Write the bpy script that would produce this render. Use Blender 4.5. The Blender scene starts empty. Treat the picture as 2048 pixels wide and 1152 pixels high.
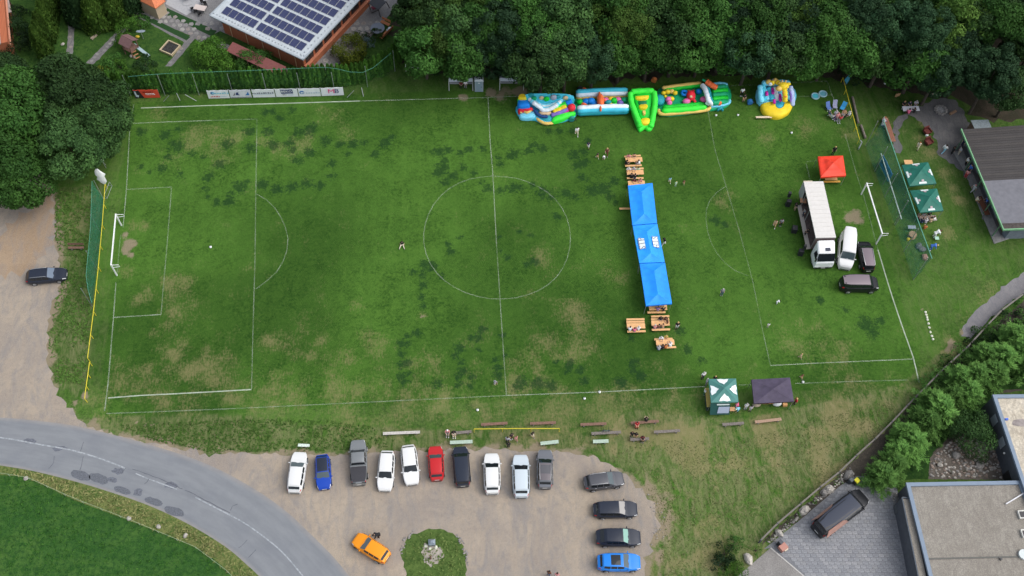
import bpy, math, random
import numpy as np
from mathutils import Vector, Matrix
random.seed(7)
S = bpy.context.scene
COL = S.collection
R = math.radians
# ---------------------------------------------------------------- camera, world, sun, exposure
CAM = (-6.634936, -74.863062, 117.177562)
EUL = (0.521464858, -0.025003307, -0.0687980014)
FPX = 2200.0
cd = bpy.data.cameras.new('camera'); cam = bpy.data.objects.new('camera', cd); COL.objects.link(cam)
cam.location = CAM; cam.rotation_euler = EUL
cd.sensor_width = 36; cd.lens = FPX/2048*36; cd.clip_start = 1; cd.clip_end = 5000
S.camera = cam
SUN_EL, SUN_AZ = R(54), R(-12)          # azimuth counted from +X towards +Y
w = bpy.data.worlds.new('World'); S.world = w; w.use_nodes = True
nt = w.node_tree; nt.nodes.clear()
sky = nt.nodes.new('ShaderNodeTexSky'); sky.sky_type = 'NISHITA'; sky.sun_disc = False
sky.sun_elevation = SUN_EL; sky.sun_rotation = R(90)-SUN_AZ
sky.air_density = 1.0; sky.dust_density = 4.0; sky.ozone_density = 1.0
hs = nt.nodes.new('ShaderNodeHueSaturation'); hs.inputs['Saturation'].default_value = 0.42
bg = nt.nodes.new('ShaderNodeBackground'); bg.inputs['Strength'].default_value = 0.15
out = nt.nodes.new('ShaderNodeOutputWorld')
nt.links.new(sky.outputs[0], hs.inputs['Color']); nt.links.new(hs.outputs[0], bg.inputs['Color']); nt.links.new(bg.outputs[0], out.inputs['Surface'])
sl = bpy.data.lights.new('sun', 'SUN'); sl.energy = .8; sl.angle = R(60); sl.color = (1, .97, .92)
so = bpy.data.objects.new('sun', sl); COL.objects.link(so)
so.rotation_euler = Vector((math.cos(SUN_EL)*math.cos(SUN_AZ), math.cos(SUN_EL)*math.sin(SUN_AZ), math.sin(SUN_EL))).to_track_quat('Z', 'Y').to_euler()
vs = S.view_settings; vs.view_transform = 'Standard'; vs.look = 'None'; vs.gamma = 1; vs.use_curve_mapping = False; vs.exposure = 0.52
S.cycles.max_bounces = 6; S.cycles.diffuse_bounces = 3; S.cycles.transparent_max_bounces = 12

# ---------------------------------------------------------------- helpers
RM = cam.rotation_euler.to_matrix(); CV = Vector(CAM)
def G(u, v, z=0.0):
    """point of the place, at height z, that the photograph shows at (u, v)"""
    d = RM @ Vector(((u-1024)/FPX, -(v-576)/FPX, -1))
    return CV + d*((z-CV.z)/d.z)
def Gs(pts, z=0.0): return [G(p[0], p[1], z) for p in pts]
def head(a, b, z=.5):
    d = G(*b, z)-G(*a, z); return math.atan2(d.y, d.x)

MATS = {}
def lin(c):
    if isinstance(c, str):
        c = [int(c[i:i+2], 16)/255 for i in (0, 2, 4)]
        c = [x/12.92 if x <= .04045 else ((x+.055)/1.055)**2.4 for x in c]
    return tuple(c[:3])
def M(name, col=None, rough=.6, var=0.0, scale=6.0, metal=0, coat=0, spec=.4, bump=0, alpha=1, detail=3, var2=0, scale2=.6):
    if name in MATS: return MATS[name]
    m = bpy.data.materials.new(name); m.use_nodes = True; MATS[name] = m
    n = m.node_tree.nodes; L = m.node_tree.links; p = n['Principled BSDF']
    c = lin(col)
    p.inputs['Base Color'].default_value = (*c, 1); p.inputs['Roughness'].default_value = rough
    p.inputs['Metallic'].default_value = metal; p.inputs['Coat Weight'].default_value = coat
    p.inputs['Specular IOR Level'].default_value = spec; p.inputs['Alpha'].default_value = alpha
    p.inputs['Coat Roughness'].default_value = .08
    if var or bump:
        tc = n.new('ShaderNodeTexCoord'); nz = n.new('ShaderNodeTexNoise')
        nz.inputs['Scale'].default_value = scale; nz.inputs['Detail'].default_value = detail
        L.new(tc.outputs['Object'], nz.inputs['Vector'])
        rp = n.new('ShaderNodeValToRGB'); rp.color_ramp.elements[0].position = .3; rp.color_ramp.elements[1].position = .7
        rp.color_ramp.elements[0].color = (*[x*(1-var) for x in c], 1); rp.color_ramp.elements[1].color = (*[min(1, x*(1+var)) for x in c], 1)
        L.new(nz.outputs['Fac'], rp.inputs['Fac']); last = rp.outputs['Color']
        if var2:
            n2 = n.new('ShaderNodeTexNoise'); n2.inputs['Scale'].default_value = scale2; n2.inputs['Detail'].default_value = 5
            L.new(tc.outputs['Object'], n2.inputs['Vector'])
            r2 = n.new('ShaderNodeValToRGB'); r2.color_ramp.elements[0].position = .3; r2.color_ramp.elements[1].position = .7
            r2.color_ramp.elements[0].color = (1-var2,)*3+(1,); r2.color_ramp.elements[1].color = (1, 1, 1, 1)
            L.new(n2.outputs['Fac'], r2.inputs['Fac'])
            mx = n.new('ShaderNodeMix'); mx.data_type = 'RGBA'; mx.blend_type = 'MULTIPLY'; mx.inputs['Factor'].default_value = 1
            L.new(last, mx.inputs[6]); L.new(r2.outputs['Color'], mx.inputs[7]); last = mx.outputs[2]
        L.new(last, p.inputs['Base Color'])
        if bump:
            b = n.new('ShaderNodeBump'); b.inputs['Strength'].default_value = bump; b.inputs['Distance'].default_value = .05
            L.new(nz.outputs['Fac'], b.inputs['Height']); L.new(b.outputs[0], p.inputs['Normal'])
    return m

def wmat(o):
    m = o.matrix_basis.copy(); o = o.parent
    while o: m = o.matrix_basis @ m; o = o.parent
    return m
def tag(o, label=None, cat=None, group=None, kind=None):
    if label: o['label'] = label
    if cat: o['category'] = cat
    if group: o['group'] = group
    if kind: o['kind'] = kind
    return o
def thing(name, label, cat, loc, rz=0, group=None):
    o = bpy.data.objects.new(name, None); COL.objects.link(o); o.empty_display_size = .3
    o.location = loc; o.rotation_euler = (0, 0, rz)
    return tag(o, label, cat, group)
def link(name, me, parent=None, loc=None, rz=0):
    o = bpy.data.objects.new(name, me); COL.objects.link(o)
    if parent: o.parent = parent
    if loc is not None: o.location = loc
    if rz: o.rotation_euler = (0, 0, rz)
    return o
def sharp(me, ang=35):
    me.polygons.foreach_set('use_smooth', [True]*len(me.polygons)); me.set_sharp_from_angle(angle=R(ang))

class MB:
    def __init__(s): s.v = []; s.f = []; s.m = []
    def add(s, vs, fs, mi=0):
        o = len(s.v); s.v += [tuple(v) for v in vs]; s.f += [tuple(i+o for i in f) for f in fs]; s.m += [mi]*len(fs); return s
    def hexa(s, b, t, mi=0):
        n = len(b); fs = [tuple(range(n-1, -1, -1)), tuple(range(n, 2*n))]+[(i, (i+1) % n, n+(i+1) % n, n+i) for i in range(n)]
        return s.add(list(b)+list(t), fs, mi)
    def box(s, x0, x1, y0, y1, z0, z1, mi=0):
        return s.hexa([(x0, y0, z0), (x1, y0, z0), (x1, y1, z0), (x0, y1, z0)], [(x0, y0, z1), (x1, y0, z1), (x1, y1, z1), (x0, y1, z1)], mi)
    def prism(s, poly, z0, z1, mi=0):
        a = sum(poly[i][0]*poly[(i+1) % len(poly)][1]-poly[(i+1) % len(poly)][0]*poly[i][1] for i in range(len(poly)))
        if a < 0: poly = poly[::-1]
        return s.hexa([(p[0], p[1], z0) for p in poly], [(p[0], p[1], z1) for p in poly], mi)
    def beam(s, p, q, w, h=None, mi=0, up=(0, 0, 1)):
        h = h or w; p = Vector(p); q = Vector(q); d = (q-p).normalized(); u = Vector(up)
        if abs(d.dot(u)) > .97: u = Vector((1, 0, 0))
        a = d.cross(u).normalized()*w/2; b = a.cross(d).normalized()*h/2
        c = [-a-b, a-b, a+b, -a+b]
        return s.hexa([p+x for x in c], [q+x for x in c], mi)
    def tube(s, pts, r, n=6, mi=0, cap=True, flat=1):
        pts = [Vector(p) for p in pts]; rs = r if hasattr(r, '__len__') else [r]*len(pts); vs = []; fs = []
        for i, p in enumerate(pts):
            d = (pts[min(i+1, len(pts)-1)]-pts[max(i-1, 0)]).normalized()
            u = Vector((0, 0, 1)) if abs(d.z) < .9 else Vector((1, 0, 0))
            a = d.cross(u).normalized(); b = a.cross(d)
            for k in range(n):
                t = 2*math.pi*k/n; vs.append(p+(a*math.cos(t)+b*flat*math.sin(t))*rs[i])
        for i in range(len(pts)-1):
            for k in range(n): fs.append((i*n+k, i*n+(k+1) % n, (i+1)*n+(k+1) % n, (i+1)*n+k))
        if cap: fs += [tuple(range(n-1, -1, -1)), tuple(range((len(pts)-1)*n, len(pts)*n))]
        return s.add(vs, fs, mi)
    def ball(s, c, rx, ry=None, rz=None, n=10, m=6, mi=0, jit=0):
        ry = ry or rx; rz = rz or rx; vs = []; fs = []
        for j in range(1, m):
            t = math.pi*j/m
            for k in range(n):
                p = 2*math.pi*k/n; q = 1+jit*random.uniform(-1, 1)
                vs.append((c[0]+rx*q*math.sin(t)*math.cos(p), c[1]+ry*q*math.sin(t)*math.sin(p), c[2]+rz*q*math.cos(t)))
        vs += [(c[0], c[1], c[2]+rz), (c[0], c[1], c[2]-rz)]; T = len(vs)-2
        for j in range(m-2):
            for k in range(n): fs.append((j*n+k, (j+1)*n+k, (j+1)*n+(k+1) % n, j*n+(k+1) % n))
        for k in range(n): fs += [(T, k, (k+1) % n), (T+1, (m-2)*n+(k+1) % n, (m-2)*n+k)]
        return s.add(vs, fs, mi)
    def mesh(s, name, mats, smooth=0):
        me = bpy.data.meshes.new(name); me.from_pydata(s.v, [], s.f)
        for m in (mats if isinstance(mats, (list, tuple)) else [mats]): me.materials.append(m)
        if any(s.m): me.polygons.foreach_set('material_index', s.m)
        if smooth: sharp(me, smooth)
        me.validate(); me.update(); return me
    def build(s, name, mats, parent=None, smooth=0, world=False, label=None):
        if world and parent:
            k = wmat(parent).inverted(); s.v = [tuple(k @ Vector(v)) for v in s.v]
        o = link(name, s.mesh(name, mats, smooth), parent)
        if label: o['label'] = label
        return o
def centre(pts): return sum((Vector(p) for p in pts), Vector())/len(pts)

def fract(poly, amp=.3, step=.6, seed=1, closed=True):
    """a ragged copy of an outline: subdivided and jittered"""
    rnd = random.Random(seed); o = []
    n = len(poly)
    for i in range(n if closed else n-1):
        a = Vector(poly[i]); b = Vector(poly[(i+1) % n]); k = max(1, int((b-a).length/step))
        d = (b-a); nn = Vector((-d.y, d.x, 0)).normalized() if d.length > 0 else Vector()
        for j in range(k):
            o.append(a+d*(j/k)+nn*amp*rnd.gauss(0, .5))
    return o
def spline(pts, n=6, closed=False):
    P = [Vector(p) for p in pts]; o = []; N = len(P)
    for i in range(N if closed else N-1):
        g = (lambda k: P[k % N]) if closed else (lambda k: P[max(0, min(N-1, k))])
        a, b, c, d = g(i-1), g(i), g(i+1), g(i+2)
        for j in range(n):
            t = j/n; o.append(.5*((2*b)+(c-a)*t+(2*a-5*b+4*c-d)*t*t+(3*b-a-3*c+d)*t**3))
    if not closed: o.append(P[-1])
    return o
def sheet(name, poly, z, mat, kind='structure', parent=None):
    import mathutils.geometry as mg
    vs = [Vector((p[0], p[1], z)) for p in poly]
    tri = mg.tessellate_polygon([vs])
    me = bpy.data.meshes.new(name); fs = []
    for t in tri:
        a, b, c = (vs[i] for i in t)
        fs.append(t if (b-a).cross(c-a).z > 0 else t[::-1])
    me.from_pydata([tuple(v) for v in vs], [], fs); me.materials.append(mat)
    o = link(name, me, parent)
    if kind: o['kind'] = kind
    return o
def inside(x, y, poly):
    c = np.zeros(np.shape(x), bool); n = len(poly)
    for i in range(n):
        x0, y0 = poly[i][0], poly[i][1]; x1, y1 = poly[(i+1) % n][0], poly[(i+1) % n][1]
        if y0 == y1: continue
        k = ((y0 > y) != (y1 > y)) & (x < (x1-x0)*(y-y0)/(y1-y0)+x0); c ^= k
    return c
def vnoise(x, y, sc, seed, oct=3):
    t = 0; a = 1; tot = 0
    for o in range(oct):
        rng = np.random.RandomState(seed+o); T = rng.rand(256, 256)
        fx = x*sc; fy = y*sc; ix = np.floor(fx).astype(int); iy = np.floor(fy).astype(int); dx = fx-ix; dy = fy-iy
        dx = dx*dx*(3-2*dx); dy = dy*dy*(3-2*dy)
        g = lambda i, j: T[(ix+i) % 256, (iy+j) % 256]
        t = t+a*((g(0, 0)*(1-dx)+g(1, 0)*dx)*(1-dy)+(g(0, 1)*(1-dx)+g(1, 1)*dx)*dy); tot += a; a *= .5; sc *= 2.1
    return t/tot
def sstep(a, b, x): t = np.clip((x-a)/(b-a), 0, 1); return t*t*(3-2*t)
# ---------------------------------------------------------------- the ground sheet
def Z(x0, y0, k, pts): return [(x0+a/k, y0+b/k, r/k) for a, b, r in pts]
CLOVER = Z(250, 200, 3.15, [(100,200,40),(250,220,50),(330,290,70),(340,180,40),(270,360,40),(230,430,50),(100,420,30),(155,450,25),(350,470,40),(420,340,40),(490,360,30),(640,280,60),(600,410,50),(520,490,45),(510,560,40),(520,610,30),(575,640,35),(650,645,45),(720,550,60),(770,505,30),(790,300,60),(790,200,50),(880,80,40),(930,70,35),(980,115,35),(1050,60,40),(900,200,50),(930,280,60),(1030,270,50),(1100,200,60),(1170,180,60),(1260,260,60),(1160,330,50),(1090,380,50),(1050,310,40),(1350,280,40),(1440,280,50),(1405,340,30),(1510,270,40),(1570,340,40),(1640,270,50),(1680,230,35),(1300,400,40),(1300,480,45),(1230,540,50),(1140,530,50),(1050,550,55),(960,560,50),(870,530,50),(1980,330,50),(2000,420,60),(2020,510,40),(1880,1040,40),(1930,1060,40),(660,600,40)])
CLOVER += Z(780, 240, 3.84, [(350,240,50),(450,230,50),(540,250,40),(610,220,40),(700,220,40),(370,350,50),(420,310,40),(370,400,60),(490,430,50),(560,370,50),(640,410,50),(420,480,50),(700,480,40),(750,520,50),(850,540,60),(940,520,60),(1000,520,50),(1090,500,40),(1170,550,70),(1240,590,50),(1350,560,60),(1420,590,50),(1560,550,70),(1640,520,80),(1720,470,60),(1690,590,50),(1730,640,40),(1480,440,60),(1490,330,60),(1440,350,50),(1420,270,60),(1490,240,40),(1520,160,40),(1220,90,40),(1300,80,40),(1400,80,40),(1100,190,50),(1170,220,50),(1060,240,60),(950,260,60),(830,290,40),(850,340,40),(920,280,40),(1280,740,50),(1100,1090,50),(1060,1110,40),(990,860,30),(470,1010,50),(450,950,40),(280,1110,60),(540,900,40),(840,900,30),(850,1000,30),(900,1050,40),(1080,890,30)])
CLOVER += Z(700, 500, 3.413, [(500,100,50),(560,100,50),(430,150,40),(490,170,40),(500,240,50),(490,320,40),(500,385,40),(690,20,30),(1210,100,40),(1270,80,40),(1080,55,30),(630,180,40),(455,570,40),(395,590,40),(345,640,40),(350,710,40),(390,640,40),(345,780,40),(395,770,40),(350,860,45),(395,850,40),(370,900,50),(905,540,40),(830,600,35),(870,600,40),(875,680,35),(745,670,50),(725,720,35),(765,770,45),(770,820,50),(735,860,40),(740,920,40),(600,915,50),(830,860,40),(820,930,40),(990,750,35),(1010,800,40),(1010,860,40),(1060,720,30),(1040,590,40),(1410,770,35),(1500,770,40),(1570,820,50),(1490,820,50),(1600,890,50),(1370,930,50),(1280,910,60),(1180,890,60),(1150,930,50),(1930,760,45),(1930,820,50),(1850,900,60),(1980,860,60),(1920,600,40)])
CLOVER += [(1360,660,14),(1375,700,14),(1400,720,14),(1430,440,16),(1450,450,12),(1730,650,22),(1745,665,18),(1760,640,14),(1640,600,12),(1690,620,10)]
DRY = Z(250, 200, 3.15, [(230,90,70),(500,230,130),(430,290,100),(640,240,90),(300,390,80),(620,380,80),(700,330,60),(220,330,50),(890,270,60),(960,310,60),(1100,260,80),(1330,120,80),(1400,200,70),(560,300,90),(60,800,40),(120,780,40),(560,220,90),(470,170,60)])
DRY += Z(200, 500, 3.15, [(170,140,50),(300,280,60),(260,290,50),(430,200,70),(540,200,70),(330,530,40),(420,470,40),(390,600,40),(470,660,60),(520,590,50),(640,640,50),(660,650,40),(600,760,120),(700,770,120),(820,690,60),(140,860,120),(280,870,120),(300,770,60),(400,800,80),(1060,570,40),(1180,580,70),(1220,640,60),(1090,770,40),(1130,810,60),(1320,690,50),(1400,570,40),(1480,690,60),(1550,690,60),(1700,570,60),(1740,600,60),(1100,910,150),(1280,900,120),(1450,910,130),(1600,910,120),(1750,910,120),(1950,900,100),(600,940,120),(800,930,80),(400,960,80),(1700,1070,150),(1900,1000,120),(460,390,50),(430,300,40),(-30,930,110),(20,960,80)])
DRY += Z(700, 500, 3.413, [(130,600,70),(140,660,60),(50,380,50),(500,450,40),(450,770,60),(640,840,70),(570,750,80),(850,840,60),(860,760,50),(480,970,130),(640,975,120),(800,960,80),(930,970,60),(1100,960,70),(1130,870,60),(1150,790,80),(1240,700,90),(1380,640,80),(1540,400,90),(1560,480,90),(1570,560,80),(1620,640,80),(1420,720,80),(1500,730,60),(1280,790,70),(1210,960,60),(350,1080,130),(850,1050,60),(1800,1050,150),(1930,930,60),(1820,200,60),(1750,170,60),(2000,1060,100),(1290,60,80)])
DRY += [(1640,705,50),(1600,700,40),(1680,705,40),(1640,690,40),(1910,690,26),(1960,590,22),(1980,575,26),(1930,640,20),(1860,745,25),(1800,790,35),(1850,760,20),(1700,800,60),(1780,820,40),(1660,830,50),(1560,880,60),(1640,880,50),(1500,960,40),(1430,900,50),(1350,870,50),(1330,850,40),(1480,930,45),(1560,960,40),(1700,880,25),(1640,880,12),(1700,875,14),(1330,1000,30),(1350,1030,25),(1380,950,40),(1320,970,30),(1450,850,40),(900,840,60),(1000,835,70),(1100,840,80),(1200,840,60),(1050,860,60),(1150,870,50),(1320,830,60),(1400,850,40),(720,850,60),(780,840,50),(235,215,22),(280,210,20),(1750,830,40),(1450,400,24),(1860,300,20),(150,430,26),(160,460,22),(140,390,18),(150,470,16),(215,835,24),(250,843,24),(1600,260,26),(1850,250,16),(1838,275,14),(1850,290,12),(1905,375,14),(1915,400,12),(1900,470,16),(1875,420,10),(1890,345,14),(1770,240,10),(1755,270,10),(1690,270,20),(1530,275,20)]
BARE = [(258,488,20,),(252,500,16),(250,470,12),(262,510,12),(1712,437,24),(1722,438,16),(1700,438,16),(1008,185,26),(1040,183,24),(985,184,18),(925,193,14),(275,846,5),(290,848,5),(305,850,5),(1260,985,12),(1285,1000,14),(1300,1020,12),(1312,1050,14),(1275,965,10),(1330,1060,12),(1340,1075,10),(1845,618,5),(1905,690,14),(1925,665,14),(1895,700,10),(845,632,5),(1310,985,8),(1320,1030,10),(170,790,14),(150,805,10)]
XA, XB, YA, YB, ST = -92, 96, -64, 66, .34
nx = int((XB-XA)/ST)+1; ny = int((YB-YA)/ST)+1
gx = np.linspace(XA, XB, nx); gy = np.linspace(YA, YB, ny)
X, Y = np.meshgrid(gx, gy)
def field(blobs, grow=1.0):
    F = np.zeros_like(X)
    for u, v, r in blobs:
        c = G(u, v); e = (G(u+r, v)-c).length*grow*.8
        i0, i1 = np.searchsorted(gx, [c.x-2.6*e, c.x+2.6*e]); j0, j1 = np.searchsorted(gy, [c.y-2.6*e, c.y+2.6*e])
        d = (X[j0:j1, i0:i1]-c.x)**2+(Y[j0:j1, i0:i1]-c.y)**2
        F[j0:j1, i0:i1] = np.maximum(F[j0:j1, i0:i1]*.55, 0)*0+np.maximum(F[j0:j1, i0:i1], np.exp(-d/(e*e)*.9))
    return F
n1 = vnoise(X, Y, .9, 11, 3); n2 = vnoise(X, Y, .35, 31, 3); n3 = vnoise(X, Y, .08, 51, 3)
clover = np.clip(field(CLOVER, 1.2)*.95+(n1-.5)*.5, 0, 1)
dry = np.clip(field(DRY, 1.6)*.46+(n2-.5)*.55+(n1-.5)*.6+.03, 0, 1)
dry = np.clip(dry+.10*sstep(.5, .75, n3), 0, 1)
bare = sstep(.30, .95, field(BARE, 1.1)+(n1-.5)*.9)
PITCH = [(v.x, v.y) for v in Gs([(262, 205), (1660, 155), (1860, 770), (195, 835)])]
pitch = inside(X, Y, PITCH)
HILL = [(v.x, v.y) for v in Gs([(1190, 905), (1250, 820), (1480, 840), (1800, 770), (1900, 690), (1930, 720), (1500, 1152), (1280, 1170), (1290, 960)])]
BANK = [(v.x, v.y) for v in Gs([(110, 380), (205, 365), (178, 720), (170, 800), (110, 770), (95, 690), (110, 600), (125, 560), (108, 470)])]
BOT = [(v.x, v.y) for v in Gs([(170, 835), (500, 830), (600, 850), (900, 860), (1200, 870), (1200, 905), (900, 900), (500, 905), (380, 900), (200, 855)])]
hill = inside(X, Y, HILL); bank = inside(X, Y, BANK) | inside(X, Y, BOT)
rough = np.where(pitch, 0, .25)+np.where(hill, .7, 0)+np.where(bank, .6, 0)
dry = np.where(hill, np.clip(dry*.8+sstep(.42, .66, n2)*.5+(n1-.5)*.3, 0, 1), dry)
lush = np.clip((n3-.5)*2.2+.5, 0, 1)
lush = np.where(bank, np.clip(lush+.35, 0, 1), lush)
yard_px = [(1290, 1160), (1288, 1135), (1298, 1090), (1308, 1070), (1322, 1052), (1312, 1030), (1308, 1005), (1290, 985), (1268, 965), (1250, 950), (1226, 936), (1195, 916), (1150, 906), (1085, 902), (1000, 898), (900, 898), (800, 902), (690, 911), (600, 912), (512, 907), (420, 908), (372, 900), (330, 893), (240, 872), (185, 856), (150, 832), (122, 795), (104, 765), (98, 725), (92, 690), (98, 640), (104, 602), (118, 590), (123, 560), (118, 520), (109, 480), (112, 450), (108, 430), (106, 395)]
YP = Gs(yard_px); dist = np.full(X.shape, 99.)
for a, b in zip(YP, YP[1:]):
    dx, dy = b.x-a.x, b.y-a.y; tt = np.clip(((X-a.x)*dx+(Y-a.y)*dy)/(dx*dx+dy*dy), 0, 1); dist = np.minimum(dist, np.hypot(X-a.x-tt*dx, Y-a.y-tt*dy))
wear = np.clip((.25+1.5*n2)*1.0*(1-dist/(1.2+3.2*sstep(38, 45, X*0+X+25)*0+np.where((X > 14) & (Y < -27), 2.6, .3))), 0, 1)
bare = np.clip(np.maximum(bare, sstep(.25, 1.0, wear+(n1-.5)*1.2)), 0, 1)
ground_me = bpy.data.meshes.new('ground')
far = 1500
co = np.stack([X.ravel(), Y.ravel(), np.zeros(X.size)], 1)
idx = np.arange(nx*ny).reshape(ny, nx)
q = np.stack([idx[:-1, :-1], idx[:-1, 1:], idx[1:, 1:], idx[1:, :-1]], -1).reshape(-1, 4)
cor = [idx[0, 0], idx[0, -1], idx[-1, -1], idx[-1, 0]]; b0 = nx*ny
co = np.vstack([co, [[-far, -far, 0], [far, -far, 0], [far, far, 0], [-far, far, 0]]])
faces = q.tolist()
edges = [idx[0, :], idx[:, -1], idx[-1, ::-1], idx[::-1, 0]]
for k, e in enumerate(edges):
    faces.append([b0+k, b0+(k+1) % 4]+[int(i) for i in e[::-1]])
ground_me.from_pydata(co.tolist(), [], faces)
pad = lambda a, v: np.concatenate([a.ravel(), [v]*4])
at = ground_me.color_attributes.new('mask', 'FLOAT_COLOR', 'POINT')
at.data.foreach_set('color', np.stack([pad(dry, .2), pad(clover, 0), pad(bare, 0), pad(rough, .4)], 1).astype('f').ravel())
at2 = ground_me.color_attributes.new('mask2', 'FLOAT_COLOR', 'POINT')
at2.data.foreach_set('color', np.stack([pad(lush, .5), pad(n2, .5), pad(pitch*1.0, 0), pad(n1, .5)], 1).astype('f').ravel())

class NT:
    def __init__(s, name):
        s.m = bpy.data.materials.new(name); s.m.use_nodes = True; s.n = s.m.node_tree.nodes; s.l = s.m.node_tree.links; s.p = s.n['Principled BSDF']
    def _in(s, sock, v):
        if hasattr(v, 'type') and hasattr(v, 'links'): s.l.new(v, sock)
        elif isinstance(v, (tuple, list)) and len(v) == 3 and sock.type == 'RGBA': sock.default_value = (*v, 1)
        else: sock.default_value = v
    def noise(s, scale, detail=3, rough=.5, vec=None, dist=0):
        k = s.n.new('ShaderNodeTexNoise'); k.inputs['Scale'].default_value = scale; k.inputs['Detail'].default_value = detail; k.inputs['Roughness'].default_value = rough; k.inputs['Distortion'].default_value = dist
        s.l.new(vec or s.pos(), k.inputs['Vector']); return k.outputs['Fac']
    def pos(s):
        if not hasattr(s, '_p'): s._p = s.n.new('ShaderNodeNewGeometry').outputs['Position']
        return s._p
    def mapping(s, scale, rot=0, vec=None):
        k = s.n.new('ShaderNodeMapping'); k.inputs['Scale'].default_value = scale; k.inputs['Rotation'].default_value = (0, 0, rot); s.l.new(vec or s.pos(), k.inputs['Vector']); return k.outputs[0]
    def math(s, op, a, b=0, c=0, clamp=False):
        k = s.n.new('ShaderNodeMath'); k.operation = op; k.use_clamp = clamp
        for i, v in enumerate((a, b, c)): s._in(k.inputs[i], v)
        return k.outputs[0]
    def ss(s, a, b, x):
        k = s.n.new('ShaderNodeMapRange'); k.interpolation_type = 'SMOOTHSTEP'; k.inputs['From Min'].default_value = a; k.inputs['From Max'].default_value = b; s._in(k.inputs['Value'], x); return k.outputs['Result']
    def mix(s, f, a, b, mode='MIX'):
        k = s.n.new('ShaderNodeMix'); k.data_type = 'RGBA'; k.blend_type = mode; s._in(k.inputs['Factor'], f); s._in(k.inputs[6], a); s._in(k.inputs[7], b); return k.outputs[2]
    def attr(s, name):
        k = s.n.new('ShaderNodeAttribute'); k.attribute_name = name; sp = s.n.new('ShaderNodeSeparateColor'); s.l.new(k.outputs['Color'], sp.inputs[0]); return sp.outputs[0], sp.outputs[1], sp.outputs[2], k.outputs['Alpha']
    def bump(s, h, st=.5, dist=.05):
        k = s.n.new('ShaderNodeBump'); k.inputs['Strength'].default_value = st; k.inputs['Distance'].default_value = dist; s.l.new(h, k.inputs['Height']); s.l.new(k.outputs[0], s.p.inputs['Normal'])
    def done(s, col, rough=.9, spec=.2):
        s._in(s.p.inputs['Base Color'], col); s._in(s.p.inputs['Roughness'], rough); s.p.inputs['Specular IOR Level'].default_value = spec; MATS[s.m.name] = s.m; return s.m
def grass_mat(name, dark, light, dryc, use_mask=True, tone=1.0):
    t = NT(name)
    f1 = t.noise(3.0, 6, .72); f2 = t.noise(.8, 5, .65); f3 = t.noise(8, 4, .7)
    base = t.mix(t.ss(.37, .63, f1), dark, light)
    base = t.mix(t.math('MULTIPLY', t.ss(.42, .60, t.noise(.9, 6, .75, dist=1.2)), .6), base, tuple(x*1.32+.006*(i == 0) for i, x in enumerate(light)))
    base = t.mix(t.math('MULTIPLY', t.ss(.52, .74, t.noise(1.9, 6, .75)), .6), base, tuple(x*.62 for x in dark))
    if use_mask:
        dry, clo, bar, rou = t.attr('mask'); lu, nn, pit, nf = t.attr('mask2')
        base = t.mix(t.math('MULTIPLY', t.ss(.3, .75, t.math('ADD', t.math('MULTIPLY', nn, .6), t.math('MULTIPLY', f2, .5))), .65), base, tuple(x*1.25 for x in light))
        base = t.mix(t.math('MULTIPLY', lu, .55), base, tuple(x*.72 for x in dark))
        # mower bands, faint, along and across the pitch
        wv = t.n.new('ShaderNodeTexWave'); wv.inputs['Scale'].default_value = .16; wv.inputs['Distortion'].default_value = 1.5; wv.inputs['Detail'].default_value = 2; wv.inputs['Detail Scale'].default_value = .4
        t.l.new(t.mapping((1, .02, 1), .02), wv.inputs['Vector'])
        base = t.mix(t.math('MULTIPLY', pit, t.math('MULTIPLY', wv.outputs['Fac'], .07)), base, tuple(x*.55 for x in dark))
        base = t.mix(t.math('MULTIPLY', rou, t.math('MULTIPLY', t.ss(.35, .65, t.noise(1.0, 6, .75, t.mapping((1, .35, 1), .7), 1.5)), .74)), base, (.215, .21, .105))
        st = t.noise(6, 4, .7, t.mapping((1, .25, 1), .03))
        dm = t.ss(.22, .95, t.math('ADD', dry, t.math('MULTIPLY', t.math('SUBTRACT', t.math('ADD', t.math('MULTIPLY', f1, .5), t.math('MULTIPLY', st, .5)), .5), 2.4)))
        base = t.mix(t.math('MULTIPLY', dm, t.math('MULTIPLY_ADD', f3, .7, .20)), base, t.mix(t.ss(.35, .65, f3), dryc, tuple(x*1.25 for x in dryc)))
        cm = t.ss(.36, .86, t.math('ADD', clo, t.math('MULTIPLY', t.math('SUBTRACT', t.noise(2.0, 5, .75), .5), 2.4)))
        base = t.mix(t.math('MULTIPLY', cm, t.math('MULTIPLY_ADD', f3, .5, .48)), base, (.011, .040, .013))
        bm = t.ss(.22, .95, t.math('ADD', bar, t.math('MULTIPLY', t.math('SUBTRACT', f1, .5), 1.6)))
        base = t.mix(t.math('MULTIPLY', bm, .85), base, t.mix(f3, (.21, .16, .11), (.33, .27, .20)))
    base = t.mix(t.ss(.42, .72, f3), base, t.mix(1.0, base, (.72, .75, .7), 'MULTIPLY'))
    t.bump(f3, .8, .07)
    return t.done(base, .95, .1)
GRASS = grass_mat('pitch_grass', (.020, .066, .009), (.062, .142, .021), (.235, .19, .10))
ground_me.materials.append(GRASS)
ground_o = link('ground', ground_me); ground_o['kind'] = 'structure'
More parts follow.
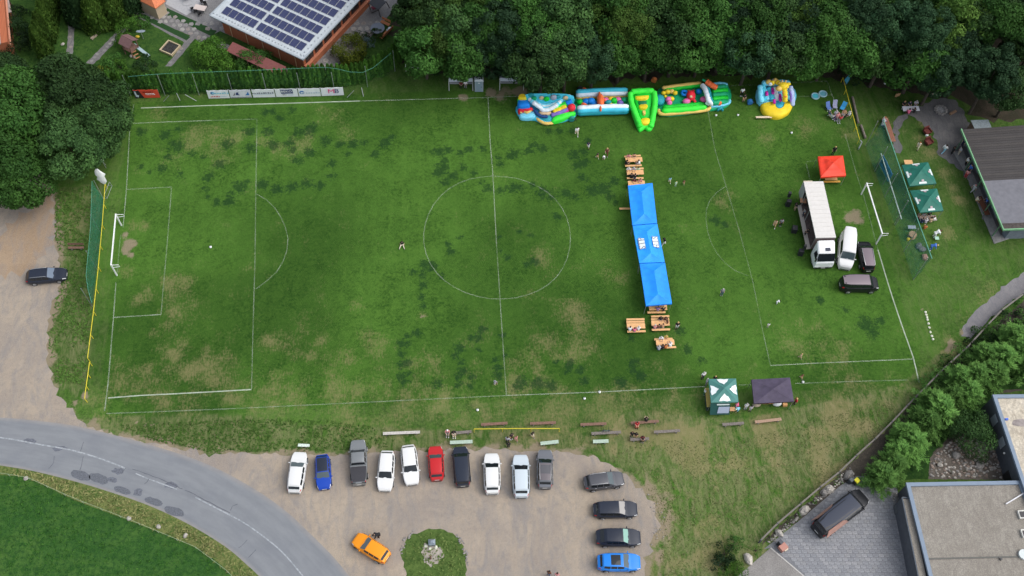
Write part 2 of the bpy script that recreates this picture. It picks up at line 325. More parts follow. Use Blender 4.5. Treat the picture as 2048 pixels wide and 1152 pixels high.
# ---------------------------------------------------------------- road, yard, paths
road_n = Gs([(-420, 820), (-120, 828), (0, 835), (60, 840), (140, 850), (220, 868), (300, 890), (380, 915), (450, 945), (520, 985), (575, 1025), (625, 1072), (665, 1112), (705, 1160), (770, 1240), (850, 1350)])
road_s = Gs([(-420, 900), (-120, 915), (0, 931), (70, 943), (150, 963), (220, 984), (300, 1012), (380, 1050), (450, 1093), (492, 1128), (525, 1160), (580, 1225), (640, 1310), (700, 1400)])
rn, rs_ = spline(road_n, 8), spline(road_s, 8)
def resample(P, n):
    d = [0]
    for a, b in zip(P, P[1:]): d.append(d[-1]+(b-a).length)
    o = []; j = 0
    for i in range(n):
        t = d[-1]*i/(n-1)
        while j < len(P)-2 and d[j+1] < t: j += 1
        o.append(P[j].lerp(P[j+1], (t-d[j])/max(1e-6, d[j+1]-d[j])))
    return o
def strip(name, A, B, nu, z, mat, kind='structure'):
    me = bpy.data.meshes.new(name); vs = []; fs = []; n = len(A)
    for a, b in zip(A, B):
        for k in range(nu+1): p = a.lerp(b, k/nu); vs.append((p.x, p.y, z))
    for i in range(n-1):
        for k in range(nu): a = i*(nu+1)+k; fs.append((a, a+1, a+nu+2, a+nu+1))
    me.from_pydata(vs, [], fs)
    if (Vector(vs[1])-Vector(vs[0])).cross(Vector(vs[nu+1])-Vector(vs[0])).z < 0: me.flip_normals()
    uv = me.uv_layers.new(name='uv')
    for l in me.loops:
        i, k = divmod(l.vertex_index, nu+1); uv.data[l.index].uv = (k/nu, i/(n-1)*10)
    me.materials.append(mat); o = link(name, me); o['kind'] = kind; return o
t = NT('road_asphalt')
uvn = t.n.new('ShaderNodeUVMap'); uvn.uv_map = 'uv'
sep = t.n.new('ShaderNodeSeparateXYZ'); t.l.new(uvn.outputs[0], sep.inputs[0]); uu = sep.outputs[0]
al = t.mapping((9, 2.2, 1), 0, uvn.outputs[0])
streak = t.noise(1.0, 5, .6, al)
tr = t.n.new('ShaderNodeTexWave'); tr.bands_direction = 'X'; tr.inputs['Scale'].default_value = .62; tr.inputs['Distortion'].default_value = .6; t.l.new(t.mapping((1, .05, 1), 0, uvn.outputs[0]), tr.inputs['Vector'])
c = t.mix(t.ss(.3, .7, streak), (.155, .17, .188), (.215, .232, .248))
c = t.mix(t.math('MULTIPLY', tr.outputs['Fac'], .35), c, (.235, .25, .262))
c = t.mix(t.math('MULTIPLY', t.ss(.45, .7, t.noise(.35, 4, .6)), .3), c, (.125, .14, .17))
edge = t.math('ADD', t.ss(.93, 1.0, uu), t.math('SUBTRACT', 1, t.ss(0, .10, uu)))
c = t.mix(t.math('MULTIPLY', edge, t.math('MULTIPLY', t.noise(1.5, 4), 1.0)), c, (.33, .29, .25))
fine = t.noise(25, 3, .7); c = t.mix(.35, c, t.mix(fine, (.10, .11, .13), (.26, .27, .29)))
t.bump(fine, .25, .01); ASPH = t.done(c, .85, .3)
NR = 160
strip('road', resample(rn, NR), resample(rs_, NR), 8, .016, ASPH)
def gravel(name, c0, c1, c2, big=.12, fine_s=14, ring=None):
    t = NT(name)
    a = t.noise(big, 5, .6, dist=1.0); b = t.noise(big*5, 5, .65, t.mapping((1, .35, 1), .5), 1.5); f = t.noise(fine_s, 4, .75); g = t.noise(2.2, 4, .6)
    c = t.mix(t.ss(.32, .68, a), c0, c1); c = t.mix(t.math('MULTIPLY', t.ss(.4, .7, b), .75), c, c2)
    if ring:
        mp = t.n.new('ShaderNodeMapping'); mp.inputs['Location'].default_value = (-ring[0], -ring[1], 0); t.l.new(t.pos(), mp.inputs['Vector'])
        for sc, di in ((.07, 11), (.19, 16)):
            wv = t.n.new('ShaderNodeTexWave'); wv.wave_type = 'RINGS'; wv.rings_direction = 'Z'; wv.inputs['Scale'].default_value = sc; wv.inputs['Distortion'].default_value = di; wv.inputs['Detail'].default_value = 3; wv.inputs['Detail Scale'].default_value = .35; t.l.new(mp.outputs[0], wv.inputs['Vector'])
            c = t.mix(t.math('MULTIPLY', t.math('MULTIPLY', t.ss(.5, 1.0, wv.outputs['Fac']), t.ss(.45, .68, t.noise(.11+sc, 4, .6))), .30), c, tuple(x*1.15 for x in c1))
    c = t.mix(t.math('MULTIPLY', t.ss(.45, .75, g), .35), c, tuple(x*.75 for x in c0))
    c = t.mix(t.ss(.35, .75, f), t.mix(1.0, c, (.74, .74, .75), 'MULTIPLY'), t.mix(1.0, c, (1.22, 1.22, 1.2), 'MULTIPLY'))
    t.bump(f, .5, .03); return t.done(c, .95, .1)
YARDM = gravel('yard_gravel', (.290, .252, .218), (.385, .325, .255), (.238, .226, .220), ring=tuple(G(867, 1105))[:2])
TANM = gravel('track_gravel', (.32, .235, .160), (.37, .28, .195), (.27, .235, .21))
yard = [(700, 1160), (770, 1240), (1300, 1260), (1290, 1160), (1288, 1135), (1298, 1090), (1308, 1070), (1322, 1052), (1312, 1030), (1308, 1005), (1290, 985), (1268, 965), (1250, 950), (1226, 936), (1195, 916), (1150, 906), (1085, 902), (1040, 906), (1000, 898), (950, 900), (900, 898), (850, 905), (800, 902), (750, 906), (690, 911), (640, 908), (600, 912), (560, 909), (512, 907), (470, 906), (420, 908), (372, 900), (330, 893), (290, 884), (240, 872), (185, 856), (150, 832), (122, 795), (104, 765), (98, 725), (92, 690), (98, 640), (104, 602), (118, 590), (123, 560), (118, 520), (109, 480), (112, 450), (108, 430), (106, 395), (92, 345), (95, 318), (85, 322), (60, 355), (30, 385), (-30, 410), (-300, 420), (-420, 830)]
ylow = [p for p in resample(rn, 60)]
yp = fract(Gs(yard[:-1]), .34, .5, 3, False)
yp = [p for p in yp]
ypoly = yp+[G(-420, 830)]+[p+Vector((0, -.6, 0)) for p in ylow if G(-420, 830).x < p.x < G(700, 1160).x]
sheet('gravel_yard', ypoly, .006, YARDM)
tan = Gs([(-200, 500), (0, 470), (60, 420), (85, 350), (104, 400), (106, 440), (110, 470), (95, 500), (60, 530), (0, 560), (-200, 560)])
def soft_sheet(name, poly, z, mat, amp=.5, seed=5, kind='structure'): return sheet(name, fract(poly, amp, .5, seed), z, mat, kind)
# centre line, patches, cracks
LINE = NT('road_paint'); LINE.done(LINE.mix(LINE.ss(.42, .6, LINE.noise(3, 4, .7)), (.34, .365, .39), (.22, .24, .26)), .7); LINE = LINE.m
def ribbon(name, pts, wd, z, mat, kind='structure', taper=False, parent=None):
    P = [Vector(p) for p in pts]; A = []; B = []
    for i, p in enumerate(P):
        d = (P[min(i+1, len(P)-1)]-P[max(0, i-1)]).normalized(); nn = Vector((-d.y, d.x, 0))
        k = wd/2*(1 if not taper else .4+.6*random.random())
        A.append(p+nn*k); B.append(p-nn*k)
    return strip(name, B, A, 1, z, mat, kind)
cl = spline(Gs([(-200, 850), (0, 875), (73, 888), (150, 902), (230, 928), (290, 955), (370, 985), (430, 1015), (480, 1041), (512, 1062), (560, 1100), (600, 1145), (660, 1220)]), 8)
cl = resample(cl, 120)
ribbon('road_line', cl[:58], .16, .021, LINE); ribbon('road_line', cl[60:72], .13, .021, LINE); ribbon('road_line', cl[76:], .14, .021, LINE)
PATCH = M('tar_patch', (.105, .115, .135), .8, .3, 8, bump=.2); CRK = M('tar_crack', (.085, .09, .11), .7)
for k, (u, v, a, b) in enumerate([(162, 951, 16, 9), (197, 957, 15, 10), (245, 981, 14, 7), (307, 1003, 14, 8), (349, 1023, 16, 9)]):
    po = [G(u+a*math.cos(t)*(1.1 if abs(math.cos(t)) < .9 else 1)+b*.45*math.cos(t), v+b*math.sin(t)*(1 if abs(math.sin(t)) > .5 else 1.2)+a*.3*math.cos(t)) for t in [i*math.pi/8 for i in range(16)]]
    sheet('road_patch', fract(po, .08, .3, 40+k), .021, PATCH)
PATCH2 = M('tar_patch_worn', (.115, .125, .15), .85, .3, 5)
for k, (u, v, a, b) in enumerate([(236, 942, 12, 6), (276, 985, 9, 8), (342, 972, 14, 6), (60, 882, 14, 4), (120, 896, 16, 4), (225, 960, 10, 6)]):
    sheet('road_patch', fract([G(u+a*math.cos(t), v+b*math.sin(t)) for t in [i*math.pi/6 for i in range(12)]], .15, .3, 60+k), .0185, PATCH2)
for pts in ([(168, 884), (165, 890), (160, 904)], [(109, 912), (107, 925), (97, 938)], [(167, 913), (163, 928), (160, 940)], [(252, 936), (247, 942), (243, 948)], [(299, 957), (294, 964), (289, 968)], [(475, 1009), (465, 1012), (461, 1021)], [(495, 1080), (487, 1088), (477, 1096)], [(512, 1100), (503, 1108), (497, 1115)], [(265, 938), (280, 944), (300, 950), (318, 957), (345, 968), (365, 978)], [(370, 980), (410, 1000), (460, 1026)]):
    ribbon('road_crack', fract(Gs(pts), .06, .3, 9, False)+[G(*pts[-1])], .09, .024, CRK, taper=True)
# tan tint of the track that runs in under the trees
soft_sheet('gravel_track', tan, .010, TANM, .9)
t_ = YARDM
# traffic island and the bare patch on it
ISL = [(803, 1110), (808, 1085), (825, 1068), (850, 1060), (880, 1057), (905, 1066), (922, 1085), (932, 1110), (932, 1140), (928, 1180), (880, 1230), (830, 1200), (815, 1165)]
GRASS2 = grass_mat('verge_grass_base', (.040, .080, .018), (.080, .130, .034), (.2, .18, .08), False)
sheet('traffic_island', fract(Gs(ISL), .25, .4, 21), .014, GRASS2)
sheet('island_gravel', fract(Gs([(843, 1105), (850, 1092), (868, 1088), (884, 1098), (888, 1115), (876, 1130), (862, 1135), (850, 1124)]), .25, .3, 22), .020, gravel('island_grit', (.36, .33, .29), (.42, .38, .33), (.3, .27, .24), .5))
# meadow south of the road with its straw verge
MEAD = grass_mat('meadow_grass', (.016, .068, .010), (.034, .105, .016), (.2, .18, .08), False)
mt = NT('meadow_grass2'); fa = mt.noise(.22, 5, .65, dist=.5); fb = mt.noise(2.5, 5, .7); fc = mt.noise(9, 3, .7)
cc = mt.mix(mt.ss(.3, .7, fa), (.029, .090, .018), (.060, .132, .027)); cc = mt.mix(mt.ss(.45, .62, mt.noise(1.0, 6, .75)), cc, (.020, .072, .012)); cc = mt.mix(mt.math('MULTIPLY', mt.ss(.45, .6, fb), .7), cc, (.012, .048, .013)); cc = mt.mix(mt.math('MULTIPLY', mt.ss(.5, .66, fc), .6), cc, (.062, .135, .035))
mt.bump(fc, .7, .08); MEAD = mt.done(cc, .95, .1)
vline = spline(Gs([(-420, 930), (-120, 938), (0, 950), (55, 957), (150, 1000), (260, 1042), (395, 1098), (460, 1148), (540, 1240), (620, 1340)]), 6)
sheet('meadow', [p for p in vline]+[G(300, 1700), G(-420, 1700)], .005, MEAD)
VERGE = grass_mat('straw_verge', (.05, .105, .022), (.15, .165, .06), (.2, .18, .08), False)
A = resample(rs_, 90); B = resample(vline, 90)
strip('grass_verge', A, B, 3, .009, VERGE)
# ---------------------------------------------------------------- right side: path, terrace, drive
PATHM = gravel('path_asphalt', (.20, .195, .205), (.25, .24, .245), (.17, .17, .185), .3)
sheet('path', fract(Gs([(2200, 455), (2048, 545), (2010, 570), (1977, 600), (1945, 627), (1928, 652), (1922, 672), (1940, 678), (1955, 663), (1978, 640), (2003, 618), (2048, 585), (2200, 490)]), .16, .5, 31), .008, PATHM)
TERR = gravel('terrace_gravel', (.135, .135, .14), (.175, .17, .168), (.11, .11, .12), .3)
sheet('terrace', fract(Gs([(1786, 240), (1830, 212), (1880, 196), (1915, 200), (1945, 262), (1990, 380), (2012, 470), (1990, 484), (1965, 430), (1930, 350), (1900, 325), (1878, 310), (1868, 268), (1850, 250), (1820, 232), (1796, 260), (1800, 305), (1788, 305)]), .35, .5, 33), .008, TERR)
CONC = M('concrete', (.26, .26, .255), .9, .15, 4, bump=.15, var2=.3)
mb = MB(); mb.prism(Gs([(1906, 305), (1925, 300), (1962, 385), (2000, 470), (2018, 478), (1988, 488), (1960, 420), (1930, 345)]), -.05, .10); o = mb.build('pavement', CONC); o['kind'] = 'structure'
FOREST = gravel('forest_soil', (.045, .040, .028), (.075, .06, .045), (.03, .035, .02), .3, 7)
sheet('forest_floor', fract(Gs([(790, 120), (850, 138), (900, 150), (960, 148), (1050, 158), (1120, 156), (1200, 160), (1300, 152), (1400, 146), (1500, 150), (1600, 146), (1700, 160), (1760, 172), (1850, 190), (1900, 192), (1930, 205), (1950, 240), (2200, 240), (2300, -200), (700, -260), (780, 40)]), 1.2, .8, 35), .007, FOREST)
PAVE = gravel('drive_joint', (.185, .192, .208), (.21, .217, .232), (.175, .182, .198), .4)
DRIVE = [(1528, 1098), (1600, 1040), (1680, 972), (1712, 952), (1790, 952), (1800, 1010), (1845, 1180), (1850, 1300), (1780, 1300), (1607, 1152), (1541, 1096)]
sheet('driveway', Gs(DRIVE), .012, PAVE)
mb = MB(); mb.prism(Gs([(1541, 1096), (1478, 1150), (1400, 1215), (1500, 1300), (1780, 1300), (1607, 1152)]), -.05, .03)
o = mb.build('pavement', M('slab_concrete', (.245, .235, .225), .9, .22, 9, bump=.2, var2=.25)); o['kind'] = 'structure'
mb = MB(); a, b = G(1541, 1096), G(1720, 1248); mb.beam((a.x, a.y, .03), (b.x, b.y, .03), .14, .08); o = mb.build('kerb', M('kerb_stone', (.42, .41, .39), .8, .15, 6)); o['kind'] = 'structure'
BED = [(1522, 1090), (1560, 1052), (1640, 985), (1715, 915), (1790, 845), (1850, 780), (1935, 700), (2048, 600), (2200, 480), (2200, 640), (2048, 780), (1985, 790), (1960, 960), (1790, 955), (1710, 955), (1600, 1040)]
sheet('garden_soil', fract(Gs(BED), .1, .5, 36), .006, gravel('bed_soil', (.07, .062, .05), (.10, .088, .07), (.055, .05, .045), .6, 8))
LAWN = grass_mat('garden_lawn_grass', (.012, .038, .010), (.022, .060, .012), (.2, .18, .08), False)
sheet('house_lawn', fract(Gs([(1792, 958), (1795, 915), (1850, 850), (1900, 800), (1960, 740), (2048, 680), (2200, 600), (2200, 780), (1990, 780), (1960, 850), (1900, 870), (1866, 905), (1856, 958)]), .12, .5, 37), .012, LAWN)
sheet('rock_bed', fract(Gs([(1856, 958), (1860, 915), (1885, 890), (1925, 870), (1975, 880), (2040, 960)]), .1, .4, 38), .013, gravel('rock_grit', (.12, .105, .09), (.16, .14, .12), (.09, .08, .07), .8, 9))
# ---------------------------------------------------------------- top left: garden
GL = grass_mat('garden_grass', (.018, .058, .012), (.040, .090, .018), (.2, .18, .08), False)
sheet('garden_lawn', Gs([(-200, -120), (900, -120), (800, 100), (700, 150), (215, 160), (-200, 200)]), .005, GL)
FLAG = gravel('flagstone_joint', (.17, .165, .165), (.21, .205, .20), (.14, .14, .145), .7, 8)
paths = [[(136, 40), (150, 44), (148, 80), (144, 122), (131, 122), (136, 80)], [(172, 126), (186, 130), (240, 75), (275, 30), (265, 28), (225, 72)], [(330, 133), (343, 133), (394, 72), (384, 66)],
         [(280, 25), (300, 12), (330, 12), (430, 78), (460, 92), (580, 140), (560, 150), (470, 105), (400, 85), (380, 70), (300, 40)], [(270, 25), (378, 84), (374, 88), (266, 30)]]
patio = [(312, 30), (330, 2), (350, -40), (560, -120), (900, -90), (800, 5), (770, 40), (720, 100), (660, 140), (610, 140), (440, 62), (420, 72), (400, 60)]
for k, p in enumerate(paths): sheet('path', fract(Gs(p), .08, .4, 70+k), .009+.0004*k, FLAG)
sheet('patio', Gs(patio), .008, gravel('patio_joint', (.20, .20, .205), (.25, .25, .25), (.17, .17, .18), .6, 8))
mb = MB(); mb.prism(Gs([(331, 8), (373, 31), (418, -2), (400, -30), (350, -30)]), -.02, .035); mb.build('terrace_slab', M('slab_pale', (.34, .345, .36), .8, .08, 3))['kind'] = 'structure'
for pts in ([(325, 12), (434, 62), (424, 73), (316, 22)], [(288, 28), (381, 74), (373, 81), (281, 35)]):
    sheet('lawn_strip', Gs(pts), .014, M('strip_grass', (.012, .048, .010), .95, .3, 9))
# ---------------------------------------------------------------- pitch markings (worn paint)
def chalk(name, cover):
    m = bpy.data.materials.new(name); m.use_nodes = True; n = m.node_tree.nodes; L = m.node_tree.links; p = n['Principled BSDF']
    p.inputs['Base Color'].default_value = (.52, .60, .48, 1); p.inputs['Roughness'].default_value = .9
    g = n.new('ShaderNodeNewGeometry'); z = n.new('ShaderNodeTexNoise'); z.inputs['Scale'].default_value = .5; z.inputs['Detail'].default_value = 8; z.inputs['Roughness'].default_value = .75
    L.new(g.outputs['Position'], z.inputs['Vector']); r = n.new('ShaderNodeMapRange'); r.inputs['From Min'].default_value = .3; r.inputs['From Max'].default_value = .7
    r.inputs['To Min'].default_value = max(0, cover*.85-.30); r.inputs['To Max'].default_value = min(1, cover*.85+.10); L.new(z.outputs['Fac'], r.inputs['Value']); L.new(r.outputs[0], p.inputs['Alpha']); return m
CH = {k: chalk('chalk_%d' % int(k*100), v) for k, v in ((.25, .17), (.4, .30), (.55, .47), (.8, .78))}
def mark(pts, c=.4, wd=.12, curve=False):
    P = Gs(pts)
    if curve: P = spline(P, 6)
    n = max(2, int(sum((b-a).length for a, b in zip(P, P[1:]))/1.5)); o = ribbon('pitch_marking', resample(P, n), wd, .009, CH[c]); return o
for a in ([(282, 216), (420, 211), (560, 207), (720, 202)],): mark(a, .8, .16)
mark([(720, 202), (976, 195), (1050, 192)], .55, .13); mark([(1455, 172), (1530, 168)], .25); mark([(1585, 165), (1654, 162.5)], .4)
mark([(268, 208), (260, 247)], .25); mark([(260, 247), (253, 379), (246, 455)], .55); mark([(241, 470), (234, 550)], .25); mark([(232, 565), (227, 635), (216, 770), (209, 822)], .55, .13)
mark([(260, 247), (330, 244), (420, 241)], .55); mark([(420, 241), (514, 238)], .25)
mark([(514, 238), (512, 360), (510, 520), (506, 660), (503, 779)], .4); mark([(503, 779), (400, 785), (280, 791), (216, 796)], .8, .15)
mark([(252, 379), (343, 374)], .4); mark([(343, 376), (335, 480), (322, 629)], .4); mark([(322, 629), (227, 635)], .55)
mark([(513, 388), (540, 405), (562, 435), (575, 470), (574, 500), (560, 535), (538, 558), (512, 578)], .4, .11, True)
mark([(976, 195), (980, 280), (986, 352), (992, 470)], .55, .12); mark([(992, 470), (1000, 598), (1006, 690), (1013, 790)], .4, .12)
circ = [(985, 352), (940, 358), (900, 376), (868, 408), (850, 450), (848, 490), (862, 530), (890, 562), (930, 585), (970, 596), (1000, 598), (1040, 594), (1085, 577), (1118, 548), (1136, 512), (1141, 472), (1133, 434), (1112, 400), (1080, 375), (1035, 357), (985, 352)]
mark(circ, .4, .11, True)
mark([(1416, 222), (1430, 300), (1452, 372), (1478, 460), (1505, 560), (1525, 660), (1541, 731)], .25, .11)
mark([(1541, 731), (1640, 726), (1760, 721), (1828, 718)], .55)
mark([(1654, 162.5), (1668, 200), (1676, 230)], .4); mark([(1690, 268), (1712, 345), (1730, 400), (1748, 470), (1756, 500)], .25); mark([(1756, 500), (1780, 580), (1800, 640), (1828, 719), (1838, 765)], .8, .15)
mark([(1492, 199), (1512, 198)], .25); mark([(1588, 194), (1622, 192), (1666, 190)], .25)
mark([(1612, 324), (1634, 321)], .25); mark([(1612, 326), (1620, 360)], .25)
mark([(1452, 372), (1430, 388), (1415, 410), (1412, 440), (1420, 480), (1440, 515), (1468, 540), (1496, 552)], .25, .1, True)
mark([(213, 827), (300, 824), (450, 818), (700, 806), (1013, 791)], .4, .12); mark([(1013, 791), (1200, 784), (1410, 773)], .55, .12); mark([(1478, 770), (1502, 769)], .4); mark([(1590, 767), (1700, 763), (1815, 760)], .4)
# ---------------------------------------------------------------- plants
def leaf_mat(name, dark, light, hue=.0):
    t = NT(name); k = t.n.new('ShaderNodeAttribute'); k.attribute_name = 'tint'
    oi = t.n.new('ShaderNodeObjectInfo')
    c = t.mix(k.outputs['Fac'], dark, light)
    rr = t.math('MULTIPLY_ADD', oi.outputs['Random'], .85, .60)
    cb = t.n.new('ShaderNodeVectorMath'); cb.operation = 'SCALE'; t.l.new(c, cb.inputs[0]); t.l.new(rr, cb.inputs['Scale'])
    t._in(t.p.inputs['Base Color'], cb.outputs[0]); t.p.inputs['Roughness'].default_value = .7; t.p.inputs['Specular IOR Level'].default_value = .12
    tr = t.n.new('ShaderNodeBsdfTranslucent'); t.l.new(cb.outputs[0], tr.inputs['Color'])
    mx = t.n.new('ShaderNodeMixShader'); mx.inputs[0].default_value = .18
    t.l.new(t.p.outputs[0], mx.inputs[1]); t.l.new(tr.outputs[0], mx.inputs[2]); t.l.new(mx.outputs[0], t.n['Material Output'].inputs['Surface'])
    MATS[name] = t.m; return t.m
OAK = leaf_mat('leaf_oak', (.020, .052, .017), (.070, .150, .040))
OAKL = leaf_mat('leaf_light', (.026, .080, .016), (.078, .190, .036))
OAKY = leaf_mat('leaf_lime', (.034, .082, .014), (.105, .185, .036))
ASHL = leaf_mat('leaf_grey', (.018, .048, .022), (.042, .095, .038))
THU = leaf_mat('leaf_thuja', (.055, .150, .022), (.115, .260, .045))
CYP = leaf_mat('leaf_cypress', (.030, .075, .012), (.080, .140, .024))
LAR = leaf_mat('leaf_larch', (.044, .125, .028), (.150, .30, .070))
YEL = leaf_mat('leaf_yellow', (.06, .10, .012), (.22, .25, .03))
BLU = leaf_mat('leaf_blue', (.05, .085, .09), (.13, .19, .20))
DRK = leaf_mat('leaf_dark', (.010, .028, .010), (.028, .062, .020))
BRI = leaf_mat('leaf_bright', (.03, .085, .012), (.085, .19, .025))
BARK = M('bark', (.075, .06, .048), .95, .3, 6, bump=.4)
NPR = np.random.RandomState(3)
def unit(a): return a/np.maximum(np.linalg.norm(a, axis=1, keepdims=True), 1e-6)
def leaf_mesh(name, c, nrm, s, tint, mat, asp=.55, along=None):
    N = len(c); r = NPR.normal(size=(N, 3)) if along is None else along
    a = unit(np.cross(nrm, r)) if along is None else unit(along)
    b = unit(np.cross(nrm, a)); s = s[:, None]
    V = np.stack([c+a*s, c+b*s*asp, c-a*s, c-b*s*asp], 1).reshape(-1, 3)
    me = bpy.data.meshes.new(name)
    me.vertices.add(4*N); me.vertices.foreach_set('co', V.astype('f').ravel())
    me.loops.add(4*N); me.loops.foreach_set('vertex_index', np.arange(4*N, dtype='i'))
    me.polygons.add(N); me.polygons.foreach_set('loop_start', np.arange(0, 4*N, 4, dtype='i'))
    at = me.attributes.new('tint', 'FLOAT', 'POINT'); at.data.foreach_set('value', np.repeat(np.clip(tint, 0, 1), 4).astype('f'))
    me.materials.append(mat); me.update(calc_edges=True); me.validate(); return me
def crown_mesh(name, Rx, Rz, mat, puffs=55, pr=(.8, 1.45), per=140, ls=(.16, .30), seed=1, low=-.55):
    rs = np.random.RandomState(seed); C = []; NN = []; SS = []; TT = []
    d = unit(rs.normal(size=(puffs*4, 3))); d = d[d[:, 2] > low][:puffs]
    ang = rs.rand(5)*6.28
    for k, v in enumerate(d):
        az = math.atan2(v[1], v[0]); lob = 1+.14*math.sin(2*az+ang[0])+.10*math.sin(3*az+ang[1])+.08*math.sin(5*az+ang[2])
        q = (.52+.48*rs.rand()**.45)*lob
        p = np.array([v[0]*Rx*q, v[1]*Rx*q, v[2]*Rz*q]); r = rs.uniform(*pr)*(Rx/3.6)**.5
        n = int(per*(r/1.1)**2*(.23/(.5*(ls[0]+ls[1])*(Rx/3.6)**.3))**2*(1 if ls[1] > .24 else .62)); e = unit(rs.normal(size=(n, 3))+v*.7+np.array([0, 0, .25]))
        rr = r*(.72+.4*rs.rand(n))[:, None]*np.array([1, 1, .8])
        C.append(p+e*rr); NN.append(unit(e+rs.normal(size=(n, 3))*.55)); SS.append(rs.uniform(*ls, n)*(Rx/3.6)**.3)
        base = rs.beta(1.3, 2.2); TT.append(base*.65+rs.rand(n)*.3)
    return leaf_mesh(name, np.vstack(C), np.vstack(NN), np.concatenate(SS), np.concatenate(TT), mat)
def column_mesh(name, R0, H, mat, n=900, ls=(.08, .17), seed=1, tip=.12, z0=0.05):
    rs = np.random.RandomState(seed); h = rs.rand(n)**.85; az = rs.rand(n)*6.283
    prof = R0*np.sqrt(np.clip(1-h, 0, 1))*(1-.25*(1-h)**6)*(1+.16*np.sin(az*3+h*9+seed))+tip*.2
    rr = prof*(.8+.28*rs.rand(n)); c = np.stack([rr*np.cos(az), rr*np.sin(az), z0+h*H], 1)
    nr = unit(np.stack([np.cos(az), np.sin(az), .25+.0*az], 1)+rs.normal(size=(n, 3))*.35)
    al = unit(np.stack([.25*np.cos(az), .25*np.sin(az), np.ones(n)], 1)+rs.normal(size=(n, 3))*.25)
    return leaf_mesh(name, c, nr, rs.uniform(*ls, n)*1.3, rs.rand(n)*.6+.35*h*rs.rand(n)+.1*np.sin(az*4), mat, .5, al)
def larch_mesh(name, R0, H, mat, n=6500, seed=1):
    rs = np.random.RandomState(seed); nb = 80; C = []; N = []; A = []; T = []; Sz = []
    for b in range(nb):
        h = min(.985, .12+.86*(b/nb)+rs.normal()*.02); az = b*2.4+rs.normal()*.3; ln = R0*(1-h)**.6*(.55+.75*rs.rand())+.15
        m = max(8, int(n/nb*(ln/R0+.3))); t = rs.rand(m)**.8; up = .12+.5*h
        d = np.array([math.cos(az), math.sin(az), up]); sd = np.array([-math.sin(az), math.cos(az), 0])
        wv = rs.normal(size=m)*.24*(1.1-t)*ln
        p = np.array([0, 0, h*H])+np.outer(t*ln, d)-np.outer((t**2)*.28*ln, [0, 0, 1])+np.outer(wv, sd)+rs.normal(size=(m, 3))*.07
        C.append(p); A.append(np.outer(np.ones(m), d)+np.outer(np.sign(wv)*.8, sd)+rs.normal(size=(m, 3))*.35); N.append(np.array([0, 0, 1])+rs.normal(size=(m, 3))*.5)
        T.append(rs.rand()*.35+.45*t+.25*rs.rand(m)); Sz.append(rs.uniform(.16, .36, m))
    al = np.vstack(A); nn = unit(np.vstack(N)); return leaf_mesh(name, np.vstack(C), nn, np.concatenate(Sz), np.concatenate(T), mat, .20, al)
def trunk_mesh(name, H, r, limbs=6, seed=1):
    rd = random.Random(seed); mb = MB()
    pts = [(0, 0, -.1), (rd.uniform(-.1, .1), rd.uniform(-.1, .1), H*.35), (rd.uniform(-.25, .25), rd.uniform(-.25, .25), H*.7), (0, 0, H)]
    mb.tube(pts, [r*1.25, r*.9, r*.55, r*.2], 8)
    for k in range(limbs):
        a = 6.28*k/limbs+rd.random(); z = H*rd.uniform(.4, .75); l = H*rd.uniform(.18, .3)
        mb.tube([(0, 0, z), (math.cos(a)*l*.6, math.sin(a)*l*.6, z+l*.4), (math.cos(a)*l, math.sin(a)*l, z+l*.9)], [r*.4, r*.25, r*.08], 5)
    return mb.mesh(name, BARK, 50)
CRN = [crown_mesh('crown_mesh', 3.6, 3.6, [OAK, OAKL, OAKY, ASHL, OAK, OAKL][k], (50, 40, 62, 80, 44, 55)[k], pr=((.95, 1.7), (1.1, 1.9), (.8, 1.5), (.6, 1.2), (1.0, 1.8), (.9, 1.6))[k], per=150, seed=20+k, ls=((.15, .28), (.17, .32), (.13, .26), (.12, .25), (.15, .28), (.14, .27))[k]) for k in range(6)]
CRB = [crown_mesh('crown_mesh', 4.9, 4.2, [OAK, OAKL, OAK][k], 80, pr=(.95, 1.6), per=150, seed=40+k, ls=(.15, .28)) for k in range(3)]
TRK = [trunk_mesh('trunk_mesh', 9, .22, 6, k) for k in range(3)]
def tree(name, loc, H, sc, cm, label, group=None, tm=None, rz=None, cz=None, cat='tree'):
    t = thing(name, label, cat, loc, random.random()*6.28 if rz is None else rz, group)
    c = link('crown', cm, t); c.scale = (sc, sc, sc*random.uniform(.92, 1.1)); c.location = (0, 0, H-3.4*sc if cz is None else cz)
    k = link('trunk', tm or random.choice(TRK), t); k.scale = (sc, sc, (H*.8)/9 if tm is None else 1)
    return t
# the wood above the pitch
def wood_label(u, v):
    if v < 85: return None
    if u < 1040: return 'dark broadleaf tree at the edge of the wood behind the dugouts'
    if u < 1320: return 'dark broadleaf tree at the edge of the wood behind the blue and green inflatables'
    if u < 1640: return 'dark broadleaf tree at the edge of the wood behind the yellow giraffe slide'
    return 'dark broadleaf tree at the edge of the wood beyond the gravel terrace'
front = [(850, 92), (895, 78), (935, 100), (985, 96), (1035, 112), (1085, 116), (1135, 108), (1190, 112), (1245, 96), (1300, 100), (1350, 92), (1405, 86), (1450, 76), (1505, 92), (1560, 86), (1610, 96), (1660, 92), (1715, 104), (1770, 108), (1835, 128), (1880, 140), (1935, 118), (1985, 150), (2030, 175), (1905, 90), (2060, 120)]
allp = [(u, v, 0) for u, v in front]
front = [(u, v-(20 if 850 < u < 1090 else 12 if u < 1420 else 22 if u < 1640 else 6)) for u, v in front]
rr = random.Random(5); row = 0
for v0 in (52, 14, -26, -66):
    row += 1
    for k in range(26):
        allp.append((832+k*52+rr.uniform(-14, 14)+(26 if row % 2 else 0), v0+rr.uniform(-12, 12), row))
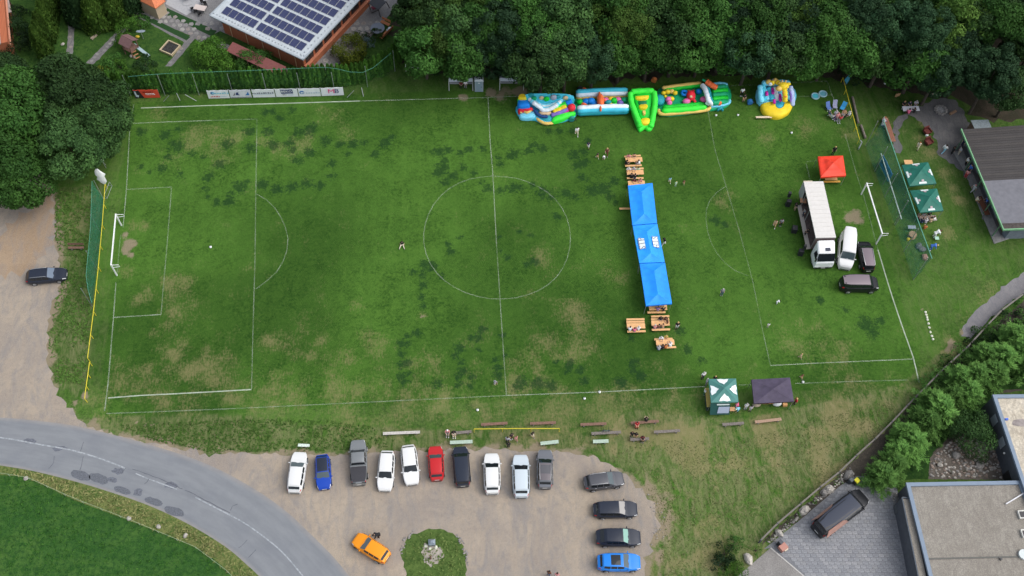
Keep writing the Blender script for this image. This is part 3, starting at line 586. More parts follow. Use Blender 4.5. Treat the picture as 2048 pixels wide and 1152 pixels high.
for u, v, row in allp:
    H = rr.uniform(8.5, 11) if row == 0 else rr.uniform(10, 13.5); sc = rr.uniform(.78, 1.05)
    p = G(u, v, H-3.4*sc); p.z = 0
    lb = wood_label(u, v) if row == 0 else None
    if lb: tree('broadleaf_tree', p, H, sc, rr.choice(CRN[:2]+CRN[3:]+CRN[4:]), lb, 'trees along the front edge of the wood')
    else: tree('broadleaf_tree', p, H, sc, rr.choice(CRN), 'full crowned broadleaf tree deep in the wood at the top of the photo', 'trees deep in the wood')
# trees on the left over the track
LT = [((42, 228), 1.0, 1, 'light green broad tree above the track at the left edge of the photo'), ((140, 200), .98, 0, 'dark broad tree in the middle of the left clump, beside the garden hedge'), ((200, 232), .74, 2, 'dark tree of the left clump that overhangs the top left corner of the pitch'),
      ((98, 178), .82, 2, 'dark green tree at the back of the left clump nearest the garden lawn'), ((133, 286), .80, 0, 'dark tree of the left clump nearest the white draped pole'), ((22, 335), .85, 1, 'light green tree at the lower left of the clump, over the gravel track'), ((14, 166), .74, 2, 'dark tree behind the light green tree, beside the orange brick house')]
for (u, v), sc, mi, lb in LT:
    H = 8.5*sc+1.2; cz = H-4.0*sc; p = G(u, v, cz+.6); p.z = 0
    tree('broadleaf_tree', p, H, sc, CRB[mi], lb, 'trees over the gravel track', cz=cz)
# undergrowth along the foot of the wood
UND = [crown_mesh('bush_mesh', 1.3, .9, [DRK, OAK][k], 16, pr=(.5, .8), per=80, ls=(.10, .2), seed=70+k, low=-.2) for k in range(2)]
for k in range(46):
    u = 815+k*24.5+rr.uniform(-8, 8); v = 141+rr.uniform(-6, 6)+(12 if 1000 < u < 1250 else 0)+(16 if u > 1700 else 0)+(10 if u > 1850 else 0)
    if u < 850: v -= 12
    if u > 1905: continue
    p = G(u, v-6); o = link('bush', UND[k % 2], None, p, rr.random()*6); o.location.z = .45; s = rr.uniform(.7, 1.25); o.scale = (s, s, s)
    tag(o, 'low dark bush in the undergrowth along the foot of the wood', 'bush', 'bushes along the foot of the wood')
# thuja hedge behind the advertising boards
TH = [column_mesh('thuja_mesh', .52, 3.3, THU, 760, seed=k) for k in range(4)]
hl = resample(spline(Gs([(222, 187), (330, 184), (480, 179), (640, 173), (700, 168), (745, 156), (785, 134), (812, 108)]), 8), 66)
for k, p in enumerate(hl):
    o = link('thuja', TH[k % 4], None, p+Vector((random.uniform(-.08, .08), random.uniform(-.1, .1), 0)), random.random()*6.28)
    s = random.uniform(1.08, 1.34); o.scale = (random.uniform(.95, 1.15),)*2+(s,)
    lb = 'green columnar thuja in the hedge behind the white advertising boards' if 12 < k < 52 else ('green columnar thuja in the hedge left of the white boards, behind the red board' if k <= 12 else 'green columnar thuja at the curved end of the hedge beside the wood')
    tag(o, lb, 'hedge tree', 'thujas of the hedge')
CY = [column_mesh('cypress_mesh', 1.15, 6.2, CYP, 2200, (.10, .2), 30+k) for k in range(3)]
for k, p in enumerate(resample(Gs([(118, -35), (112, 20), (104, 70), (94, 118)]), 13)):
    o = link('cypress', CY[k % 3], None, p, random.random()*6); o.scale = (1, 1, random.uniform(.93, 1.08))
    tag(o, 'tall yellowish cypress in the hedge between the brick house and the lawn', 'hedge tree', 'cypresses of the garden hedge')
CT = [column_mesh('conifer_mesh', 2.3, 5.4, DRK, 3800, (.13, .28), 50+k, .3) for k in range(2)]+[column_mesh('conifer_mesh', 2.3, 5.4, CYP, 3800, (.13, .28), 53, .3)]
for k, (u, v) in enumerate([(165, 42), (200, 52), (235, 40), (262, 22), (150, 10), (190, 8), (228, 0), (250, -15), (170, -25), (210, -30)]):
    p = G(u, v); o = link('conifer', CT[2 if k % 3 else 0], None, p, random.random()*6); o.scale = (1, 1, random.uniform(.8, 1.1))
    tag(o, 'bulky dark conifer of the dense clump at the end of the stone path', 'conifer', 'conifers of the garden clump')
# single shrubs
def shrub(u, v, r, mat, label, h=None, name='shrub', seed=1, per=90, ls=(.08, .17), n=20):
    h = h or r*.8; me = crown_mesh('shrub_mesh', r, h, mat, n, pr=(.45*r+.1, .62*r+.12), per=int(per), ls=ls, seed=seed, low=-.4)
    p = G(u, v, h*.7); t = thing(name, label, 'shrub', (p.x, p.y, 0))
    c = link('foliage', me, t); c.location.z = h*.75
    mb = MB()
    for k in range(4): a = k*1.6; mb.tube([(0, 0, -.05), (math.cos(a)*r*.3, math.sin(a)*r*.3, h*.9)], [.05, .02], 5)
    mb.build('stem', BARK, t); return t
shrub(697, 98, 2.0, YEL, 'yellow green rounded shrub at the corner of the solar house', 1.5, seed=3, n=26)
shrub(722, 76, 1.0, DRK, 'dark green shrub right of the yellow shrub', seed=4); shrub(735, 88, .9, BLU, 'blue grey spruce shrub in the bed below the round table', 1.0, seed=5)
shrub(752, 72, 1.0, CYP, 'olive green shrub overlapping the round grey table', seed=6); shrub(720, 112, .9, DRK, 'low dark shrub between the yellow shrub and the hedge', .6, seed=7)
shrub(425, 108, 2.1, BRI, 'bright green bush above the hedge, left of the red roofed shelter', 1.6, seed=8, n=30); shrub(505, 126, 1.9, OAKL, 'green bush leaning over the front of the red roofed shelter', 1.3, seed=9, n=26)
shrub(455, 132, 1.4, BRI, 'small bright bush in the bed behind the hedge', 1.0, seed=10)
shrub(258, 55, 1.5, BRI, 'bright green bush beside the stone path, above the playhouse', 1.0, seed=11); shrub(280, 48, 1.1, OAKL, 'small green bush next to the basketball hoop', .8, seed=12); shrub(246, 82, 1.2, BRI, 'bright low bush between the stone path and the playhouse', .7, seed=13)
shrub(225, 128, 1.4, OAKL, 'bushy green plant at the lower end of the diagonal stone path', .7, seed=14); shrub(240, 132, 1.0, BRI, 'green flowering plant in the bed above the hedge', .6, seed=15); shrub(205, 142, 1.0, YEL, 'yellow flowering bush above the hedge at the left', .6, seed=16); shrub(290, 128, 1.3, DRK, 'dark low shrub on the lawn below the playhouse', .7, seed=17)
shrub(33, 62, 1.6, DRK, 'dark shrub between the brick house and the cypress hedge', 1.4, seed=18); shrub(35, 92, 1.7, DRK, 'lower dark shrub beside the brick house wall', 1.4, seed=19); shrub(28, 30, 1.5, DRK, 'dark shrub behind the porch of the brick house', 1.2, seed=20)
shrub(1938, 868, 2.1, OAK, 'dense dark green shrub in the rock bed beside the flat roofed house', 2.0, seed=21, n=34)
shrub(1450, 1106, 1.1, DRK, 'dark creeping shrub at the end of the timber fence', .7, seed=22); shrub(1468, 1088, .9, OAKL, 'green shrub beside the fence end', .7, seed=23); shrub(1440, 1128, .9, ASHL, 'greyish low shrub below the dark creeping shrub', .6, seed=24); shrub(1476, 1138, .8, BRI, 'bright green plant below the large pale boulder', .6, seed=25); shrub(1455, 1148, .9, BRI, 'bright green plant at the bottom edge beside the concrete slab', .5, seed=26)
for k, (u, v, lb) in enumerate([(1512, 1100, 'bright tuft of leaves above the pale boulder'), (1540, 1072, 'green fern plant at the lower end of the stone bed'), (1575, 1045, 'green plant between boulders, second from the fence end'), (1592, 1030, 'small green plant between the second and third boulders'), (1632, 998, 'green plant at the middle of the stone bed'), (1676, 960, 'green plant in the stone bed near the yellow bin')]):
    shrub(u, v, .62, BRI, lb, .42, 'fern_plant', 80+k, 60, (.07, .16), 12)
for k, (u, v) in enumerate([(1873, 928), (1902, 946), (1930, 943)]): shrub(u, v, .28, BRI, ['small green plant at the left of the rock bed', 'small green plant at the foot of the rock bed', 'small green plant beside the flat stone in the rock bed'][k], .2, 'rock_plant', 90+k, 30, (.05, .1), 8)
# larches along the timber fence
LM = [larch_mesh('larch_mesh', 2.5, 4.8, LAR, 6500, k) for k in range(4)]
LTM = trunk_mesh('trunk_mesh', 4.2, .09, 4, 77)
LP = [(1752, 965, .92, 'feathery larch nearest the yellow bin'), (1788, 915, .85, 'second larch from the yellow bin along the timber fence'), (1812, 902, .95, 'third larch from the yellow bin along the timber fence'), (1838, 862, 1.0, 'larch beside the narrow lawn, fourth from the yellow bin'), (1862, 838, 1.1, 'broad larch at the middle of the fence row, fifth from the yellow bin'), (1890, 806, .85, 'sixth larch from the yellow bin along the timber fence'), (1920, 800, .95, 'seventh larch of the row, leaning over the lawn'), (1935, 770, 1.0, 'eighth larch of the row above the flat roofed house'), (1972, 764, .95, 'ninth larch of the row, near the corner of the upper roof'), (1990, 735, 1.0, 'tenth larch of the row, at the bend of the path'), (2025, 722, 1.05, 'last but one larch of the row'), (2052, 690, 1.0, 'last larch of the row at the right edge of the photo'), (1775, 940, .85, 'low larch just behind the first one beside the yellow bin'), (1800, 880, .85, 'larch squeezed against the fence between the second and fourth of the row'), (1848, 815, .85, 'light larch tip against the fence at the middle of the row'), (1905, 770, .9, 'larch against the fence above the broad middle one'), (1955, 725, .85, 'larch against the low shrubs, above the eighth of the row'), (2010, 690, .95, 'larch between the low shrubs and the last ones of the row'), (2040, 745, .9, 'larch at the right edge above the cream roof'), (1880, 850, .8, 'larch leaning over the dark lawn, below the broad middle one')]
for k, (u, v, s, lb) in enumerate(LP):
    p = G(u, v); t = thing('larch_tree', lb, 'tree', p, random.random()*6, 'larches along the timber fence')
    c = link('crown', LM[k % 4], t); c.scale = (s*.95, s*.95, s*.92); c2 = link('trunk', LTM, t); c2.scale = (1, 1, s)
for k, (u, v) in enumerate([(1895, 730), (1918, 705), (1945, 690), (1968, 668), (1990, 660), (2010, 640), (2032, 630), (1870, 752), (2002, 682), (1960, 700), (1935, 718), (1905, 735), (1985, 675), (2022, 655), (2045, 640), (2045, 612), (1925, 735), (1975, 688), (1850, 775), (1880, 758)]):
    tag(shrub(u, v, 1.15, [OAKL, LAR, DRK][k % 3], 'low shrub in the strip between the timber fence and the larches', .7, 'shrub', 100+k, 70, (.08, .17), 14), group='low shrubs behind the timber fence')
# rough grass: tufts nobody could count
def tufts(name, poly_px, dens, h, cols, seed, keep=None, wd=.05):
    rs = np.random.RandomState(seed); P = [(p.x, p.y) for p in Gs(poly_px)]
    xs = [p[0] for p in P]; ys = [p[1] for p in P]; A = (max(xs)-min(xs))*(max(ys)-min(ys)); n = int(A*dens)
    x = rs.uniform(min(xs), max(xs), n); y = rs.uniform(min(ys), max(ys), n); k = inside(x, y, P)
    nn = vnoise(x, y, .5, seed, 3); k &= nn*.7+vnoise(x, y, .16, seed+9, 2)*.5+rs.rand(n)*.45 > .78
    x, y, nn = x[k], y[k], nn[k]; n = len(x)
    c = np.stack([x, y, h*(.25+.3*rs.rand(n))], 1)
    al = unit(np.stack([rs.normal(size=n)*.9, rs.normal(size=n)*.9, np.ones(n)*.3], 1)); nr = unit(rs.normal(size=(n, 3))*.5+np.array([0, 0, 1.]))
    m = leaf_mat(name+'_blade', *cols); me = leaf_mesh(name, c, nr, h*(.5+.7*rs.rand(n)), rs.rand(n)*.7+.3*nn, m, wd/h*1.6, al)
    o = link(name, me); o['kind'] = 'stuff'; return o
GC = ((.044, .105, .018), (.090, .170, .034)); SC = ((.05, .115, .022), (.27, .245, .11))
tufts('bank_grass', [(112, 385), (200, 370), (178, 700), (168, 770), (112, 765), (96, 690), (112, 600), (126, 560), (110, 470)], 40, .22, GC, 1)
tufts('verge_grass', [(0, 934), (70, 946), (150, 966), (220, 988), (300, 1016), (380, 1054), (450, 1097), (520, 1160), (470, 1160), (395, 1096), (260, 1040), (150, 998), (55, 955), (0, 950)], 38, .28, SC, 2)
tufts('touchline_grass', [(230, 850), (500, 838), (650, 840), (780, 858), (800, 895), (560, 905), (420, 904), (300, 880)], 36, .18, GC, 3)
tufts('hillside_grass', [(1200, 905), (1290, 880), (1480, 880), (1780, 800), (1800, 830), (1520, 1080), (1440, 1152), (1310, 1152), (1330, 1060), (1300, 985)], 26, .07, ((.08, .125, .03), (.20, .21, .09)), 4)
tufts('island_grass', [(808, 1110), (812, 1088), (850, 1063), (900, 1068), (928, 1110), (922, 1170), (820, 1170)], 14, .2, ((.045, .10, .02), (.14, .18, .055)), 5)
tufts('meadow_tufts', [(0, 955), (60, 962), (150, 1004), (260, 1046), (395, 1102), (450, 1150), (0, 1150)], 9, .16, ((.016, .07, .010), (.045, .12, .018)), 6)
# ---------------------------------------------------------------- buildings
def quadpatch(P00, P10, P11, P01):
    P = [Vector(p) for p in (P00, P10, P11, P01)]
    return lambda a, b: (P[0]*(1-a)+P[1]*a)*(1-b)+(P[3]*(1-a)+P[2]*a)*b
def brickmat(name, c1, c2, mortar, sc=1.0):
    t = NT(name); b = t.n.new('ShaderNodeTexBrick'); b.inputs['Scale'].default_value = 3.2*sc
    b.inputs['Color1'].default_value = (*c1, 1); b.inputs['Color2'].default_value = (*c2, 1); b.inputs['Mortar'].default_value = (*mortar, 1); b.inputs['Mortar Size'].default_value = .025
    tc = t.n.new('ShaderNodeTexCoord'); mp = t.n.new('ShaderNodeMapping'); mp.inputs['Rotation'].default_value = (R(90), 0, 0)
    t.l.new(tc.outputs['Object'], mp.inputs['Vector']); t.l.new(mp.outputs[0], b.inputs['Vector'])
    return t.done(b.outputs['Color'], .85, .2)
GLASS = M('window_glass', (.012, .016, .02), .06, spec=.6)
# house with solar roof
za, zb_ = 3.75, 3.75
rl, rb, rt = G(420, 31, za), G(606, 119, za), G(722, -4, za)
rt = rb+(rt-rb)*1.25; rf = rl+(rt-rb)
q = quadpatch(rl, rb, rt, rf)
ea = (rb-rl).normalized(); eb = (rt-rb).normalized(); LA = (rb-rl).length; LB = (rt-rb).length
base = G(520, 75); base = (rl+rt)/2; base.z = 0
house = thing('solar_house', 'orange brick house under a pale metal roof covered with solar panels', 'house', base)
ROOFW = M('roof_metal', (.50, .55, .58), .45, .06, 2, metal=.2, var2=.12, scale2=.7)
inset = lambda d, z: [Vector((p.x, p.y, z)) for p in (rl+ea*d+eb*d, rb-ea*d+eb*d, rt-ea*d-eb*d, rf+ea*d-eb*d)]
mb = MB(); mb.hexa(inset(.9, 0), inset(.9, za-.35)); wall = mb.build('wall', brickmat('orange_brick', (.42, .13, .06), (.36, .105, .05), (.34, .16, .10)), house, world=True)
mb = MB(); mb.hexa([Vector((p.x, p.y, za-.28)) for p in (rl, rb, rt, rf)], [Vector((p.x, p.y, za-.02)) for p in (rl, rb, rt, rf)]); mb.build('fascia', M('fascia_grey', (.30, .33, .36), .5), house, world=True)
mb = MB(); e = .06
mb.hexa([Vector((p.x, p.y, za-.018)) for p in (rl, rb, rt, rf)], [Vector((p.x, p.y, za+.03)) for p in (rl, rb, rt, rf)]); roof = mb.build('roof', ROOFW, house, world=True)
up = Vector((0, 0, 1))
for k in range(22):
    mb = MB(); s0 = rl+ea*(LA*(k+.5)/22); mb.beam(s0+up*.05+eb*.02, s0+eb*(LB-.02)+up*.05, .05, .05)
    mb.build('roof_seam', ROOFW, roof, world=True)
for a0, b0, a1, b1 in ((rl, rb, 0, 0), (rb, rt, 0, 0), (rl, rf, 0, 0)):
    mb = MB(); n_ = (b0-a0).normalized().cross(up)*.10; mb.beam(a0+up*.03-n_*0, b0+up*.03, .22, .12); mb.build('gutter', M('gutter_metal', (.42, .47, .50), .35, metal=.4), roof, world=True)
for k in range(30):
    s0 = rl+ea*(LA*(k+.5)/30)+eb*.55; mb = MB(); mb.box(s0.x-.07, s0.x+.07, s0.y-.07, s0.y+.07, za+.03, za+.13); mb.build('snow_guard', M('guard_metal', (.35, .38, .40), .4, metal=.5), roof, world=True)
for k in range(22):
    s0 = rb-ea*.55+eb*(LB*(k+.5)/22); mb = MB(); mb.box(s0.x-.07, s0.x+.07, s0.y-.07, s0.y+.07, za+.03, za+.13); mb.build('snow_guard', MATS['guard_metal'], roof, world=True)
PV = NT('solar_cell'); pt = PV.n.new('ShaderNodeTexCoord'); bk = PV.n.new('ShaderNodeTexBrick'); bk.offset = 0; bk.inputs['Scale'].default_value = 1; bk.inputs['Brick Width'].default_value = .166; bk.inputs['Row Height'].default_value = .166; bk.inputs['Mortar Size'].default_value = .006
bk.inputs['Color1'].default_value = (.022, .030, .085, 1); bk.inputs['Color2'].default_value = (.028, .036, .10, 1); bk.inputs['Mortar'].default_value = (.09, .10, .17, 1)
PV.l.new(pt.outputs['Object'], bk.inputs['Vector']); PV.done(bk.outputs['Color'], .22, .5); PV = PV.m
PVF = M('solar_frame', (.35, .36, .38), .4, metal=.5)
pw = LA*.0675; ph = (G(400+63, 0, za)-G(400, 67, za)).length/4*.76; ang = math.atan2(ea.y, ea.x)
pm = MB(); pm.box(-pw/2, pw/2, -ph/2, ph/2, 0, .04, 1); pm.box(-pw/2+.03, pw/2-.03, -ph/2+.03, ph/2-.03, .041, .045, 0); pm = pm.mesh('solar_panel_mesh', [PV, PVF])
BS = (G(400+63/4, 0, za)-G(400, 67/4, za)).dot(eb)
for r_ in range(9):
    for a in [.098+.0708*i for i in range(5)]+[.474+.0708*i for i in range(7)]:
        p = rl+ea*(LA*(a))+eb*(.133*((G(722, -4, za)-rb).length)+r_*BS)+up*.09
        if (p-rl).dot(eb) > LB-1: continue
        o = link('solar_panel', pm, roof); k = wmat(roof).inverted(); o.location = k @ p; o.rotation_euler = (R(4), 0, ang)
wl, wb, wt, wf = inset(.9, 0)
# front (lower left) wall: pale downpipes, small dark lamps; right wall: window band over a brick sill
for k in range(5):
    p = wl.lerp(wb, .10+.2*k)-eb*.05; mb = MB(); mb.beam(p+up*.05, p+up*(za-.4), .12, .09); mb.build('downpipe', M('downpipe_copper', (.62, .42, .26), .4), house, world=True)
    p = wl.lerp(wb, .02+.2*k)-eb*.06; mb = MB(); mb.box(p.x-.16, p.x+.16, p.y-.16, p.y+.16, 2.3, 2.75); mb.build('wall_lamp', M('lamp_black', (.02, .02, .022), .4), house, world=True)
s0, s1 = wb+ea*.02, wt+ea*.02
mb = MB(); mb.hexa([wb, wt, wt+ea*.4, wb+ea*.4+eb*.0], [Vector((p.x, p.y, 1.05)) for p in (wb, wt, wt+ea*.4, wb+ea*.4)]); mb.build('sill_wall', MATS['orange_brick'], house, world=True)
mb = MB(); mb.hexa([p+up*1.052 for p in (wb-ea*.0, wt, wt+ea*.46, wb+ea*.46)], [p+up*1.13 for p in (wb, wt, wt+ea*.46, wb+ea*.46)]); mb.build('window_sill', M('sill_orange', (.50, .19, .11), .7, .1, 4), house, world=True)
nw = 7
for k in range(nw):
    a, b = s0.lerp(s1, k/nw+.03), s0.lerp(s1, (k+1)/nw)
    mb = MB(); mb.hexa([a+up*1.2, b+up*1.2, b+ea*.05+up*1.2, a+ea*.05+up*1.2], [a+up*3.1, b+up*3.1, b+ea*.05+up*3.1, a+ea*.05+up*3.1]); w_ = mb.build('window', M('frame_dark', (.03, .022, .02), .5), house, world=True)
    for j in range(2):
        c0, c1 = a.lerp(b, .06+.48*j), a.lerp(b, .46+.48*j); o_ = ea*.055
        mb = MB(); mb.hexa([c0+up*1.32+o_, c1+up*1.32+o_, c1+up*1.32+o_+ea*.01, c0+up*1.32+o_+ea*.01], [c0+up*2.98+o_, c1+up*2.98+o_, c1+up*2.98+o_+ea*.01, c0+up*2.98+o_+ea*.01]); mb.build('pane', GLASS, w_, world=True)
# orange brick house, far left
p0, p1 = G(31, 113), G(21, 8); d = (p1-p0).normalized(); nn = Vector((-d.y, d.x, 0)); nn = nn if nn.x < 0 else -nn
h2 = thing('brick_house', 'orange brick house with a pale roof at the top left corner', 'house', (p0+p1+nn*8)/2)
mb = MB(); c4 = [p0, p1, p1+nn*8, p0+nn*8]; mb.hexa(c4, [v+up*2.9 for v in c4]); mb.build('wall', MATS['orange_brick'], h2, world=True)
mb = MB(); o_ = [p0-d*.2-nn*-.9, p1+d*.2+nn*.9, p1+d*.2+nn*8.3, p0-d*.2+nn*8.3]; mb.hexa([v+up*2.92 for v in o_], [v+up*3.15 for v in o_]); mb.build('roof', ROOFW, h2, world=True)
mb = MB(); mb.beam(p0+up*2.2-nn*.12, p1+up*2.2-nn*.12, .22, .16); mb.build('trim', M('trim_terracotta', (.55, .27, .18), .7), h2, world=True)
for t_ in (.25, .6):
    a, b = p0.lerp(p1, t_)-nn*.03, p0.lerp(p1, t_+.18)-nn*.03; mb = MB(); mb.hexa([a+up*.9, b+up*.9, b-nn*.03+up*.9, a-nn*.03+up*.9], [a+up*2, b+up*2, b-nn*.03+up*2, a-nn*.03+up*2]); mb.build('window', GLASS, h2, world=True)
a = G(26, 45); mb = MB(); mb.hexa([p + up*2.0 for p in Gs([(16, 18), (28, 18), (34, 45), (26, 47)])], [p+up*2.12 for p in Gs([(16, 18), (28, 18), (34, 45), (26, 47)])]); pr_ = mb.build('porch_roof', M('porch_tile', (.33, .27, .25), .8, .2, 5), h2, world=True)
for u, v in ((28, 20), (33, 44)): p = G(u, v); mb = MB(); mb.beam(p, p+up*2.0, .12); mb.build('porch_post', BARK, h2, world=True)
# small hip roofed garden house, top edge
pc = G(300, -22); c4 = Gs([(286, -4), (314, 16), (330, 6), (304, -40), (270, -40)])
h3 = thing('garden_house', 'small garden house with an orange hipped roof at the top edge', 'garden house', Vector((pc.x, pc.y, 0)))
e4 = [G(u, v, 2.5) for u, v in ((268, -5), (311, 17), (331, 2), (285, -45))]; ap = centre(e4); 
mb = MB(); i4 = [Vector((ap.x+(p.x-ap.x)*.86, ap.y+(p.y-ap.y)*.86, 0)) for p in e4]; mb.hexa(i4, [p+up*2.45 for p in i4]); mb.build('wall', M('plaster_cream', (.42, .34, .24), .8), h3, world=True)
mb = MB(); ap.z = 4.2; mb.add(e4+[ap]+[p-up*.12 for p in e4], [(0, 1, 4), (1, 2, 4), (2, 3, 4), (3, 0, 4), (0, 5, 6, 1), (1, 6, 7, 2), (2, 7, 8, 3), (3, 8, 5, 0), (8, 7, 6, 5)]); mb.build('roof', M('roof_orange_tile', (.55, .17, .075), .75, .15, 5), h3, world=True)
# red roofed wood shelter by the hedge
c4 = [G(u, v, 2.0) for u, v in ((452, 100), (557, 150), (573, 136), (466, 86))]
h4 = thing('wood_shelter', 'long low shelter with a dull red roof beside the hedge, firewood underneath', 'shelter', Vector((centre(c4).x, centre(c4).y, 0)))
lo = [c4[0]-up*.25, c4[1]-up*.25, c4[2]+up*.15, c4[3]+up*.15]; mb = MB(); mb.hexa(lo, [p+up*.09 for p in lo]); mb.build('roof', M('roof_red', (.19, .065, .06), .75, .12, 4), h4, world=True)
for k in range(6):
    for a, b in ((c4[0], c4[1]), (c4[3], c4[2])):
        p = a.lerp(b, .02+.192*k); mb = MB(); mb.beam((p.x, p.y, 0), (p.x, p.y, 1.75), .1); mb.build('post', M('post_wood', (.13, .09, .06), .8, .2, 5), h4, world=True)
for k in range(5):
    a, b = c4[3].lerp(c4[2], .05+.192*k), c4[3].lerp(c4[2], .2+.192*k); ii = (c4[0]-c4[3])*.35
    mb = MB(); mb.hexa([Vector((p.x, p.y, .05)) for p in (a, b, b+ii, a+ii)], [Vector((p.x, p.y, 1.1)) for p in (a, b, b+ii, a+ii)]); mb.build('wood_pile', M('firewood', (.14, .11, .09), .9, .6, 9, bump=.6), h4, world=True)
# clubhouse on the right
zr = 3.1
cA, cB = G(1923, 259, zr), G(2007, 459, zr); cC = G(2200, 452, zr); cD = G(2140, 244, zr)
ch = thing('clubhouse', 'clubhouse with a dark weathered roof and a green fascia at the right edge', 'building', Vector((centre([cA, cB, cC]).x, centre([cA, cB, cC]).y, 0)))
d = (cB-cA).normalized(); e_ = (cC-cB).normalized()
wi = [Vector((p.x, p.y, 0)) for p in (cA+d*.4+e_*1.6, cB-d*.5+e_*1.6, cC-d*.5, cD+d*.4)]
mb = MB(); mb.hexa(wi, [p+up*(zr-.3) for p in wi]); mb.build('wall', M('wall_blue_grey', (.17, .20, .24), .85, .1, 3), ch, world=True)
mb = MB(); rr_ = [cA, cB, cC, cD]; mb.hexa([p-up*.27 for p in rr_], [p-up*.05 for p in rr_]); mb.build('roof_base', M('roof_board', (.07, .06, .055), .9), ch, world=True)
spl = .53
pA, pB = cA.lerp(cB, spl), cD.lerp(cC, spl)
SHT = [M('roof_sheet_%d' % k, c, .85, .22, 9, var2=.2, scale2=.5) for k, c in enumerate(((.056, .052, .052), (.062, .057, .055), (.051, .047, .047)))]
n_ = 22
for k in range(n_):
    a0, a1 = cA.lerp(pA, k/n_), cA.lerp(pA, (k+1)/n_-.004); b0_, b1_ = cD.lerp(pB, k/n_), cD.lerp(pB, (k+1)/n_-.004)
    z0 = -.04+.004*(k % 3); mb = MB(); mb.hexa([a0+up*z0, a1+up*z0, b1_+up*z0, b0_+up*z0], [a0+up*(z0+.04), a1+up*(z0+.03), b1_+up*(z0+.03), b0_+up*(z0+.04)])
    mb.build('roof_plank', SHT[k*7 % 3], ch, world=True)
mb = MB(); mb.hexa([pA-up*.04, cB-up*.04-d*.9, cC-up*.04-d*.9, pB-up*.04], [pA+up*.03, cB+up*.03-d*.9, cC+up*.03-d*.9, pB+up*.03]); mb.build('roof_felt', M('roof_felt', (.16, .163, .185), .85, .1, 2, var2=.12), ch, world=True)
mb = MB(); g0 = cB-d*.9; mb.hexa([g0-up*.04, cB-up*.04-d*.1, cC-up*.04-d*.1, cC-up*.04-d*.9], [g0+up*.0, cB-d*.1, cC-d*.1, cC-d*.9]); mb.build('gutter', M('gutter_dark', (.06, .05, .045), .8, .4, 3), ch, world=True)
GRN = M('fascia_green', (.17, .38, .20), .6, .1, 3)
mb = MB(); mb.beam(cA-up*.1-d*.1, cB-up*.1+d*.1, .14, .3); mb.build('fascia', GRN, ch, world=True)
mb = MB(); mb.beam(cB-up*.1+e_*.08, cC-up*.1, .14, .3); mb.build('fascia', GRN, ch, world=True)
for k in range(5):
    p = cA.lerp(cB, .06+.22*k)+e_*.15; mb = MB(); mb.beam((p.x, p.y, 0), (p.x, p.y, zr-.28), .12); mb.build('post', M('post_green', (.10, .20, .12), .6), ch, world=True)
for k in range(4):
    a, b = wi[0].lerp(wi[1], .08+.24*k)-e_*.03, wi[0].lerp(wi[1], .08+.24*k+.14)-e_*.03; mb = MB(); lo_ = 0.1 if k % 2 else 1
    mb.hexa([a+up*lo_, b+up*lo_, b-e_*.03+up*lo_, a-e_*.03+up*lo_], [a+up*2.1, b+up*2.1, b-e_*.03+up*2.1, a-e_*.03+up*2.1]); mb.build('door' if k % 2 else 'window', M('door_brown', (.09, .05, .035), .5) if k % 2 else GLASS, ch, world=True)
c4 = [G(u, v, 2.4) for u, v in ((1941, 241), (1976, 240), (1983, 256), (1949, 258))]; an = thing('shed', 'small shed with a grey translucent roof behind the clubhouse', 'shed', Vector((centre(c4).x, centre(c4).y, 0)))
mb = MB(); mb.hexa(c4, [p+up*.08 for p in c4]); mb.build('roof', M('roof_polycarbonate', (.20, .24, .26), .4, .2, 5), an, world=True)
mb = MB(); i4 = [centre(c4)+(p-centre(c4))*.9 for p in c4]; mb.hexa([Vector((p.x, p.y, 0)) for p in i4], [p-up*.005 for p in i4]); mb.build('wall', MATS['post_wood'], an, world=True)
# flat roofed house, lower right
def parapet_house(name, label, pts, z, cap, gravelm, wallm, base_inset=.0):
    P = [G(u, v, z) for u, v in pts]; c = centre(P); t = thing(name, label, 'house', Vector((c.x, c.y, 0)))
    n = len(P)
    nv = []
    for i in range(n):
        a, b, c_ = P[i-1], P[i], P[(i+1) % n]; d0 = (b-a).normalized(); d1 = (c_-b).normalized()
        n0 = Vector((-d0.y, d0.x, 0)); n1 = Vector((-d1.y, d1.x, 0)); m = n0+n1; m /= max(.35, m.dot(n0)); nv.append(m)
    ar = sum(P[i].x*P[(i+1) % n].y-P[(i+1) % n].x*P[i].y for i in range(n)); sg = 1 if ar > 0 else -1
    ins = lambda d, zz: [Vector((p.x, p.y, zz))+m*sg*d for p, m in zip(P, nv)]
    A_, B_ = ins(.12, 0), ins(.12, z-.10)
    mb = MB(); mb.add(A_+B_, [(i, (i+1) % n, n+(i+1) % n, n+i)[::sg] for i in range(n)]); mb.build('wall', wallm, t, world=True)
    o = sheet('roof', [v for v in ins(.3, 0)], z-.22, gravelm, None, None); 
    k = wmat(t).inverted(); o.parent = t; o.data.transform(k)
    A_, B_ = ins(0, z-.3), ins(0, z); C_, D_ = ins(cap, z), ins(cap, z-.3)
    for i in range(n):
        j = (i+1) % n; g = .004
        mb = MB(); q_ = [A_[i], A_[j], B_[j], B_[i], C_[i], C_[j], D_[i], D_[j]]
        mb.add(q_, [(0, 1, 2, 3), (3, 2, 5, 4), (4, 5, 7, 6)]); mb.build('parapet', M('parapet_blue', (.17, .225, .30), .5, .06, 2), t, world=True)
    return t, P, ins
RG = gravel('roof_gravel', (.26, .24, .21), (.31, .29, .255), (.225, .205, .18), .35, 9)
WD = M('wall_slate', (.085, .095, .115), .8, .12, 3, var2=.2)
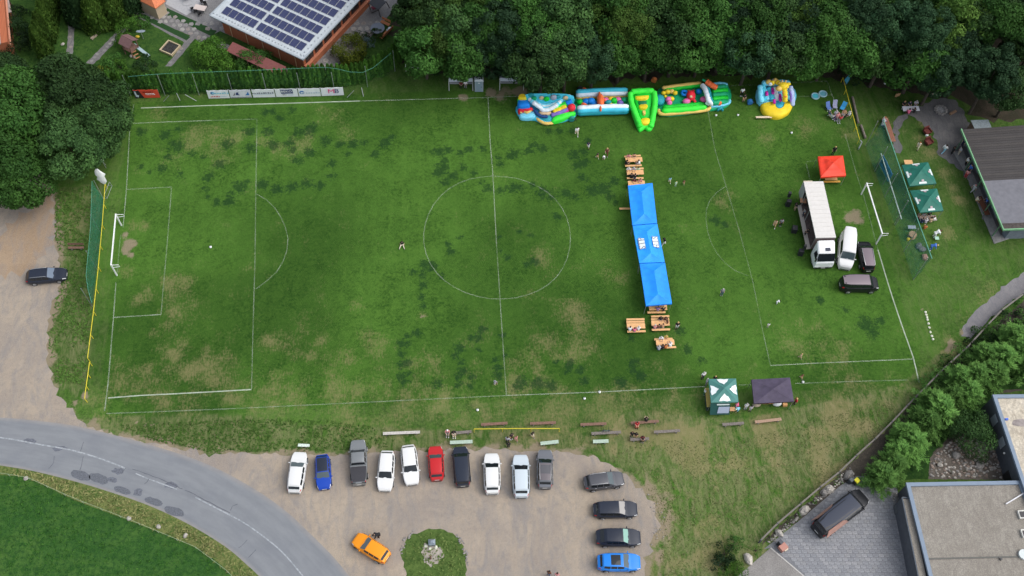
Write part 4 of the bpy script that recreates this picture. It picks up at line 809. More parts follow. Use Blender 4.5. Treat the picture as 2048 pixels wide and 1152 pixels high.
ph1, P1, in1 = parapet_house('flat_roof_house', 'low wing of the flat roofed house with a grey gravel roof and blue parapet', [(1812, 965), (2043, 961), (2062, 1010), (2140, 1010), (2260, 1010), (2350, 1330), (1902, 1330)], 3.3, .42, RG, WD)
RB = gravel('roof_membrane', (.52, .47, .38), (.60, .55, .46), (.40, .35, .28), .35, 3)
ph2, P2, in2 = parapet_house('flat_roof_house', 'taller wing of the flat roofed house with a cream roof', [(1985, 789), (2220, 787), (2290, 1000), (2062, 1012), (2043, 962)], 3.75, .42, RB, WD)
for a0, b0, c0, d0 in (((2052, 806), (2070, 806), (2100, 905), (2050, 905)),): pass
mb = MB(); zz = 3.3-.2; q_ = Gs([(1850, 1116), (2200, 1108), (2200, 1111), (1851, 1119)], zz+.06); mb.hexa([p-up*.06 for p in q_], q_); mb.build('roof_joint', M('roof_joint', (.12, .12, .11), .8), ph1, world=True)
mb = MB(); p, q_ = G(2012, 1008, zz+.15), G(2075, 970, zz+.15); mb.beam(p, q_, .12); mb.build('roof_pipe', M('pipe_white', (.62, .63, .66), .5), ph1, world=True)
for u, v, s_ in ((2042, 1030, .5), (2048, 1068, .5)):
    p = G(u, v, zz); mb = MB(); mb.box(p.x-.35, p.x+.35, p.y-.45, p.y+.45, zz, zz+.3, 0); mb.box(p.x-.25, p.x+.4, p.y-.35, p.y+.3, zz+.302, zz+.33, 1); mb.build('roof_skylight', [M('skylight_white', (.60, .60, .56), .6, .2, 3), M('skylight_black', (.02, .02, .025), .3)], ph1, world=True)
p = G(2001, 1119, zz); mb = MB(); mb.tube([(p.x, p.y, zz), (p.x, p.y, zz+.25)], .13, 10); mb.build('vent', M('vent_dark', (.08, .08, .08), .6), ph1, world=True)
p = G(2046, 1110, zz); mb = MB(); mb.tube([(p.x, p.y, zz), (p.x, p.y, zz+.3)], .55, 14); mb.build('roof_tub', M('tub_pale', (.55, .60, .60), .5), ph1, world=True)
p = G(2012, 839, 3.6); mb = MB(); mb.box(p.x-.14, p.x+.2, p.y-.1, p.y+.1, 3.55, 3.78); mb.build('roof_tag', M('tag_blue', (.05, .14, .60), .5), ph2, world=True)
sheet_o = sheet('roof_stain', fract([G(2040+16*math.cos(t_*.63), 845+8*math.sin(t_*.63), 3.57) for t_ in range(10)], .1, .3, 91), 3.545, M('stain', (.27, .24, .23), .9, .3, 2), None)
sheet_o.parent = ph2; sheet_o.data.transform(wmat(ph2).inverted())
# wall windows of the taller wing, and entrance of the lower one
k0, k1 = in2(.12, 0)[0], in2(.12, 0)[4]; dd = (k1-k0).normalized(); on = Vector((dd.y, -dd.x, 0)); on = on if on.x < 0 else -on
for t_ in (.18, .45):
    a, b = k0.lerp(k1, t_)+on*.02, k0.lerp(k1, t_+.10)+on*.02; mb = MB(); mb.hexa([a+up*1.4, b+up*1.4, b+on*.04+up*1.4, a+on*.04+up*1.4], [a+up*2.8, b+up*2.8, b+on*.04+up*2.8, a+on*.04+up*2.8]); mb.build('window', M('window_pale', (.30, .34, .38), .15), ph2, world=True)
a, b = k0.lerp(k1, .80)+on*.02, k0.lerp(k1, .92)+on*.02; mb = MB(); mb.hexa([a, b, b+on*.04, a+on*.04], [p+up*1.6 for p in (a, b, b+on*.04, a+on*.04)]); mb.build('door', M('door_black', (.015, .015, .017), .4), ph2, world=True)
p = k0.lerp(k1, .62)+on*.12; mb = MB(); mb.ball((p.x, p.y, 2.1), .13); mb.build('wall_lamp', M('lamp_white', (.75, .75, .72), .4), ph2, world=True)
# lower ledge roof along the drive side
c4 = [G(u, v, 2.7) for u, v in ((1803, 996), (1819, 997), (1862, 1200), (1845, 1200))]
mb = MB(); mb.hexa([Vector((p.x, p.y, .0)) for p in c4], c4); mb.build('annex', WD, ph1, world=True)
mb = MB(); mb.hexa([p+up*.005 for p in c4], [p+up*.05 for p in c4]); mb.build('annex_roof', RG, ph1, world=True)
mb = MB(); mb.beam(c4[0]+up*.1, c4[3]+up*.1, .14, .25); mb.beam(c4[0]+up*.1, c4[1]+up*.1, .14, .25); mb.build('annex_edge', M('edge_dark', (.05, .065, .085), .5), ph1, world=True)
p = G(1793, 1023); mb = MB(); mb.box(p.x-.3, p.x+1.2, p.y-.4, p.y+.5, 0, .9); mb.build('annex_step', M('step_dark', (.09, .10, .11), .8), ph1, world=True)
# drive pavers: courses of stone blocks, the ones best seen as single parts
drive = bpy.data.objects['driveway']
PVM = [M('paver_%d' % k, c, .85, .18, 5) for k, c in enumerate(((.215, .224, .242), (.232, .240, .256), (.198, .206, .224), (.25, .256, .27), (.222, .228, .24)))]
d0 = (G(1850, 1100)-G(1700, 1100)).normalized(); d1 = Vector((-d0.y, d0.x, 0)); og = G(1545, 1096); PP = [(p.x, p.y) for p in Gs(DRIVE)]
rd = random.Random(4); cand = []
wd_, hd_ = .62, .42
for j in range(-40, 40):
    for i in range(-6, 45):
        x = og+d0*((i+(.5 if j % 2 else 0))*wd_)+d1*(j*hd_)
        cs = [x+d0*s1*wd_*.49+d1*s2*hd_*.48 for s1, s2 in ((-1, -1), (1, -1), (1, 1), (-1, 1))]
        if all(inside(np.array([c.x]), np.array([c.y]), PP)[0] for c in cs):
            pv = RM.transposed() @ (x-CV); u = 1024+FPX*pv.x/-pv.z; v = 576-FPX*pv.y/-pv.z
            if u < 1900 and v < 1190: cand.append((v, x))
cand.sort(key=lambda q: -q[0] if q[0] < 1152 else 1000)
pm = []
for k in range(5):
    mb = MB(); a, b = wd_*.478, hd_*.465; mb.hexa([(-a, -b, 0), (a, -b, 0), (a, b, 0), (-a, b, 0)], [(-a+.015, -b+.015, .022), (a-.015, -b+.015, .022), (a-.015, b-.015, .022), (-a+.015, b-.015, .022)]); pm.append(mb.mesh('paver_mesh', PVM[k]))
rest = [MB() for _ in range(5)]; rz = math.atan2(d0.y, d0.x)
for n, (v, x) in enumerate(cand):
    k = rd.choice((0, 0, 1, 1, 2, 2, 3, 4)); z = .012+rd.uniform(-.002, .004)
    if n < 290 and v < 1152: o = link('paver', pm[k], drive, (x.x, x.y, z), rz)
    else:
        a, b = d0*wd_*.478, d1*hd_*.465; w0 = Vector((x.x, x.y, z)); rest[k].hexa([w0-a-b, w0+a-b, w0+a+b, w0-a+b], [w0+up*.022+(-a-b)*.97, w0+up*.022+(a-b)*.97, w0+up*.022+(a+b)*.97, w0+up*.022+(-a+b)*.97])
mb = MB(); ms = []
for k in range(5): mb.add(rest[k].v, rest[k].f, k)
if mb.v: tag(mb.build('paver_field', PVM, drive), kind='stuff')
# flagstones of the garden paths and the patio
def flags(px, parent, sz, seed, z=.012, pal=None, limit=70, u_max=800):
    P = Gs(px); PP = [(p.x, p.y) for p in P]; rs = random.Random(seed); pal = pal or FLM
    xs = [p[0] for p in PP]; ys = [p[1] for p in PP]; n = 0; y = min(ys); rot = head(px[0], px[1], 0)
    c, s_ = math.cos(.4), math.sin(.4); x0 = min(xs)-3; W_ = max(xs)-min(xs)+6; H_ = max(ys)-min(ys)+6
    j = 0
    for j in range(int(H_/sz)+1):
        for i in range(int(W_/sz)+1):
            X_ = x0+(i+(j % 2)*.5)*sz; Y_ = min(ys)-3+j*sz
            a = [((X_+sz*.46*math.cos(t_)*rs.uniform(.8, 1.1)), (Y_+sz*.46*math.sin(t_)*rs.uniform(.8, 1.1))) for t_ in [k_*1.2566+rs.uniform(-.25, .25) for k_ in range(5)]]
            if n < limit and all(inside(np.array([q_[0]]), np.array([q_[1]]), PP)[0] for q_ in a) and a[0][1] < G(400, 0).y+1.5:
                mb = MB(); mb.prism(a, z-.01, z+rs.uniform(.008, .018)); mb.build('flagstone', rs.choice(pal), parent); n += 1
FLM = [M('flag_%d' % k, c, .85, .2, 4) for k, c in enumerate(((.215, .21, .205), (.25, .245, .235), (.195, .19, .19), (.285, .275, .26), (.23, .205, .19)))]
pths = [o for o in COL.objects if o.name.split('.')[0] == 'path' and o.data.materials[0].name == 'flagstone_joint']
for k, o in enumerate(pths): flags(paths[k], o, .62 if k != 3 else .8, 200+k, limit=75)
flags(patio, bpy.data.objects['patio'], .95, 210, limit=150)
# ---------------------------------------------------------------- vehicles
TYRE = M('tyre', (.018, .018, .019), .8); RIM = M('rim', (.42, .43, .45), .35, metal=.8); CGLASS = M('car_glass', (.012, .016, .020), .05, spec=.6)
CG2 = M('car_glass_pale', (.06, .085, .095), .08, spec=.8); LAMPW = M('lamp_clear', (.70, .72, .74), .15); LAMPR = M('lamp_red', (.45, .02, .02), .25); PLATE = M('plate_white', (.75, .76, .74), .5)
BLKP = M('black_plastic', (.02, .02, .022), .5); CHROME = M('roof_rail_silver', (.55, .56, .57), .3, metal=.8)
def paint(name, c, metal=.0): return M('paint_'+name, c, .32, metal=metal, coat=.12, spec=.3)
WHITE = paint('white', (.66, .67, .67)); SILV = paint('pearl', (.50, .57, .62)); BLUE = paint('blue', (.006, .05, .36)); LBLUE = paint('bright_blue', (.012, .20, .68)); RED = paint('red', (.46, .018, .022)); GREY = paint('grey', (.17, .18, .20), .3)
DGREY = paint('dark_grey', (.085, .088, .10), .3); BLACK = paint('black', (.012, .013, .016)); NAVY = paint('navy', (.018, .024, .04)); ORNG = paint('orange', (.80, .28, .012)); TAUPE = paint('taupe', (.12, .085, .09), .2); PICK = paint('pickup_grey', (.20, .215, .225), .2); ROSE = paint('rose', (.45, .25, .20), .1)
WC = {}
def wheel_meshes(r, w):
    if (r, w) in WC: return WC[(r, w)]
    mb = MB(); mb.tube([(0, -w/2, 0), (0, -w/2+.03, 0), (0, w/2-.03, 0), (0, w/2, 0)], [r*.93, r, r, r*.93], 18); a = mb.mesh('tyre_mesh', TYRE, 40)
    mb = MB(); mb.tube([(0, -w/2-.012, 0), (0, w/2+.012, 0)], r*.64, 14); 
    for k in range(5): t_ = k*1.2566; mb.beam((0, w/2+.014, 0), (r*.6*math.cos(t_), w/2+.014, r*.6*math.sin(t_)), .05, .02)
    b = mb.mesh('rim_mesh', RIM); WC[(r, w)] = (a, b); return a, b
KINDS = {  # cowl, roof front, roof rear, tail top (fractions of length from the front), heights
 'hatch': dict(cow=.25, rf=.44, rr=.86, tt=.965, hf=.66, hc=.92, zb=.95, zt2=.98), 'suv': dict(cow=.24, rf=.425, rr=.875, tt=.965, hf=.80, hc=1.02, zb=1.05, zt2=1.08), 'wagon': dict(cow=.25, rf=.44, rr=.875, tt=.975, hf=.66, hc=.90, zb=.93, zt2=.95),
 'coupe': dict(cow=.26, rf=.42, rr=.78, tt=.95, hf=.70, hc=.94, zb=.98, zt2=1.02), 'mpv': dict(cow=.18, rf=.34, rr=.95, tt=.985, hf=.85, hc=1.12, zb=1.10, zt2=1.12), 'van': dict(cow=.16, rf=.27, rr=.975, tt=.99, hf=1.0, hc=1.3, zb=1.25, zt2=1.25),
 'pickup': dict(cow=.24, rf=.35, rr=.575, tt=.60, hf=.92, hc=1.10, zb=1.12, zt2=1.13)}
def car(name, label, cat, u, v, uf, vf, kind, L_, W_, H_, body, roofm=None, screen=None, rails=None, wins=3, sunroof=None, lightrear=LAMPR, group='cars parked in the yard', mirror=None, rear_screen=None):
    K = KINDS[kind]; p = G(u, v, .8); f = G(uf, vf, .8); p.z = 0; rz = math.atan2(f.y-p.y, f.x-p.x)
    t = thing(name, label, cat, p, rz, group); r = .345 if H_ < 1.75 else .36
    X_ = lambda fr: L_*(.5-fr); xc, xf, xr, xt = X_(K['cow']), X_(K['rf']), X_(K['rr']), X_(K['tt'])
    pick = kind == 'pickup'
    def zbelt(x):
        if x > xc: q_ = (x-xc)/(L_/2-xc); return K['hc']+(K['hf']-K['hc'])*q_**1.6-.10*max(0, q_-.85)/.15
        q_ = (xc-x)/(xc+L_/2); z = K['hc']+(K['zt2']-K['hc'])*q_
        return z-.12*max(0, (-x-L_/2*.94)/(L_/2*.06)) if not pick else z
    def zroof(x):
        if x >= xc: return 0
        if x > xf: q_ = (xc-x)/(xc-xf); return H_*.97*q_+(1-q_)*K['hc']-0
        if x >= xr: q_ = (xf-x)/(xf-xr); return H_*(.97+.03*math.sin(q_*math.pi)**.7)
        if x > xt: q_ = (xr-x)/(xr-xt); return H_*.97*(1-q_)+q_*K['zt2']
        return 0
    def hw(x): a = abs(2*x/L_); return W_/2*(1-.25*a**5-.05*a**3)
    def sec(x):
        wv = hw(x); b = zbelt(x); top = max(zroof(x), b+.015); g = min(1, max(0, (top-b-.02)/(H_*.97-b))); wr = wv*(.88-.14*g) if kind not in ('van', 'mpv') else wv*(.90-.09*g)
        return [(wv*.90, .20), (wv*.985, .36), (wv, .58), (wv*.985, b-.10), (wv*.94, b-.01), (wv*.905, b+.008), (wr, b+(top-b)*.92 if g > .05 else b+.012), (wr*.72, top-.012*g), (0, top+.02*(1 if g < .05 else .6))]
    def pt(x, s):
        sg = 1 if s >= 0 else -1; s = abs(s); S_ = sec(x); i = min(7, int(s)); k = s-i; a, b = S_[i], S_[i+1]
        return Vector((x, sg*(a[0]*(1-k)+b[0]*k), a[1]*(1-k)+b[1]*k))
    def nrm(x, s):
        e = .01; a = pt(x+e, s)-pt(x-e, s); b = pt(x, s+.02)-pt(x, s-.02) if abs(s) < 7.9 else Vector((0, -1, 0)); n = a.cross(b)
        n = n.normalized() if n.length > 1e-9 else Vector((0, 0, 1)); c_ = Vector((0, pt(x, s).y, pt(x, s).z-.6)); return n if n.dot(c_) > 0 else -n
    xs = sorted(set([-L_/2, -L_/2+.04, -L_/2+.12, -L_/2+.3, xt, (xt+xr)/2, xr, (xr*3+xf)/4, (xr+xf)/2, (xr+xf*3)/4, xf, (xf+xc)/2, xc, xc+.12, (xc+L_/2)/2, L_/2-.45, L_/2-.25, L_/2-.1, L_/2-.03, L_/2]+([xt-.02] if pick else [])))
    mb = MB(); row = [8-abs(k) for k in range(-8, 9)]; vs = []; nS = 17
    for x in xs:
        S_ = sec(x)
        for k in range(-8, 9): a = S_[8-abs(k)]; vs.append((x, (-1 if k < 0 else 1)*a[0], a[1]))
    fs = []
    for i in range(len(xs)-1):
        for k in range(nS-1): fs.append((i*nS+k, i*nS+k+1, (i+1)*nS+k+1, (i+1)*nS+k))
        fs.append((i*nS+nS-1, i*nS, (i+1)*nS, (i+1)*nS+nS-1))
    fs += [tuple(range(nS-1, -1, -1)), tuple(range((len(xs)-1)*nS, len(xs)*nS))]
    mb.add(vs, [f_[::-1] for f_ in fs]); mb.build('body', body, t, 38)
    def patch(nm, m, x0, x1, s0, s1, off=.008, nx_=4, ns=4, par=t, curve=None):
        mb = MB(); vs = []
        for i in range(nx_+1):
            for j in range(ns+1):
                s = s0+(s1-s0)*j/ns; x = x0+(x1-x0)*i/nx_
                vs.append(pt(x, s)+nrm(x, s)*off)
        fs = []
        for i in range(nx_):
            for j in range(ns): a = i*(ns+1)+j; fs.append((a, a+1, a+ns+2, a+ns+1))
        n0 = (vs[1]-vs[0]).cross(vs[ns+1]-vs[0]); c_ = nrm((x0+x1)/2, (s0+s1)/2)
        mb.add(vs, fs if n0.dot(c_) > 0 else [q_[::-1] for q_ in fs]); return mb.build(nm, m, par, 40)
    sc_ = screen or CGLASS
    # panels: s runs 0 sill .. 5 belt .. 6 roof edge .. 8 roof centre; +-: sides. A span through the centre is built in two halves.
    def cross(nm, m, x0, x1, sl, off=.008, par=t):
        mb = MB(); S_ = [sl+(8-sl)*j/3 for j in range(4)]; vs = []; n_ = 7; nx_ = 4
        for i in range(nx_+1):
            x = x0+(x1-x0)*i/nx_
            for s in [*S_, *[-q_ for q_ in S_[::-1][1:]]]:
                vs.append(pt(x, s)+nrm(x, min(abs(s), 7.8)*(1 if s > 0 else -1))*off)
        fs = [(i*n_+j, i*n_+j+1, (i+1)*n_+j+1, (i+1)*n_+j) for i in range(nx_) for j in range(n_-1)]
        n0 = (vs[1]-vs[0]).cross(vs[n_]-vs[0])
        mb.add(vs, fs if n0.z > 0 else [q_[::-1] for q_ in fs]); return mb.build(nm, m, par, 40)
    cross('windscreen', sc_, xc-.06, xf+.05, 6.15)
    if not pick: cross('rear_window', rear_screen or CGLASS, xr-.06*abs(xr-xt)/.2, xt+.22*(xr-xt), 6.2)
    else: cross('rear_window', CGLASS, xr-.02, xt+.03, 6.2)
    cross('bonnet', body, xc+.10, L_/2-.16, 5.4, .006)
    rf_ = cross('roof', roofm or body, xf-.03, xr+.04, 6.35, .006)
    if sunroof: cross('sunroof', sunroof, xf-.12*(xf-xr), xf-.62*(xf-xr), 6.8, .014, rf_)
    nd = wins; x0, x1 = xf+.12*(xc-xf)*1.2, xr+.05
    for sg in (1, -1):
        for k in range(nd):
            a = x0+(x1-x0)*k/nd-(.04 if k else 0); b = x0+(x1-x0)*(k+1)/nd+.04
            patch('side_window', CGLASS, a, b, sg*5.12, sg*5.93, .006, 2, 2)
        dx0, dx1 = xc-.12, xr+.35*(1 if kind != 'pickup' else 0)+.05; n_ = 2
        for k in range(n_):
            a = dx0+(dx1-dx0)*k/n_; b = dx0+(dx1-dx0)*(k+1)/n_+.03
            d_ = patch('door', body, a, b, sg*1.05, sg*4.6, .006, 2, 5); h = pt(b+.16, sg*3.4)
            m_ = MB(); m_.box(h.x-.09, h.x+.09, h.y-.02, h.y+.02, h.z-.02, h.z+.02); m_.build('handle', CHROME if body in (DGREY, GREY) else BLKP, d_)
        patch('headlight', LAMPW, L_/2-.42, L_/2-.06, sg*3.2, sg*4.7, .008, 3, 2)
        patch('tail_light', lightrear, -L_/2+.05, -L_/2+.30, sg*2.9, sg*4.6, .008, 2, 2)
        patch('arch', BLKP, L_*.5-L_*.19-r-.06, L_*.5-L_*.19+r+.06, sg*.02, sg*2.3, .003, 3, 2); patch('arch', BLKP, -L_*.5+L_*.20-r-.06, -L_*.5+L_*.20+r+.06, sg*.02, sg*2.3, .003, 3, 2)
        mp = pt(xc-.25, sg*5); m_ = MB(); m_.ball((mp.x, mp.y+sg*.14, mp.z+.06), .07, .13, .09, 8, 5); m_.build('mirror', mirror or body, t, 40)
        if rails:
            m_ = MB(); m_.tube([pt(xf-.1, sg*6.3)+Vector((0, 0, .015)), pt(xf-.25, sg*6.3)+Vector((0, 0, .06)), pt((xf+xr)/2, sg*6.3)+Vector((0, 0, .06)), pt(xr+.25, sg*6.3)+Vector((0, 0, .06)), pt(xr+.12, sg*6.3)+Vector((0, 0, .015))], .028, 6); m_.build('roof_rail', rails, t, 40)
    m_ = MB(); m_.box(L_/2-.02, L_/2+.012, -.26, .26, .42, .53); m_.build('number_plate', PLATE, t); m_ = MB(); m_.box(-L_/2-.012, -L_/2+.02, -.26, .26, .62, .73); m_.build('number_plate', PLATE, t)
    m_ = MB(); m_.box(L_/2-.02, L_/2+.006, -hw(L_/2)*.8, hw(L_/2)*.8, .25, .40); m_.build('bumper', BLKP, t); m_ = MB(); m_.box(-L_/2-.006, -L_/2+.02, -hw(L_/2)*.8, hw(L_/2)*.8, .27, .45); m_.build('bumper', BLKP, t)
    a, b = wheel_meshes(r, .22)
    for x in (L_*.5-L_*.19, -L_*.5+L_*.20):
        for sg in (1, -1):
            wv = link('wheel', a, t, (x, sg*(W_/2-.10), r)); wv.rotation_euler = (0, random.random()*3, 0 if sg > 0 else math.pi); link('rim', b, wv)
    t['_L'] = L_
    return t, pt, cross, patch
C = car
C('parked_car', 'white wagon at the left end of the row, parked nose to the grass', 'car', 594, 943, 600, 903, 'wagon', 4.75, 1.85, 1.50, WHITE, screen=CG2)
C('parked_car', 'small blue car with a dark roof, nose towards the yard', 'car', 646, 943, 648, 975, 'hatch', 3.95, 1.74, 1.50, BLUE, roofm=NAVY, screen=CG2, rear_screen=CGLASS)
tp, pt_, cr_, pa_ = C('pickup_truck', 'grey pickup truck with a black cover over its bed', 'pickup', 717, 924, 716, 880, 'pickup', 5.25, 1.92, 1.80, PICK, wins=2)
cr_('bed_cover', M('bed_cover', (.035, .035, .042), .6, .1, 6), pt_(-1.05*.52, 8).x-.12, -2.45, 5.2, .02)
m_ = MB(); m_.box(-2.62, -2.50, -.80, .80, 1.04, 1.15); m_.build('tailgate', BLKP, tp)
C('parked_car', 'white car between the pickup and the next white car, nose towards the yard', 'car', 772, 941, 769, 979, 'suv', 4.55, 1.84, 1.60, WHITE)
C('parked_car', 'white car to the left of the red one, nose towards the yard', 'car', 820, 929, 824, 966, 'suv', 4.55, 1.86, 1.60, WHITE)
C('parked_car', 'red hatchback with a red roof and black pillars', 'car', 872, 925, 870, 890, 'hatch', 4.05, 1.75, 1.52, RED, screen=CG2)
C('parked_car', 'black people carrier right of the red car, with papers behind its windscreen', 'car', 923, 932, 920, 894, 'mpv', 4.65, 1.86, 1.75, NAVY)
C('parked_car', 'plain white car with pale mirrors, between the black people carrier and the pearl white one', 'car', 984, 946, 983, 906, 'suv', 4.7, 1.88, 1.60, WHITE)
C('parked_car', 'large pearl white car with black roof edges', 'car', 1042, 951, 1041, 910, 'suv', 4.95, 1.92, 1.68, SILV)
C('parked_car', 'brownish grey car with red tail lights at the right end of the row', 'car', 1090, 937, 1090, 900, 'suv', 4.5, 1.84, 1.68, GREY, sunroof=M('sunroof_grey', (.10, .10, .11), .2), rails=CHROME, roofm=paint('brown_grey', (.15, .135, .145), .2))
C('parked_car', 'dark grey car with silver roof rails, uppermost of the right column', 'car', 1208, 961, 1246, 956, 'suv', 4.45, 1.84, 1.62, DGREY, screen=CG2, rails=CHROME)
C('parked_car', 'black wagon with a pale windscreen, second in the right column', 'car', 1231, 1018, 1272, 1017, 'wagon', 4.85, 1.88, 1.55, NAVY, screen=M('screen_pale', (.32, .31, .30), .25))
C('parked_car', 'black car with a green tinted windscreen, third in the right column', 'car', 1237, 1074, 1280, 1074, 'coupe', 4.85, 1.94, 1.62, NAVY, screen=M('screen_green', (.24, .42, .36), .2))
C('parked_car', 'bright blue car with a dark glass roof, lowest of the right column', 'car', 1238, 1124, 1279, 1124, 'suv', 4.6, 1.90, 1.62, LBLUE, sunroof=CGLASS, screen=CG2)
C('car', 'orange hatchback standing alone in the yard beside the traffic island', 'car', 742, 1095, 712, 1076, 'hatch', 4.3, 1.82, 1.48, ORNG, screen=CG2, group=None)
C('parked_car', 'black wagon with a silver window line parked alone on the left gravel', 'car', 92, 550, 130, 546, 'wagon', 4.75, 1.85, 1.48, NAVY, screen=M('screen_blue', (.14, .18, .24), .12), rails=CHROME, group=None)
C('panel_van', 'white high roofed van parked against the truck on the pitch', 'van', 1693, 500, 1690, 540, 'van', 5.3, 2.02, 2.45, WHITE, screen=CG2, wins=1, group='vehicles beside the stage truck')
C('parked_car', 'dark people carrier with roof rails beside the white van, nose away', 'car', 1732, 512, 1726, 480, 'mpv', 4.3, 1.80, 1.68, BLACK, roofm=paint('mauve', (.20, .165, .185), .2), rails=CHROME, group='vehicles beside the stage truck')
C('minivan', 'black minivan with a dull mauve roof parked across the nose of the white van', 'minivan', 1718, 568, 1758, 568, 'van', 4.7, 1.92, 1.95, BLACK, roofm=MATS['paint_mauve'], wins=3, group='vehicles beside the stage truck')
C('camper_van', 'black camper van with rose coloured rear sides on the paved drive', 'camper van', 1681, 1026, 1729, 989, 'van', 7.2, 2.4, 2.6, BLACK, roofm=M('slate_roof', (.030, .038, .060), .6), group=None, wins=2)
cv = [o for o in COL.objects if o.name.startswith('camper_van')][0]
for sg in (1, -1):
    mb = MB(); mb.hexa([(-3.4, sg*1.17, 1.2), (-.2, sg*1.2, 1.2), (-.6, sg*1.1, 2.1), (-3.3, sg*1.02, 2.1)], [(-3.4, sg*1.22, 1.25), (-.2, sg*1.24, 1.25), (-1.2, sg*.90, 2.62), (-3.3, sg*.86, 2.6)]); mb.build('side_panel', ROSE, cv)
# stage truck
a, b = G(1627, 363, 3.6), G(1652, 475, 3.6); dirv = (b-a); dirv.z = 0; rz = math.atan2(dirv.y, dirv.x)
LB_ = dirv.length; mid = (a+b)/2
tk = thing('stage_truck', 'white box truck with its side opened as a stage on the pitch', 'truck', (mid.x, mid.y, 0), rz)
h = LB_/2; TW = M('truck_white', (.60, .585, .56), .5, .04, 3); CAB = paint('truck', (.80, .82, .83)); ALU = M('truck_metal', (.36, .37, .38), .4, metal=.4)
left = -1     # the open side: local -Y faces the picture's left when +X points to the cab
mb = MB(); mb.box(-h, h, -1.26, 1.26, 3.45, 3.60); rf_ = mb.build('roof', TW, tk)
for k in range(13):
    x = -h+.3+k*(2*h-.6)/12; mb = MB(); mb.box(x-.04, x+.04, -1.27, 1.27, 3.602, 3.628); mb.build('roof_rib', TW, rf_)
mb = MB(); mb.box(-h, h, -1.25, 1.25, .95, 1.12); mb.build('floor', M('stage_floor', (.10, .075, .07), .8, .25, 4), tk)
mb = MB(); mb.box(h-.08, h, -1.25, 1.25, 1.13, 3.44); mb.build('front_wall', M('truck_wall', (.16, .12, .12), .8), tk)
mb = MB(); mb.box(-h, h-.1, 1.20, 1.25, 1.13, 3.44); mb.build('side_wall', M('curtain', (.66, .65, .63), .6), tk)
mb = MB(); mb.box(-h-.04, -h+.04, -1.25, 1.25, 1.13, 3.44); mb.build('rear_wall', M('truck_rear', (.38, .39, .40), .6), tk)
mb = MB(); mb.box(-h-.16, -h-.05, -1.25, -.1, 1.2, 3.56); mb.build('rear_door', M('door_cream', (.62, .55, .40), .6), tk)
mb = MB(); mb.hexa([(-h, -1.26, 1.2), (-h+1.6, -1.26, 1.2), (-h+1.6, -1.30, 1.2), (-h, -1.30, 1.2)], [(-h, -1.26, 3.4), (-h+1.2, -1.26, 3.4), (-h+1.2, -1.30, 3.4), (-h, -1.30, 3.4)]); mb.build('side_flap', MATS['truck_rear'], tk)
mb = MB(); mb.hexa([(-h+1.8, -1.27, .98), (h, -1.27, .98), (h, -1.75, .92), (-h+1.8, -1.75, .92)], [(-h+1.8, -1.27, 1.10), (h, -1.27, 1.10), (h, -1.75, .98), (-h+1.8, -1.75, .98)]); mb.build('drop_side', M('drop_side', (.36, .33, .29), .6), tk)
for x in (-h+1.8, 0, h-.1):
    mb = MB(); mb.box(x-.05, x+.05, -1.25, -1.17, 1.13, 3.44); mb.build('post', ALU, tk)
mb = MB(); mb.box(-h+.2, h+1.9, -.45, .45, .55, .93); mb.build('chassis', BLKP, tk)
x0 = h+.35; 
def lof(nm, m, secs, par=tk):
    mb = MB(); vs = []; n = 8
    for x, w0, w1, z0, z1 in secs: vs += [(x, -w0, z0), (x, -w0*1.0, z0+(z1-z0)*.5), (x, -w1, z1-.12), (x, -w1*.85, z1), (x, w1*.85, z1), (x, w1, z1-.12), (x, w0, z0+(z1-z0)*.5), (x, w0, z0)]
    fs = [(i*n+k, (i+1)*n+k, (i+1)*n+(k+1) % n, i*n+(k+1) % n) for i in range(len(secs)-1) for k in range(n)]
    fs += [tuple(range(n)), tuple(range(len(secs)*n-1, (len(secs)-1)*n-1, -1))]; mb.add(vs, fs); return mb.build(nm, m, par, 30)
lof('cab', CAB, [(x0, 1.12, 1.05, .55, 3.45), (x0+.25, 1.22, 1.08, .5, 3.4), (x0+.9, 1.22, 1.05, .5, 3.05), (x0+1.35, 1.22, 1.02, .5, 2.85), (x0+2.02, 1.20, 1.12, .45, 1.72), (x0+2.12, 1.12, 1.08, .45, 1.55)])
mb = MB(); mb.hexa([(x0+1.46, -1.0, 2.72), (x0+1.46, 1.0, 2.72), (x0+2.0, 1.06, 1.80), (x0+2.0, -1.06, 1.80)], [(x0+1.50, -1.0, 2.75), (x0+1.50, 1.0, 2.75), (x0+2.04, 1.06, 1.83), (x0+2.04, -1.06, 1.83)]); mb.build('windscreen', CGLASS, tk)
for sg in (1, -1):
    mb = MB(); mb.hexa([(x0+.75, sg*1.21, 1.75), (x0+1.75, sg*1.21, 1.75), (x0+1.75, sg*1.24, 1.75), (x0+.75, sg*1.24, 1.75)], [(x0+.8, sg*1.06, 2.55), (x0+1.4, sg*1.06, 2.55), (x0+1.4, sg*1.12, 2.55), (x0+.8, sg*1.12, 2.55)]); mb.build('side_window', CGLASS, tk)
    mb = MB(); mb.box(x0+1.9, x0+2.0, sg*1.28-.09, sg*1.28+.09, 1.75, 2.45); mb.build('mirror', BLKP, tk)
    mb = MB(); mb.box(x0+2.08, x0+2.16, sg*.85-.22, sg*.85+.22, .62, .86); mb.build('headlight', LAMPW, tk)
    mb = MB(); mb.hexa([(x0+.6, sg*1.23, .6), (x0+1.7, sg*1.23, .6), (x0+1.7, sg*1.25, .6), (x0+.6, sg*1.25, .6)], [(x0+.6, sg*1.22, 1.7), (x0+1.7, sg*1.22, 1.7), (x0+1.7, sg*1.24, 1.7), (x0+.6, sg*1.24, 1.7)]); mb.build('door', CAB, tk)
mb = MB(); mb.box(x0+.75, x0+1.25, -.15, .45, 3.02, 3.09); mb.build('roof_hatch', M('hatch_dark', (.05, .055, .08), .3), tk)
